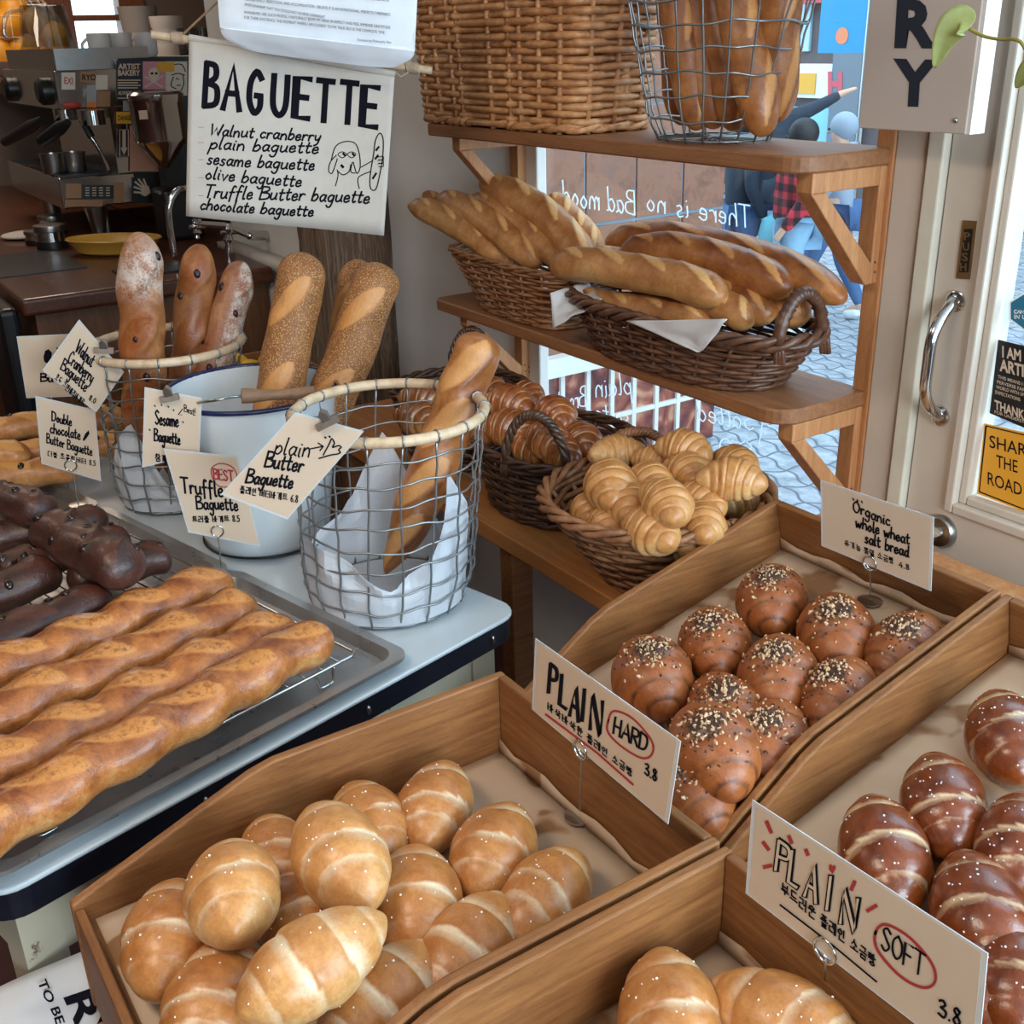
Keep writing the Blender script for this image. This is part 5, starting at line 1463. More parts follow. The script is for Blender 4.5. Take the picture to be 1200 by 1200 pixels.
# card behind
p, nn = vplane(50, 430, 2.42, 8, .0)
t, pf, n = card('white card with a black blot half hidden behind the diamond turned card', [(21, 396), (84, 393), (84, 463), (32, 465)], p, nn)
k = Ink(pf, n); k.blob([(51, 418), (53, 411), (57, 409), (61, 413), (60, 422), (56, 426), (52, 424)]); k.poly([(67, 408), (72, 412), (66, 420)], 2)
k.text('Bu', (48, 447), (62, 447), 9, 2); k.done('black_lettering', M_ink, t)
MB().tube([at(60, 466, p=p, n=nn), V((at(60, 466, p=p, n=nn).x, at(60, 466, p=p, n=nn).y, ZT + .002))], .0018, 6).build('stand_stem', M_steel, t)

# ------------------------------------------------------------------ BAGUETTE banner, tote bag, dowel
p, nn = vplane(340, 160, 2.30, 0, 0)
pf = lambda x, y: at(x, y, p=p, n=nn)
t = thing('canvas_banner', 'canvas banner lettered BAGUETTE with a handwritten list, hanging in front of the timber post', 'banner', pf(335, 265))
TLc, TRc, BRc, BLc = (222, 42), (463, 84), (450, 276), (218, 253)
def bil(u, v, P4=(TLc, TRc, BRc, BLc)):
    a = V((*P4[0], 0)).lerp(V((*P4[1], 0)), u); b = V((*P4[3], 0)).lerp(V((*P4[2], 0)), u); c = a.lerp(b, v); return c.x, c.y
bow = lambda x, y: nn * (.004 * sin((x - 218) / 245 * PI * 2.2))
pfb = lambda x, y: pf(x, y) + bow(x, y)
o = MB().grid(lambda u, v: pfb(*bil(u, v)), 40, 12).build('cloth', M_canvas, t, 'all'); o.modifiers.new('s', 'SOLIDIFY').thickness = .001
mb = MB(); mb.tube([pf(222, 44), pf(463, 87)], .006, 8); mb.build('top_hem', M_canvas, t)
k = Ink(pfb, nn, .0014)
for ch, x0, y0, x1, y1, h in (('B', 240, 124, 254, 126, 50), ('A', 262, 127, 281, 129, 50), ('G', 291, 131, 306, 133, 48), ('U', 319, 134, 335, 136, 46), ('E', 345, 137, 361, 139, 46), ('T', 370, 141, 388, 143, 47), ('T', 398, 143, 416, 145, 47), ('E', 424, 147, 441, 149, 46)):
    k.text(ch, (x0, y0), (x1, y1), h, 7.2, up=(.06, -1), jit=0)
rowsb = [('Walnut cranberry', 246, 158, 374, 166, 13), ('plain baguette', 246, 174, 372, 180, 14), ('sesame baguette', 243, 192, 367, 200, 14), ('olive baguette', 241, 209, 352, 219, 14), ('Truffle Butter baguette', 239, 231, 432, 238, 15), ('chocolate baguette', 235, 245, 366, 254, 13)]
for s_, x0, y0, x1, y1, h in rowsb: k.text(s_, (x0, y0), (x1, y1), h, 2.2, up=(.16, -1), slant=.12, seed=x0)
dg = [[(393, 218), (396, 206), (395, 199)], [(421, 221), (420, 208), (434, 201)], [(423, 196), (437, 188)]]
for q in dg: k.poly(q, 1.1)
k.poly([(388, 188), (393, 172), (404, 166), (416, 168), (421, 180), (422, 196), (418, 203), (414, 190)], 1.2)
k.poly([(394, 182), (387, 190), (385, 200), (389, 203), (394, 190), (395, 186)], 1.2)
k.poly([(396, 201), (402, 205), (409, 201), (411, 193)], 1.2); k.poly([(413, 190), (411, 201), (416, 203)], 1.1)
for ex in (401, 412): k.poly([(ex - 5, 181), (ex, 178), (ex + 5, 181), (ex, 185)], 1.0, closed=True); k.line([(ex + 1, 180), (ex + 3, 182)], 2.4)
k.line([(400, 194), (402, 196)], 3)
k.poly([(445, 156), (449, 162), (449, 180), (447, 195), (442, 218), (438, 223), (434, 219), (434, 205), (438, 180), (440, 165)], 1.3, closed=True)
for a, b in (((441, 176), (444, 172)), ((440, 186), (443, 182)), ((437, 209), (441, 203))): k.line([a, b], 2.4)
for yy in (184, 188, 192): k.poly([(443, yy), (449, yy - 1), (449, yy + 3), (444, yy + 3)], 1.0)
k.done('black_lettering', M_ink, t)
M_tick = plain('pale_red_pencil', rgb(196, 140, 130), .8)
for yy in (149, 167, 187, 208, 229):
    k = Ink(pfb, nn, .0014); k.line([(233, yy), (239, yy)], 1); k.done('red_tick', M_tick, t)
t = thing('hanging_dowel', 'wooden dowel with rope ends that carries the BAGUETTE banner', 'dowel', pf(340, 70))
bk = -nn * .012
MB().tube([pf(176, 41) + bk, pf(506, 83) + bk], .0075, 10).build('rod', M_rattan, t)
for (xa, ya, xb, yb_) in ((200, 44, 213, 45), (476, 79, 490, 81)):
    mb = MB(); A, B = pf(xa, ya) + bk, pf(xb, yb_) + bk
    mb.tube([A.lerp(B, i / 60) + (V((0, 0, 1)) * cos(i * .9) + nn * sin(i * .9)) * .0095 for i in range(61)], .0022, 5); mb.build('rope_binding', plain('jute_rope', rgb(178, 152, 126), .9, .15, 80) if xa == 200 else MATS['jute_rope'], t, 'all')
apex = pf(345, -85) + bk
for q_ in ([pf(213, 40) + bk, apex], [pf(483, 76) + bk, apex], [apex, V((apex.x, apex.y, 2.7))]): MB().tube(q_, .0022, 5).build('hanging_rope', MATS['jute_rope'], t, 'all')
MB().tube([pf(462, 84), pf(470, 90), pf(483, 82) + bk], .002, 5).build('tie_string', MATS['jute_rope'], t, 'all')
# tote bag
p2, n2 = vplane(370, 30, 2.18, 2, 0)
pf2 = lambda x, y: at(x, y, p=p2, n=n2)
t = thing('tote_bag', 'white cotton tote bag printed with small black text hanging over the banner', 'bag', pf2(370, 80))
P4 = ((250, -60), (492, -60), (486, 60), (258, 33))
mb = MB()
def totef(sd):
    def fn(u, v):
        x, y = bil(u, v, P4); e = (max(0, sin(PI * u)) ** .5) * (max(0, sin(PI * min(1, v * .5 + .5))) ** .5 if v > 0 else 1)
        return pf2(x, y) + n2 * (sd * .022 * e + .006 * MN.noise(V((u * 5, v * 4, 3.0 + sd)))) 
    return fn
mb.grid(totef(1), 36, 18); mb.grid(totef(-1), 36, 18)
# boxed bottom panel hanging below the seam
G4 = ((258, 33), (486, 60), (461, 82), (284, 60))
def botf(u, v):
    xa, xb = 258 + 26 * v ** 1.9, 486 - 25 * v ** 1.9; x = xa + (xb - xa) * u; y = bil(u, v ** .85, G4)[1] - 3 * v * (abs(2 * u - 1) ** 6); return pf2(x, y) + n2 * (.022 * (1 - v) * max(0, sin(PI * u)) ** .5 - .014 * v + .003 * MN.noise(V((u * 6, v * 3, 9))))
mb.grid(botf, 36, 6)
mb.build('bag_body', M_tote, t, 'all')
for hx_ in (325, 415): MB().tube([pf2(hx_, -58), V((pf2(hx_, -58).x, pf2(hx_, -58).y, 2.69))], .010, 6, flat=.3).build('strap', M_tote, t)
sm = MB(); sm.tube([totef(1)(u / 24, 1.0) + n2 * .001 for u in range(25)], .0016, 5); sm.build('seam', M_tote, t, 'all')
def pft(x, y):
    v = (y + 60 - 0) / (93 + (x - 258) * .118); u = (x - 254) / 234
    return pf2(x, y) + n2 * (.022 * (max(0, sin(PI * max(0.02, min(.98, u)))) ** .5) * (max(0, sin(PI * min(1, v * .5 + .5))) ** .5) + .008)
lines_ = [('DIFFERENCE. IT IS MORE THAN THE BROAD TERM AND EXPERIENCE', 292, -10, 457, 2, 3.4), ('CONSISTENCY, REPETITION, AND ACCUMULATION. I BELIEVE IT IS AN INTENTIONAL, PERFECTLY PREPARED', 290, 1, 458, 19, 3.4), ('SPORTSMANSHIP THAT YOU COULD NOT ACHIEVE OVERNIGHT.', 289, 7, 383, 22, 3.4),
          ('WHENEVER I SEE SUCH PEOPLE, I NATURALLY BOW MY HEAD IN REPECT AND FEEL IMMENSE GRATITUDE', 288, 16, 458, 34, 3.4), ('FOR THEIR EXISTENCE. THE MOMENT WHEN I AM CLOSEST TO MY TRUE SELF IS THE COMPLETE TIME.', 288, 22, 452, 40, 3.4)]
for s_, x0, y0, x1, y1, h in lines_: printed(s_, pft, n2, (x0, y0), (x1, y1), h, 'printed_line', M_ink, t)
printed('Donated by Philosophy Ryo', pft, n2, (420, 48), (459, 51), 3.0, 'printed_line', M_ink, t)

# ------------------------------------------------------------------ door furniture, sign, plant
YD = yd0
pfd = lambda x, y: at(x, y, Y=YD)
c0, c1_ = pfd(1117, 352), pfd(1106, 488)
hd = MB()
xh = (c0.x + c1_.x) / 2
path = smoothpath([V((xh, YD - .004, c0.z)), V((xh, YD - .03, c0.z - .02)), V((xh, YD - .048, c0.z - .05)), V((xh, YD - .05, (c0.z + c1_.z) / 2)), V((xh, YD - .048, c1_.z + .05)), V((xh, YD - .03, c1_.z + .02)), V((xh, YD - .004, c1_.z))], 6)
hd.tube(path, [.009 if 3 < i < len(path) - 4 else .010 for i in range(len(path))], 12)
for c in (c0, c1_): hd.lathe([(.0165, 0), (.0165, .004), (.013, .006)], V((xh, YD, c.z)), 20, rx(PI / 2))
ho = hd.build('door_handle', M_chrome, d)
mb = MB()
for c in (c0, c1_): mb.ball((xh, YD - .012 if False else YD - .0065, c.z + (.008 if c is c0 else -.008)), .0042, 8, 5)
mb.build('screw', M_steel, ho)
def decal_plate(name, quad, mat, parent, th=.0012, Y=None, cam_side=-1):
    pts = [at(x, y, Y=Y) for x, y in quad]
    return MB().prism([q + V((0, -th, 0)) for q in pts], (0, th * .98, 0)).build(name, mat, parent, False)
pp = decal_plate('push_plate', [(1129, 258), (1145, 259), (1137, 327), (1121, 326)], M_brass, d, .0022, YD)
bl = decal_plate('black_panel', [(1131, 268), (1141.5, 268), (1136, 319), (1125, 319)], M_black, pp, .0026, YD)
for ch, x, y in (('P', 1131, 281), ('U', 1129.7, 293), ('S', 1128.3, 305), ('H', 1126.5, 317)): printed(ch, lambda a, b: at(a, b, Y=YD), (0, -1, 0), (x, y), (x + 7.5, y + .5), 9.5, 'push_letter', M_brass, pp, .02, lift=.0030)
dl = pfd(1104, 622)
mb = MB().lathe([(.0285, 0), (.0285, .006), (.024, .012), (.012, .014), (.012, .02)], V((dl.x - .0, YD, dl.z)), 28, rx(PI / 2)); lo = mb.build('thumb_turn_lock', M_steel, d)
MB().box((dl.x - .004, YD - .026, dl.z), (.026, .014, .009), ry(.35)).build('thumb_turn', M_steel, lo, False)
# stickers on the door glass
YG = YW + .018
def sticker(name, quad, mat, th=.0008): return decal_plate(name, quad, mat, d, th, YG)
pfg = lambda x, y: at(x, y, Y=YG)
s1 = sticker('black_sticker', [(1170, 398), (1262, 420), (1254, 524), (1160, 484)], M_black)
for s_, x0, y0, x1, y1, h, bo in (('I AM', 1175, 418, 1197, 423, 13, .03), ('ARTIST', 1172, 434, 1215, 445, 14, .03), ('THANK YOU', 1166, 479, 1224, 500, 11, .03), ('FOR UNDERSTANDING', 1166, 484, 1222, 503, 3.5, .01),
                              ('THIS MEANS I LIVE IN A', 1170, 443, 1220, 458, 4, .01), ('PERVERSE FANTASY', 1169, 449, 1215, 463, 4, .01), ('WORLD WITH UNREALISTIC', 1168, 455, 1220, 470, 4, .01), ('EXPECTATIONS', 1167, 461, 1196, 470, 4, .01)):
    printed(s_, pfg, (0, -1, 0), (x0, y0), (x1, y1), h, 'sticker_text', M_card, s1, bo, lift=.0012)
s2 = sticker('road_sticker', [(1154, 496), (1260, 520), (1252, 620), (1145, 578)], plain('sign_yellow', rgb(226, 160, 50), .45))
for s_, x0, y0, x1, y1 in (('SHARE', 1160, 524, 1212, 537), ('THE', 1168, 547, 1193, 554), ('ROAD', 1158, 567, 1198, 581)):
    printed(s_, pfg, (0, -1, 0), (x0, y0), (x1, y1), 15, 'sticker_text', M_ink, s2, .004, lift=.0012)
k = Ink(pfg, (0, -1, 0), .0011); k.line([(1156, 499), (1258, 523), (1250, 616), (1148, 576), (1156, 499), (1160, 500)], 1.4); k.done('sticker_border', M_ink, s2)
s3 = sticker('blue_hexagon_sticker', [(1184, 354), (1200, 344), (1222, 350), (1222, 386), (1200, 386), (1184, 374)], plain('sticker_blue', rgb(40, 110, 140), .4))
k = Ink(pfg, (0, -1, 0), .0011); k.line([(1184, 354), (1200, 344), (1222, 350)], 2); k.line([(1184, 354), (1184, 374), (1200, 386)], 2)
k.text('CAMERAS', (1189, 367), (1216, 368), 4, 1); k.text('IN USE', (1189, 373), (1212, 374), 4, 1); k.done('sticker_marks', M_whitepaint, s3)
# RY board
t = thing('letter_board', 'thick cream board with large dark letters R Y hanging beside the window', 'sign', at(1070, 150, Y=1.40))
YS = 1.40
q = [at(x, y, Y=YS) for x, y in ((1012, -60), (1156, -60), (1131, 156), (1006, 150))]
bx = [V((at(1006, 150, Y=YS).x, YS, at(1006, 150, Y=YS).z)), V((at(1131, 156, Y=YS).x, YS, at(1131, 156, Y=YS).z))]
x0, x1, z0 = bx[0].x, bx[1].x, min(bx[0].z, bx[1].z); zt_ = at(1080, -120, Y=YS).z
bevel(MB().bb((x0, YS, z0), (x1, YS + .034, zt_)).build('board', plain('board_paint', rgb(186, 170, 158), .6, .03, 12), t, False), .0015)
mb = MB().bb((x1, YS + .002, z0), (x1 + .006, YS + .034, zt_)).build('white_edge', M_frame, t, False)
pfs = lambda x, y: at(x, y, Y=YS)
for ch, xa, ya, xb, yb_, h in (('R', 1048.5, 53, 1098, 53.5, 54), ('Y', 1044, 121, 1097, 122.5, 52)):
    printed(ch, pfs, (0, -1, 0), (xa, ya), (xb, yb_), h, 'letter', plain('letter_navy', rgb(22, 30, 44), .6) if ch == 'R' else MATS['letter_navy'], t, .045, up=(.06, -1), lift=.0008)
sc_ = at(1120, 141, Y=YS); so = MB().ball((sc_.x, YS, sc_.z), .004, 8, 5).build('screw', M_steel, t)
# plant
M_leaf = plain('pothos_leaf', rgb(142, 146, 84), .45, .2, 30, .1)
t = thing('trailing_plant', 'trailing pothos stem with a drooping yellow green leaf in front of the board', 'plant', at(1200, 50, Y=1.30))
st_ = [at(1136, 34, Y=1.30), at(1152, 42, Y=1.30), at(1170, 46, Y=1.30), at(1196, 49, Y=1.29), at(1215, 80, Y=1.29), at(1230, 20, Y=1.28)]
MB().tube(smoothpath(st_, 6), .0022, 6).build('stem', plain('plant_stem', rgb(150, 140, 60), .5), t, 'all')
def leaf(pts, nn_, w, parent, fold=.25):
    P_ = smoothpath(pts, 6); N = len(P_); mb = MB()
    def fn(u, v):
        i = min(N - 1, int(v * (N - 1) + .5)); s = v
        wid = w * (sin(PI * min(1, s ** .75 * .97 + .02)) ** .8)
        td = (P_[min(N - 1, i + 1)] - P_[max(0, i - 1)]).normalized(); sd = td.cross(nn_).normalized()
        x = (u - .5) * 2
        return P_[i] + sd * wid * x + nn_ * (abs(x) * wid * fold)
    mb.grid(fn, 9, N); o = mb.build('leaf', M_leaf, parent, 'all'); o.modifiers.new('s', 'SOLIDIFY').thickness = .0008; return o
nl_ = (CAM - at(1110, 50, Y=1.30)).normalized()
leaf([at(1137, 32, Y=1.30), at(1124, 26, Y=1.295), at(1108, 44, Y=1.29), at(1095, 80, Y=1.29)], (nl_ + V((.3, 0, .5))).normalized(), .020, t)
leaf([at(1215, 70, Y=1.29), at(1203, 85, Y=1.29), at(1190, 103, Y=1.29)], (nl_ + V((-.4, 0, .2))).normalized(), .012, t)
# printed paper bag at the bottom left
t = thing('paper_bag', 'crumpled white paper bag printed with black letters at the bottom left corner', 'bag', at(60, 1200, p=V((-.93, .10, .6)), n=V((.8, -.5, .35))))
nb = V((.75, -.45, .45)).normalized(); pb = at(100, 1160, Z=.60)
pfp = lambda x, y: at(x, y, p=pb, n=nb) + nb * .012 * MN.noise(V((x * .018, y * .018, 2)))
edge_ = lambda u: (-30 + 182 * u, 1178 - 66 * min(1, u * 1.25) ** .8 + (0 if u < .8 else 10 * (u - .8) / .2))
o = MB().grid(lambda u, v: (lambda a: pfp(a[0] + v * 45, a[1] + v * 180))(edge_(u)) - nb * (.02 * max(0, .15 - v) / .15), 26, 20).build('bag_sheet', plain('bag_paper', rgb(206, 204, 202), .75, .03, 20), t, 'all')
o.modifiers.new('s', 'SOLIDIFY').thickness = .001
for s_, a, b, h, bo in (('TO BE OPENED', (46, 1148), (92, 1286), 11, .02), ('RYO', (76, 1168), (118, 1296), 34, .03)):
    printed(s_, pfp, nb, a, b, h, 'printed_word', M_ink, t, bo, up=(.94, -.33), lift=.002)
# ------------------------------------------------------------------ coffee corner at the back left
ZC = .9
t = thing('coffee_counter', 'dark varnished wooden counter carrying the espresso machine', 'counter', (-5.2, 1.1, 0))
bevel(MB().bb((-6.95, .60, ZC - .055), (-3.62, 1.415, ZC)).build('counter_top', M_counter, t, False), .012, 3)
MB().bb((-6.9, .64, 0), (-3.67, 1.41, ZC - .055)).build('counter_front', M_counterfront, t, False)
o = MB().bb((-6.95, 1.42, 0), (-4.24, 2.55, ZC)).build('back_counter', M_counter, None, False); tag(o, 'dark wooden back counter behind the espresso machine', 'counter')
t = thing('espresso_machine', 'chrome two group espresso machine covered in stickers on the dark counter', 'coffee machine', (-5.0, 1.25, ZC))
XS_, YF = -4.60, 1.03
sx = lambda x, y: at(x, y, X=XS_)
sy_ = lambda x, y: at(x, y, Y=YF)
M_mirror = plain('polished_steel', rgb(188, 184, 178), .14, .05, 8, metal=1.0)
zt0, zt1, zb0, zb1 = 1.388, 1.525, 1.03, 1.146
yb_ = 1.56
bevel(MB().bb((-5.55, YF, zt0), (XS_, 1.27, zt1)).build('upper_body', M_mirror, t, False), .006)
bevel(MB().bb((-5.55, YF - .05, zb0), (XS_, 1.27, zb1)).build('drip_tray_body', M_mirror, t, False), .006)
mb = MB()
for k in range(16): mb.bb((-5.5 + k * .055, YF - .04, zb1), (-5.47 + k * .055, 1.22, zb1 + .004))
mb.build('drip_grate', M_black, t, False)
MB().bb((-5.5, 1.21, zb1), (XS_ + -.01, 1.27, zt0)).build('splash_panel', M_mirror, t, False)
MB().bb((-5.5, 1.27, zb0), (XS_, yb_, 1.56)).build('rear_housing', M_black, t, False)
MB().bb((-5.5, YF + .02, zt1), (XS_ - .03, 1.4, zt1 + .075)).build('cup_warmer', M_steel, t, False)
mb = MB()
for r_i in range(2):
    for c in range(3):
        p = at(52 + c * 27, 68 + r_i * 7, X=XS_ - .03); mb.box(p + V((.001, 0, 0)), (.002, .05, .010))
for nm_, x, y in (('brew_dial', 54, 107), ('brew_dial', 14, 104)):
    c = sy_(x, y); M_ = rx(PI / 2)
    MB().lathe([(.05, 0), (.05, .02), (.035, .035)], c, 20, M_).build(nm_, M_black, t)
for k, (x, y, x2, y2) in enumerate(((80, 143, 48, 166), (50, 140, 6, 166))):
    a, b = at(x, y, Y=YF - .02), at(x2, y2, Y=YF - .10)
    g = MB().lathe([(.045, 0), (.045, .05)], V((a.x - .05, YF + .08, zt0 - .05)), 18).build('group_head', M_chrome, t)
    MB().tube([a, a.lerp(b, .3), b], [.014, .024, .020], 10).build('portafilter_handle', M_black, t)
w0 = sx(92, 132) + V((.03, 0, 0))
MB().tube(smoothpath([w0, sx(96, 150) + V((.05, 0, 0)), sx(110, 172) + V((.06, 0, 0)), sx(124, 200) + V((.06, 0, 0))], 5), .008, 8).build('steam_wand', M_chrome, t, 'all')
MB().tube([sx(93, 140) + V((.045, 0, 0)), sx(103, 160) + V((.057, 0, 0))], .014, 8).build('wand_sleeve', M_black, t)
for x, y, nm_ in ((114, 243, 'foot'), (124, 240, 'foot')):
    c = sx(x, y); MB().lathe([(.022 if x < 120 else .01, ZC), (.045 if x < 120 else .012, zb0)], V((c.x - .03, c.y, 0)), 16).build(nm_, M_steel, t)
MB().lathe([(.035, ZC), (.045, zb0)], V((-5.4, 1.1, 0)), 12).build('foot', M_steel, t)
# stickers on the side
def side_rect(name, x0, y0, x1, y1, mat, parent=t, lift=.003, X=XS_):
    a, b, c, d_ = at(x0, y0, X=X), at(x1, y0, X=X), at(x1, y1, X=X), at(x0, y1, X=X)
    e = V((lift, 0, 0))
    return MB().prism([a + e * .5, b + e * .5, c + e * .5, d_ + e * .5], e * .5).build(name, mat, parent, False)
pfS = lambda x, y: at(x, y, X=XS_)
M_stk = {n_: plain('sticker_' + n_, rgb(*c), .5) for n_, c in dict(cream=(206, 196, 178), tan=(150, 110, 74), red=(160, 44, 40), pink=(196, 140, 150), yellow=(214, 160, 40), grey=(150, 150, 150), orange=(200, 110, 40)).items()}
st = side_rect('sticker', 72, 85, 88, 105, M_stk['cream']); printed('EXI', pfS, (1, 0, 0), (75, 98), (85, 99), 8, 'sticker_text', M_stk['red'], st, .02, lift=.0036)
st = side_rect('sticker', 94, 84, 114, 96, M_stk['tan']); printed('RYO', pfS, (1, 0, 0), (96, 94), (112, 94), 7, 'sticker_text', M_ink, st, .02, lift=.0036)
side_rect('sticker', 102, 100, 113, 119, M_stk['grey']); side_rect('sticker', 114, 107, 129, 125, M_stk['tan']); side_rect('sticker', 112, 88, 126, 105, M_stk['cream']); side_rect('sticker', 102, 119, 113, 126, M_stk['orange'])
mb = MB(); c = sx(84, 123); mb.ball(c + V((.004, 0, 0)), .03, 16, 8, None, 0, (.15, 1.2, .45)); mb.build('red_oval_badge', M_stk['red'], t)
st = side_rect('sticker', 136, 71, 167, 118, plain('sticker_navy', rgb(24, 34, 46), .5))
for s_, y, h in (('ARTIST', 81, 6.5), ('BAKERY', 88.5, 6.5), ('ALWAYS GIVE', 111, 4.5)): printed(s_, pfS, (1, 0, 0), (138, y), (164, y), h, 'sticker_text', M_card, st, .03, lift=.0036)
k = Ink(pfS, (1, 0, 0), .0036)
for y in (94, 97, 100, 103): k.line([(138, y), (164 - (y % 2) * 3, y)], 1.3)
k.line([(138, 115), (158, 115)], 1.2); k.done('small_print', M_card, st)
st = side_rect('poster', 167, 72, 194, 105, M_stk['pink'])
k = Ink(pfS, (1, 0, 0), .0036)
k.blob([(174, 84), (177, 80), (182, 79), (186, 83), (186, 90), (183, 92), (183, 96), (177, 96), (177, 92), (174, 90)])
k.line([(170, 90), (190, 102)], 1.6); k.line([(190, 89), (170, 102)], 1.6); k.done('skull_and_bones', M_stk['cream'], st)
k = Ink(pfS, (1, 0, 0), .0045); k.line([(177, 86), (178.5, 86)], 2.4); k.line([(182, 86), (183.5, 86)], 2.4); k.done('skull_eyes', M_ink, st)
side_rect('yellow_tag', 184, 73, 204, 84, M_stk['yellow'], lift=.006)
st = side_rect('poster', 194, 72, 219, 112, M_stk['cream'])
k = Ink(pfS, (1, 0, 0), .0036)
for q in ([(200, 84), (204, 76), (213, 76), (217, 84)], [(201, 88), (208, 86), (216, 88)], [(203, 90), (200, 100), (206, 104)], [(214, 88), (215, 98), (212, 106)], [(206, 92), (209, 93)], [(207, 100), (211, 100)]): k.poly(q, 1.2)
k.done('line_drawing', M_ink, st)
st = side_rect('sticker', 136, 131, 159, 145, M_stk['yellow']); printed('DANGER', pfS, (1, 0, 0), (138, 141), (157, 141), 6, 'sticker_text', M_ink, st, .02, lift=.0036)
side_rect('sticker', 144, 117, 160, 130, M_stk['grey'])
st = side_rect('sticker', 139, 151, 151, 184, M_black, lift=.004); k = Ink(pfS, (1, 0, 0), .0046); k.line([(145, 154), (145, 174)], 4); k.blob([(141, 173), (149, 173), (145, 182)]); k.line([(140, 152), (150, 152), (150, 183), (140, 183), (140, 152)], .8); k.done('arrow', M_card, st)
side_rect('poster', 152, 147, 200, 201, plain('poster_peach', rgb(190, 140, 116), .5))
side_rect('sticker', 77, 215, 95, 232, M_stk['tan'], lift=.004, X=XS_ + .001); st = side_rect('label_plate', 96, 217, 133, 233, M_black, lift=.004)
k = Ink(pfS, (1, 0, 0), .0046)
for y in (220, 223, 226, 229): 
    for x in range(99, 130, 8): k.line([(x + y % 3, y), (x + 5, y)], 1.1)
k.done('small_print', M_card, st)
side_rect('sticker', 133, 214, 145, 237, M_stk['tan'], lift=.004); side_rect('sticker', 76, 234, 120, 242, M_stk['tan'], lift=.0035)
st = side_rect('sticker', 154, 208, 200, 238, M_black, lift=.004)
k = Ink(pfS, (1, 0, 0), .0046)
for a, b in (((158, 213), (168, 221)), ((157, 219), (168, 223)), ((157, 225), (168, 226)), ((162, 210), (170, 220)), ((168, 210), (172, 220))): k.line([a, b], 2.2)
k.blob([(165, 217), (174, 218), (176, 226), (170, 230), (165, 228)]); k.done('white_hand', M_card, st)
# grinder with steel hopper
t = thing('coffee_grinder', 'coffee grinder with a polished steel hopper cone and black body', 'grinder', at(200, 300, X=-4.25) * 1.0)
hx = at(187, 150, X=-4.3); zz = lambda y: at(187, y, X=-4.3).z
MB().lathe([(.012, zz(198)), (.092, zz(166)), (.096, zz(162)), (.096, zz(120)), (.100, zz(118)), (.100, zz(110)), (.09, zz(107))], V((hx.x, hx.y, 0)), 36).build('steel_hopper', M_mirror, t)
yb2 = at(205, 250, X=-4.4).y
bevel(MB().bb((-4.52, yb2 - .05, ZC), (-4.36, yb2 + .10, zz(225))).build('grinder_body', M_black, t, False), .02, 3)
MB().bb((-4.5, yb2 - .01, zz(225)), (-4.42, yb2 + .06, zz(112))).build('hopper_stand', M_black, t, False)
MB().box(at(187, 130, X=-4.2) + V((0, -.06, -.01)), (.002, .03, .03)).build('label', M_card, t, False)
# chrome tap and valves
t = thing('chrome_tap', 'curved chrome tap in front of the black grinder', 'tap', at(199, 256, X=-4.0))
MB().tube(smoothpath([V((-4.0, at(198, 256, X=-4.0).y, ZC)), at(198, 256, X=-4.0), at(199, 238, X=-4.0), at(207, 224, X=-4.0), at(222, 221, X=-4.0), at(236, 224, X=-4.02)], 6), .012, 12).build('spout', M_chrome, t, 'all')
t = thing('chrome_valves', 'row of chrome pipe fittings with hanging valves below the canvas banner', 'tap', at(275, 265, X=-3.9))
XV = -3.85
vp = lambda x, y: at(x, y, X=XV)
MB().tube([vp(226, 262), vp(262, 264), vp(292, 276)], .011, 10).build('pipe', M_chrome, t)
a, b = vp(290, 276), vp(322, 276)
MB().tube([a, a.lerp(b, .1), a.lerp(b, .2), b], [.013, .017, .017, .017], 12).build('tap_body', M_chrome, t)
MB().lathe([(.044, 0), (.044, .006)], vp(322, 276) + V((0, .01, 0)), 20, rx(PI / 2)).build('wall_flange', M_brass, t)
for x, y0_, y1_ in ((231, 256, 279), (268, 262, 306)):
    mb = MB(); N = 7
    mb.tube([vp(x, y0_ + (y1_ - y0_) * i / N) for i in range(N + 1)], [.012, .018, .009, .02, .011, .016, .008, .010], 10); mb.build('valve', M_chrome, t)
    MB().tube([vp(x - 9, y0_ + 10), vp(x + 9, y0_ + 10)], .008, 8).build('valve_handle', M_chrome, t)
# radiator
t = thing('radiator', 'white ribbed panel radiator on the wall left of the timber post', 'radiator', (-3.86, 1.46, .45))
MB().bb((-4.19, 1.44, .42), (-3.50, 1.465, .905)).build('panel', M_frame, t, False)
mb = MB()
mb.bb((-4.19, 1.425, .88), (-3.50, 1.495, .91))
for k in range(9): mb.tube([V((-4.14 + k * .075, 1.438, .46)), V((-4.14 + k * .075, 1.436, .50)), V((-4.14 + k * .075, 1.436, .80)), V((-4.14 + k * .075, 1.438, .83))], [.012, .024, .024, .012], 10)
mb.build('ribs', M_frame, t, 'all')
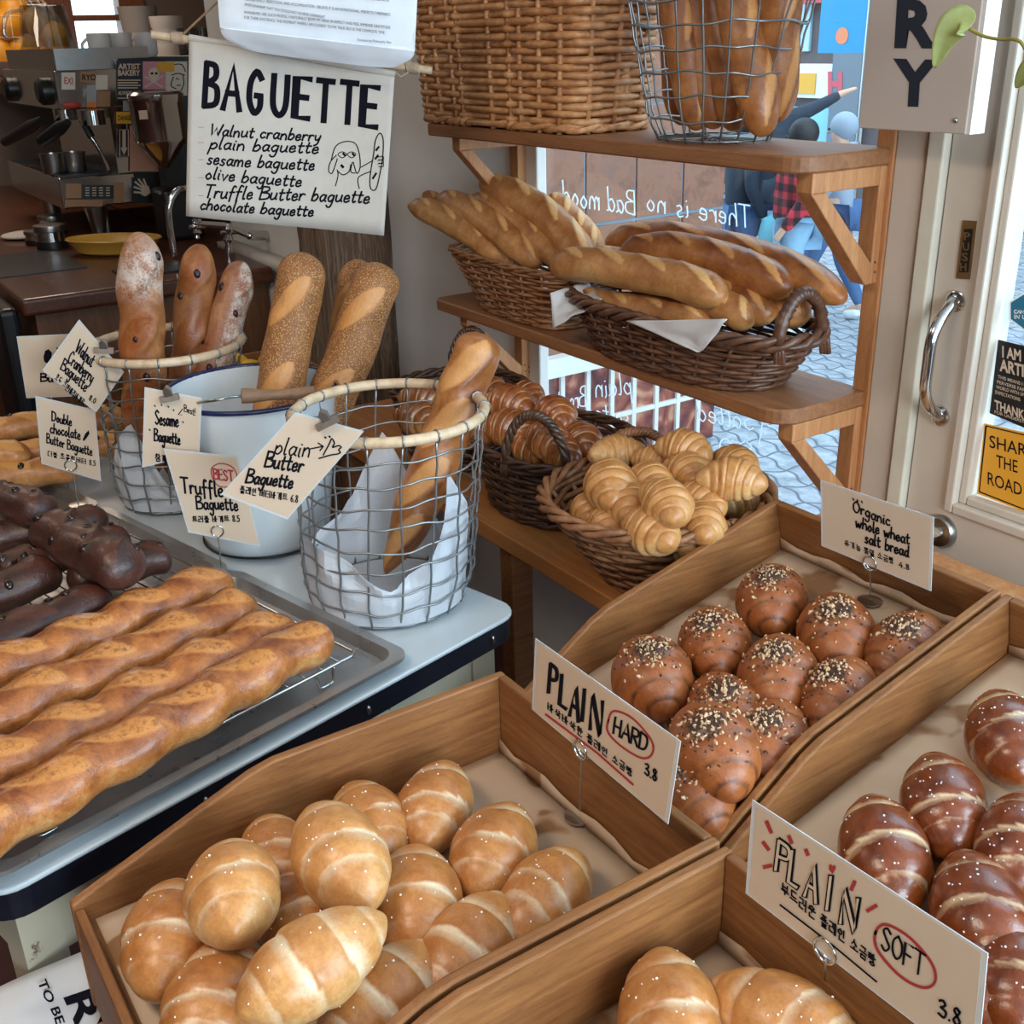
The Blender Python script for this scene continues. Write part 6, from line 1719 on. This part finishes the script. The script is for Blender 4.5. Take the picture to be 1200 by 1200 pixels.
# lemons in a box by the radiator
t = thing('fruit_crate', 'low box of yellow lemons behind the enamel bucket', 'crate', (-2.62, .98, .74))
c0_ = at(297, 425, Z=.80)
mb = MB()
bx0, by0 = c0_.x, c0_.y
t.location = (bx0, by0, 0); WLOC[t.name] = V((bx0, by0, 0))
mb.bb((bx0 - .18, by0 - .16, .70), (bx0 + .18, by0 + .16, .71)); mb.bb((bx0 - .18, by0 - .16, .71), (bx0 - .17, by0 + .16, .78)); mb.bb((bx0 + .17, by0 - .16, .71), (bx0 + .18, by0 + .16, .78)); mb.bb((bx0 - .17, by0 - .16, .71), (bx0 + .17, by0 - .15, .78)); mb.bb((bx0 - .17, by0 + .15, .71), (bx0 + .17, by0 + .16, .78))
mb.build('crate_body', M_crate, t, False)
for dx in (-.14, .14): MB().bb((bx0 + dx - .02, by0 - .02, 0), (bx0 + dx + .02, by0 + .02, .70)).build('stand_leg', M_crate, t, False)
M_lemon = plain('lemon_peel', rgb(228, 172, 30), .4, .05, 60, .2)
lm = MB().lathe([(.002, -.043), (.008, -.039), (.022, -.028), (.031, -.010), (.032, .006), (.026, .024), (.012, .036), (.005, .042), (.001, .044)], (0, 0, 0), 18, ry(PI / 2)).mesh('lemon', M_lemon)
for k, (dx, dy, dz, lb) in enumerate(((-.11, -.09, 0, 0), (-.02, -.1, 0, 0), (.08, -.09, 0, 0), (-.1, .0, .0, 0), (0, 0, .0, 0), (.1, .02, 0, 0), (-.07, .09, 0, 0), (.04, .1, 0, 0), (-.05, -.04, .05, 0), (.05, -.03, .05, 0), (.0, .05, .05, 0), (.11, .08, .03, 0))):
    o = bpy.data.objects.new('lemon', lm); COL.objects.link(o); o.location = (bx0 + dx, by0 + dy, .743 + dz); o.rotation_euler = (0, .3 * sin(k), k * 1.3)
    tag(o, 'yellow lemon in the box glimpsed behind the enamel bucket', 'lemon', 'lemons behind the bucket')
# things on the counter
def can(label, px, py, r, h, name='coffee_tamper', cat='tamper'):
    c = at(px, py, Z=ZC + .001); t = thing(name, label, cat, c)
    MB().lathe([(r, 0), (r, h * .32)], c, 28).build('black_base', M_black, t)
    MB().lathe([(r * .92, h * .32), (r * .92, h * .72)], c, 28).build('steel_band', M_chrome, t)
    MB().lathe([(r, h * .72), (r * 1.02, h * .8), (r * 1.0, h), (r * .8, h * 1.03)], c, 28).build('steel_top', M_steel, t)
    return t, c
can('steel and black coffee distributor nearest the counter edge', 62, 290, .058, .085)
can('steel and black coffee tamper with a short pin, behind the other', 63, 274, .052, .075)
can('dark low coffee distributor at the left of the steel ones', 46, 285, .05, .05)
c = at(136, 297, Z=ZC); t = thing('oval_dish', 'yellow glazed oval dish on the counter behind the tall walnut baguette', 'dish', c)
MB().lathe([(.10, 0), (.13, .01), (.155, .05), (.165, .055), (.16, .06), (.148, .052), (.12, .014), (.01, .012)], c, 40, rz(.9), 0, 1.1, .62, True, True).build('dish_body', plain('yellow_glaze', rgb(196, 148, 62), .3), t)
c = at(35, 278, Z=ZC); t = tag(MB().ball(c + V((0, 0, .012)), .08, 18, 8, None, 0, (1.2, 1.4, .16)).build('bar_cloth', M_canvas, None, 'all'), 'folded pale bar cloth beside the tampers', 'cloth')
o = MB().bb((at(0, 300, Z=ZC).x, at(40, 310, Z=ZC).y - .2, ZC + .0005), (at(80, 297, Z=ZC).x + .35, at(80, 297, Z=ZC).y - .02, ZC + .004)).build('bar_mat', M_black, None, False); tag(o, 'black rubber mat on the counter in front of the tampers', 'mat')
o = MB().bb((-3.9, .95, ZC + .001), (-3.74, 1.25, ZC + .006)).build('dark_tray', M_black, None, False); tag(o, 'thin dark tray on the counter below the yellow dish', 'tray')
def pitcher(label, px, py):
    c = at(px, py, X=-4.75); c.z = zb1 + .005; t = thing('milk_pitcher', label, 'jug', c)
    MB().lathe([(.04, 0), (.043, .01), (.045, .06), (.048, .075), (.045, .075), (.042, .01), (.01, .006)], c, 24).build('pitcher_body', M_steel, t)
pitcher('small steel milk pitcher on the drip tray, left one', 62, 190); pitcher('small steel milk pitcher on the drip tray, right one near the steam wand', 88, 197)
# on top of the machine
M_china = plain('white_china', rgb(214, 210, 206), .25)
def mug(label, px, zbase, X, r=.038, h=.082, side=-1, cat='cup'):
    c = at(px, 60, X=X); c.z = zbase; t = thing('mug', label, cat, c, 'white mugs on the espresso machine')
    MB().lathe([(r * .75, 0), (r * .95, .012), (r, h), (r * .94, h), (r * .88, .014), (.004, .01)], c, 28).build('mug_body', M_china, t)
    MB().tube([c + V((0, side * (r * .95 + .024 * sin(PI * k / 10)), h * (.2 + .6 * k / 10))) for k in range(11)], .006, 8).build('handle', M_china, t, 'all')
ztop = zt1 + .075
for px, X_, lb in ((118, -4.72, 'white mug at the left of the row on the espresso machine'), (143, -4.76, 'white mug in the middle of the row on the espresso machine'), (172, -4.80, 'white mug at the right of the row on the espresso machine')): mug(lb, px, 1.561, X_, .045, .09)
o = MB().bb((-5.0, 1.565, 1.53), (-4.62, 1.95, 1.56)).build('cup_shelf', M_creampale, None, False); tag(bevel(o, .004), 'pale shelf board beside the row of white mugs', 'shelf')
c = at(58, 57, X=-4.75); c.z = ztop; t = thing('glass_jug', 'empty clear glass jug standing upside down on the espresso machine', 'jug', c)
MB().lathe([(.105, 0), (.10, .01), (.078, .15), (.074, .152), (.07, .15), (.094, .008)], c, 32).build('jug_body', M_clear, t)
MB().tube(smoothpath([c + V((0, -.10, .03)), c + V((0, -.15, .05)), c + V((0, -.13, .12)), c + V((0, -.08, .135))], 6), .009, 8).build('handle', M_clear, t, 'all')
# cups and vase on the shelf behind
o = MB().bb((-6.95, 1.15, 1.40), (-5.7, 2.3, 1.45)).build('back_shelf', M_crate, None, False); tag(o, 'wooden back shelf carrying cups and fruit near the timber window', 'shelf')
t = thing('fruit_bowl', 'net covered bowl of oranges at the top left corner', 'bowl', at(25, 48, X=-6.2))
c = at(25, 48, X=-6.2); c.z = 1.45
t.location = c; WLOC[t.name] = V(c)
MB().lathe([(.08, 0), (.16, .06), (.22, .10), (.21, .10), (.15, .055), (.01, .01)], c, 32).build('bowl_body', M_china, t)
om = MB().ball((0, 0, 0), .075, 18, 12).mesh('orange', plain('orange_peel', rgb(222, 150, 30), .45, .06, 80, .2))
for k, (dx, dy, dz) in enumerate(((0, -.1, .14), (.02, .08, .14), (.05, 0, .15), (-.08, 0, .14), (.04, -.05, .26), (.03, .07, .26), (-.02, 0, .32), (.06, .14, .2))):
    o = bpy.data.objects.new('orange', om); COL.objects.link(o); o.location = c + V((dx, dy, dz)); tag(o, 'orange in the netted bowl at the top left corner', 'fruit', 'oranges in the bowl')
mb = MB()
for k in range(9):
    w = PI * k / 9
    mb.tube([c + V((.235 * cos(w) * cos(q), .235 * sin(w) * cos(q), .10 + .32 * sin(q))) for q in [PI * i / 16 for i in range(17)]], .002, 4)
for k in range(1, 5): mb.tube([c + V((.235 * cos(.33 * k) * cos(q), .235 * cos(.33 * k) * sin(q), .10 + .32 * sin(.33 * k))) for q in [2 * PI * i / 32 for i in range(32)]], .002, 4, closed=True)
mb.build('net_cover', M_card, t, 'all')
for k, (x, y0_, r) in enumerate(((198, 40, .085), (198, 27, .085), (198, 14, .085), (198, 1, .085))):
    c = at(x, 45, X=-6.0); c.z = 1.45 + k * .062; t = tag(MB().lathe([(r * .6, 0), (r * .95, .05), (r, .10), (r * .95, .10), (r * .85, .04), (.005, .012)], c, 24).build('coffee_cup', M_china), 'white cup in the stack on the back shelf, %s' % ('lowest', 'second from below', 'third from below', 'topmost')[k], 'cup', 'stacked white cups')
c = at(165, 40, X=-6.3); c.z = 1.45; tag(MB().lathe([(.09, 0), (.10, .02), (.085, .2), (.10, .34), (.09, .34)], c, 28).build('vase', plain('grey_ceramic', rgb(150, 144, 138), .5)), 'tall grey ceramic canister on the back shelf right of the timber window', 'vase')
for k, x in enumerate((222, 238, 254)):
    c = at(x, 48, X=-5.2); c.z = 1.5; tag(MB().lathe([(.045, 0), (.048, .01), (.055, .17), (.052, .17), (.044, .012)], c, 24).build('glass_tumbler', M_clear), 'tall clear glass tumbler beside the tote bag, %s' % ('leftmost', 'middle', 'rightmost, half covered')[k], 'glass', 'tumblers by the tote bag')
ga, gb_ = at(222, 48, X=-5.2), at(254, 48, X=-5.2)
o = MB().bb((-5.35, ga.y - .15, 1.46), (-5.05, gb_.y + .3, 1.5)).build('glass_shelf', M_creampale, None, False); tag(o, 'pale shelf board carrying tall clear tumblers', 'shelf')
a = at(5, 325, X=-3.66); b = at(40, 420, X=-3.66)
o = bevel(MB().bb((-3.95, a.y - .04, 0), (-3.66, .595, .87)).build('black_box', M_black, None, False), .02, 3)  # box standing in for an unclear black shape, its form made up
tag(o, 'tall black box standing at the left end of the wooden counter', 'bin')
# ------------------------------------------------------------------ the street outside
GZ = -.45
def mk_pave():
    t = NT('street_paving'); vec = t.coord((1, 1, 1), rot=(0, 0, .3))
    sp = t.node('ShaderNodeSeparateXYZ'); t.link(vec, sp.inputs[0])
    wx = t.math('SINE', t.math('MULTIPLY', sp.outputs[1], 26.0)); wy = t.math('SINE', t.math('MULTIPLY', sp.outputs[0], 30.0))
    fx = t.math('FRACT', t.math('ADD', t.math('MULTIPLY', sp.outputs[0], 4.6), t.math('MULTIPLY', wx, .10)))
    fy = t.math('FRACT', t.math('ADD', t.math('MULTIPLY', sp.outputs[1], 8.5), t.math('MULTIPLY', wy, .12)))
    e = t.math('MINIMUM', t.math('MINIMUM', fx, t.math('SUBTRACT', 1, fx)), t.math('MULTIPLY', t.math('MINIMUM', fy, t.math('SUBTRACT', 1, fy)), .6))
    g = t.ramp(e, [(.02, (.0, .0, .0)), (.06, (1, 1, 1))])
    n = t.noise(t.coord((9, 9, 9)), 1.0, 5, .7)
    c = t.ramp(n, [(.3, rgb(120, 124, 130)), (.6, rgb(168, 170, 176)), (.75, rgb(196, 192, 190))])
    t.col(t.mix(g, rgb(92, 96, 104), c)); t.set(rough=.8); return t.m
o = MB().bb((-30, 1.62, GZ - .1), (12, 26, GZ)).build('street_paving', mk_pave(), None, False); structure(o)
o['kind'] = 'structure'
# projecting wing of the building: brown tiles above, a white gridded display below
XW = -4.10
yE = at(848, 260, X=XW).y
M_bld = plain('grey_render', rgb(110, 106, 104), .8, .06, 3)
o = MB().bb((-7.6, 2.75, GZ), (XW - .02, yE, 3.6)); o.bb((XW - .09, 1.625, GZ), (XW - .02, 2.75, 3.6)); structure(o.build('wall_outside', M_bld, None, False))
t = thing('tiled_facade', 'brown tiled facade of the projecting wing seen through the window', 'facade', (XW, 2.8, GZ))
zw = lambda x, y: at(x, y, X=XW).z; yw = lambda x, y: at(x, y, X=XW).y
def mk_tile():
    t_ = NT('brown_stone_tile'); n = t_.noise(t_.coord((6, 6, 6)), 1.2, 8, .75, .5)
    t_.col(t_.ramp(n, [(.3, rgb(96, 60, 44)), (.5, rgb(142, 92, 68)), (.7, rgb(120, 84, 70))])); t_.set(rough=.5); return t_.m
M_tile = mk_tile()
zl = at(760, 255, X=XW).z; ztl = .42; hz_ = .48
ys = [1.63] + [yw(x, y) for x, y in ((635, 230), (686, 230), (745, 230), (800, 225), (850, 220))]
zlow_t = zw(640, 418)
MB().bb((XW - .02, 1.625, GZ), (XW - .012, yE, 3.6)).build('grout', plain('blue_grey_grout', rgb(130, 146, 160), .7), t, False)
for i in range(len(ys) - 1):
    for k, (z0, z1) in enumerate(((zlow_t, zl - .008), (zl + .008, zl + .5), (zl + .516, zl + 1.0), (zl + 1.016, zl + 1.5))):
        MB().bb((XW - .012, ys[i] + .008, z0), (XW, ys[i + 1] - .008, z1)).build('tile', M_tile, t, False)
t = thing('poster_display', 'white gridded display with a red brown bread poster on the outside wall', 'display', (XW, 2.8, GZ))
z1p, z0p = zw(632, 442), zw(800, 524)
y0p, y1p = 1.64, yw(835, 500)
def mk_poster():
    t_ = NT('bread_poster'); n = t_.noise(t_.coord((3, 3, 3)), 1.6, 3, .5, 1.5)
    t_.col(t_.ramp(n, [(.35, rgb(70, 34, 34)), (.48, rgb(112, 52, 46)), (.58, rgb(150, 80, 60)), (.68, rgb(196, 140, 110))])); t_.set(rough=.4); return t_.m
MB().bb((XW - .005, y0p, GZ + .05), (XW + .004, y1p, z1p)).build('poster', mk_poster(), t, False)
mb = MB()
mb.bb((XW, y0p, z1p), (XW + .06, y1p, zlow_t))
for (x, y) in ((657, 470), (687, 465), (715, 460), (740, 500), (766, 500), (791, 500), (815, 500)): yy = yw(x, y); mb.bb((XW + .004, yy - .012, GZ + .05), (XW + .02, yy + .012, z1p))
for (x, y) in ((737, 482), (790, 545)): zz_ = zw(x, y); mb.bb((XW + .004, y0p, zz_ - .012), (XW + .018, y1p, zz_ + .012))
mb.build('white_grid', M_frame, t, False)
# building across the street
YB = 11.0
b_ = lambda x, y, Y=YB: at(x, y, Y=Y)
t = thing('shop_building', 'dark shop building across the street behind the passers by', 'building', (-9.5, YB + .5, GZ))
MB().bb((-22, YB, GZ), (2, YB + 2, 7)).build('wall', plain('dark_brick', rgb(84, 74, 74), .8, .12, 8), t, False)
def brect(name, x0, y0, x1, y1, mat, dep=.05, par=t):
    a, b = b_(x0, y0), b_(x1, y1)
    return MB().bb((a.x, YB - dep, min(a.z, b.z)), (b.x, YB - .001, max(a.z, b.z))).build(name, mat, par, False)
M_glassblue = plain('blue_shop_glass', rgb(120, 176, 206), .15)
brect('window', 800, -120, 950, 60, plain('pale_window', rgb(150, 178, 196), .2), .04)
sg = brect('sign_band', 840, 74, 1060, 118, plain('sign_white', rgb(214, 224, 230), .5), .10)
brect('yellow_panel', 928, 85, 962, 110, plain('sign_amber', rgb(210, 150, 40), .5), .12, sg)
printed('H', lambda x, y: at(x, y, Y=YB - .125), (0, -1, 0), (970, 111), (987, 111), 27, 'red_letter', plain('sign_red', rgb(190, 70, 80), .5), sg, .05)
brect('shop_window', 880, 122, 982, 175, M_glassblue, .06)
brect('column', 985, 60, 1006, 200, plain('grey_column', rgb(100, 108, 116), .6), .12)
brect('red_sign', 948, -40, 976, 3, plain('dull_red', rgb(180, 70, 70), .6), .2)
t2_ = thing('blue_banner', 'teal blue hanging banner with an orange disc across the street', 'banner', b_(990, 60, 9.0))
a, b = b_(970, -90, 9.0), b_(1013, 62, 9.0)
MB().bb((a.x, 9.0, b.z), (b.x, 9.02, a.z)).build('cloth', plain('banner_teal', rgb(40, 130, 170), .7), t2_, False)
c = b_(987, 42, 9.0); MB().lathe([(.075, 0), (.075, .004)], c + V((0, -.001, 0)), 24, rx(PI / 2)).build('orange_disc', plain('disc_orange', rgb(214, 120, 80), .6), t2_)
MB().tube([V((b.x + .02, 9.01, GZ)), V((b.x + .02, 9.01, a.z + 1))], .03, 8).build('pole', M_steel, t2_)
# passers by
def skinned(name, pts, edges, rad, mat, parent, sub=2, root=0):
    """pts {k: (x,y,z)} in world space, one skin radius per joint"""
    ks = list(pts); ix = {k: i for i, k in enumerate(ks)}
    org = WLOC[parent.name] if parent else V((0, 0, 0))
    me = bpy.data.meshes.new(name); me.from_pydata([tuple(V(pts[k]) - org) for k in ks], [(ix[a], ix[b]) for a, b in edges], [])
    me.materials.append(mat)
    o = bpy.data.objects.new(name, me); COL.objects.link(o)
    sk = me.skin_vertices or None
    md = o.modifiers.new('skin', 'SKIN'); md.use_smooth_shade = True
    if not me.skin_vertices:
        me.attributes
    lay = me.skin_vertices[0].data
    for k in ks:
        r = rad[k]; lay[ix[k]].radius = r if isinstance(r, tuple) else (r, r)
    lay[root].use_root = True
    s_ = o.modifiers.new('sub', 'SUBSURF'); s_.levels = sub; s_.render_levels = sub
    if parent: o.parent = parent
    WLOC[o.name] = V(org)
    return o
M_skin = plain('skin', rgb(206, 160, 134), .5)
def person(label, foot, yaw, h, shirt, trousers, shoes, hair, stride=.18, arms=None, hood=None, lean=0.0, bulk=1.0):
    S = h / 1.7; R = rz(yaw); F = V(foot)
    t = thing('person', label, 'person', F)
    def W(x, y, z): return F + R @ V((x * S, y * S, z * S))     # x sideways, y forward
    st = stride
    J = dict(hip=W(0, 0, .93), waist=W(0, 0, 1.08), chest=W(0, lean, 1.28), neck=W(0, lean, 1.45), head=W(0, lean + .02, 1.54), crown=W(0, lean + .01, 1.64),
             hl=W(-.09, 0, .90), hr=W(.09, 0, .90), kl=W(-.10, st * .6, .50), kr=W(.10, -st * .2, .50), al=W(-.10, st, .10), ar=W(.10, -st, .13), tl=W(-.10, st + .16, .04), tr=W(.10, -st + .15, .05),
             sl=W(-.17, lean, 1.40), sr=W(.17, lean, 1.40))
    A = arms or dict(el=(-.25, -.02, 1.13), wl=(-.24, .14, .92), fl=(-.23, .19, .84), er=(.25, -.04, 1.13), wr=(.26, .08, .90), fr=(.26, .12, .82))
    for k, v in A.items(): J[k] = W(*v)
    E_ = [('hip', 'waist'), ('waist', 'chest'), ('chest', 'neck'), ('neck', 'head'), ('head', 'crown'), ('hip', 'hl'), ('hl', 'kl'), ('kl', 'al'), ('al', 'tl'), ('hip', 'hr'), ('hr', 'kr'), ('kr', 'ar'), ('ar', 'tr'),
          ('chest', 'sl'), ('sl', 'el'), ('el', 'wl'), ('wl', 'fl'), ('chest', 'sr'), ('sr', 'er'), ('er', 'wr'), ('wr', 'fr')]
    rad = dict(hip=(.14, .10), waist=(.13, .09), chest=(.15, .10), neck=.05, head=(.085, .10), crown=(.065, .075), hl=.085, hr=.085, kl=.056, kr=.056, al=.038, ar=.038, tl=(.035, .02), tr=(.035, .02), sl=.06, sr=.06, el=.042, er=.042, wl=.028, wr=.028, fl=(.03, .014), fr=(.03, .014))
    rad = {k: (tuple(x * S for x in v) if isinstance(v, tuple) else v * S) for k, v in rad.items()}
    skinned('body', J, E_, rad, M_skin, t)
    g = lambda ks, f: {k: (tuple(x * f for x in rad[k]) if isinstance(rad[k], tuple) else rad[k] * f) for k in ks}
    up = ['hip', 'waist', 'chest', 'sl', 'sr', 'el', 'er', 'wl', 'wr']
    JJ = dict(J); JJ['hip'] = W(0, 0, .84)
    skinned('jacket', {k: JJ[k] for k in up}, [e for e in E_ if e[0] in up and e[1] in up], g(up, 1.28 * bulk), shirt, t)
    lo = ['hip', 'hl', 'hr', 'kl', 'kr', 'al', 'ar']
    skinned('trousers', {k: J[k] for k in lo}, [e for e in E_ if e[0] in lo and e[1] in lo], g(lo, 1.35), trousers, t)
    for a, b in (('al', 'tl'), ('ar', 'tr')):
        skinned('shoe', {0: J[a] - V((0, 0, .05 * S)), 1: (J[a] + J[b]) / 2 - V((0, 0, .04 * S)), 2: J[b] - V((0, 0, .01 * S))}, [(0, 1), (1, 2)], {0: .05 * S, 1: .05 * S, 2: .045 * S}, shoes, t)
    hm = MB().ball(W(0, lean - .012, 1.60), .108 * S, 16, 10, R, 0, (.95, 1.08, 1.05)); hm.build('hood' if hood else 'hair', hood or hair, t)
    f = MB(); f.ball(W(0, lean + .125, 1.545), .014 * S, 8, 6); f.build('nose', M_skin, t)
    e = MB()
    for s in (-1, 1): e.ball(W(s * .034, lean + .105, 1.575), .011 * S, 8, 6)
    e.build('eyes', M_black, t)
    return t, W
def mk_plaid():
    t_ = NT('red_plaid'); c_ = t_.n.new('ShaderNodeTexCoord'); sp = t_.node('ShaderNodeSeparateXYZ'); t_.link(c_.outputs['Object'], sp.inputs[0])
    def band(v, f, ph=0.0): return t_.ramp(t_.math('FRACT', t_.math('ADD', t_.math('MULTIPLY', v, f), ph)), [(.46, (0, 0, 0)), (.5, (1, 1, 1))])
    hzv = t_.math('ADD', sp.outputs[0], t_.math('MULTIPLY', sp.outputs[1], .6))
    f = t_.math('MULTIPLY', t_.math('ADD', band(hzv, 11.0), band(sp.outputs[2], 10.0)), .5)
    t_.col(t_.ramp(f, [(.1, rgb(206, 52, 62)), (.5, rgb(122, 34, 44)), (.9, rgb(34, 26, 32))])); t_.set(rough=.85); return t_.m
M_jean = plain('light_denim', rgb(140, 176, 200), .85, .08, 20); M_jean2 = plain('mid_denim', rgb(62, 96, 136), .85, .1, 20)
M_coat = plain('dark_coat', rgb(44, 52, 64), .85); M_shoe = plain('white_shoe', rgb(220, 220, 220), .6); M_hair = plain('dark_hair', rgb(34, 28, 28), .6)
M_hood = plain('grey_hoodie', rgb(150, 158, 170), .9)
fx = at(922, 400, Z=GZ)
person('person in a red and black plaid jacket and pale jeans walking past the window', fx, 2.5, 1.50, mk_plaid(), M_jean, M_shoe, M_hair, .14, bulk=1.3)
bq = at(906, 268, d=(fx - CAM).dot(FW) * .97)
tag(MB().lathe([(.03, .09), (.10, .06), (.13, -.05), (.11, -.13), (.02, -.15)], bq, 14, None, 0, 1, .45).build('shopping_bag', plain('teal_bag', rgb(110, 190, 205), .6), None, True), 'small teal bag carried beside the plaid jacket', 'bag')
person('person in a grey hood and blue jeans half hidden by the right shelf bracket', at(968, 374, Z=GZ), 1.9, 1.49, M_hood, M_jean2, M_shoe, M_hair, .26, hood=M_hood)
person('person in a dark coat and blue jeans behind the upper shelf', at(862, 384, Z=GZ), -.4, 1.56, M_coat, M_jean2, M_coat, M_hair, .08)
person('dark haired person pointing to the right across the street', at(880, 352, Z=GZ), .9, 1.70, M_coat, M_coat, M_shoe, M_hair, .1,
       arms=dict(el=(-.25, -.02, 1.13), wl=(-.24, .14, .92), fl=(-.23, .19, .84), er=(.40, .06, 1.48), wr=(.60, .08, 1.58), fr=(.72, .09, 1.62)))
# writing on the window, seen from behind
pfw = lambda x, y: at(x, y, Y=YW + .0112)
k = Ink(pfw, (0, -1, 0), .0003)
k.text('Bad mood', (744, 252), (660, 240), 28, 1.7, slant=.05, seed=2); k.text('There is no', (880, 268), (758, 247), 26, 1.7, slant=.05, seed=4)
k.text('plain', (740, 462), (698, 466), 26, 1.5, slant=.1); k.text('Bread', (686, 476), (655, 484), 24, 1.4); k.text('salted', (738, 500), (688, 492), 24, 1.5, slant=.1)
k.text('Salted', (884, 505), (818, 492), 24, 1.5, slant=.1); k.text('on', (882, 530), (842, 524), 22, 1.5); k.poly([(900, 498), (912, 505), (919, 520)], 1.4); k.line([(896, 480), (890, 520)], 1.4)
k.done('chalk_lettering', M_marker, WIN)
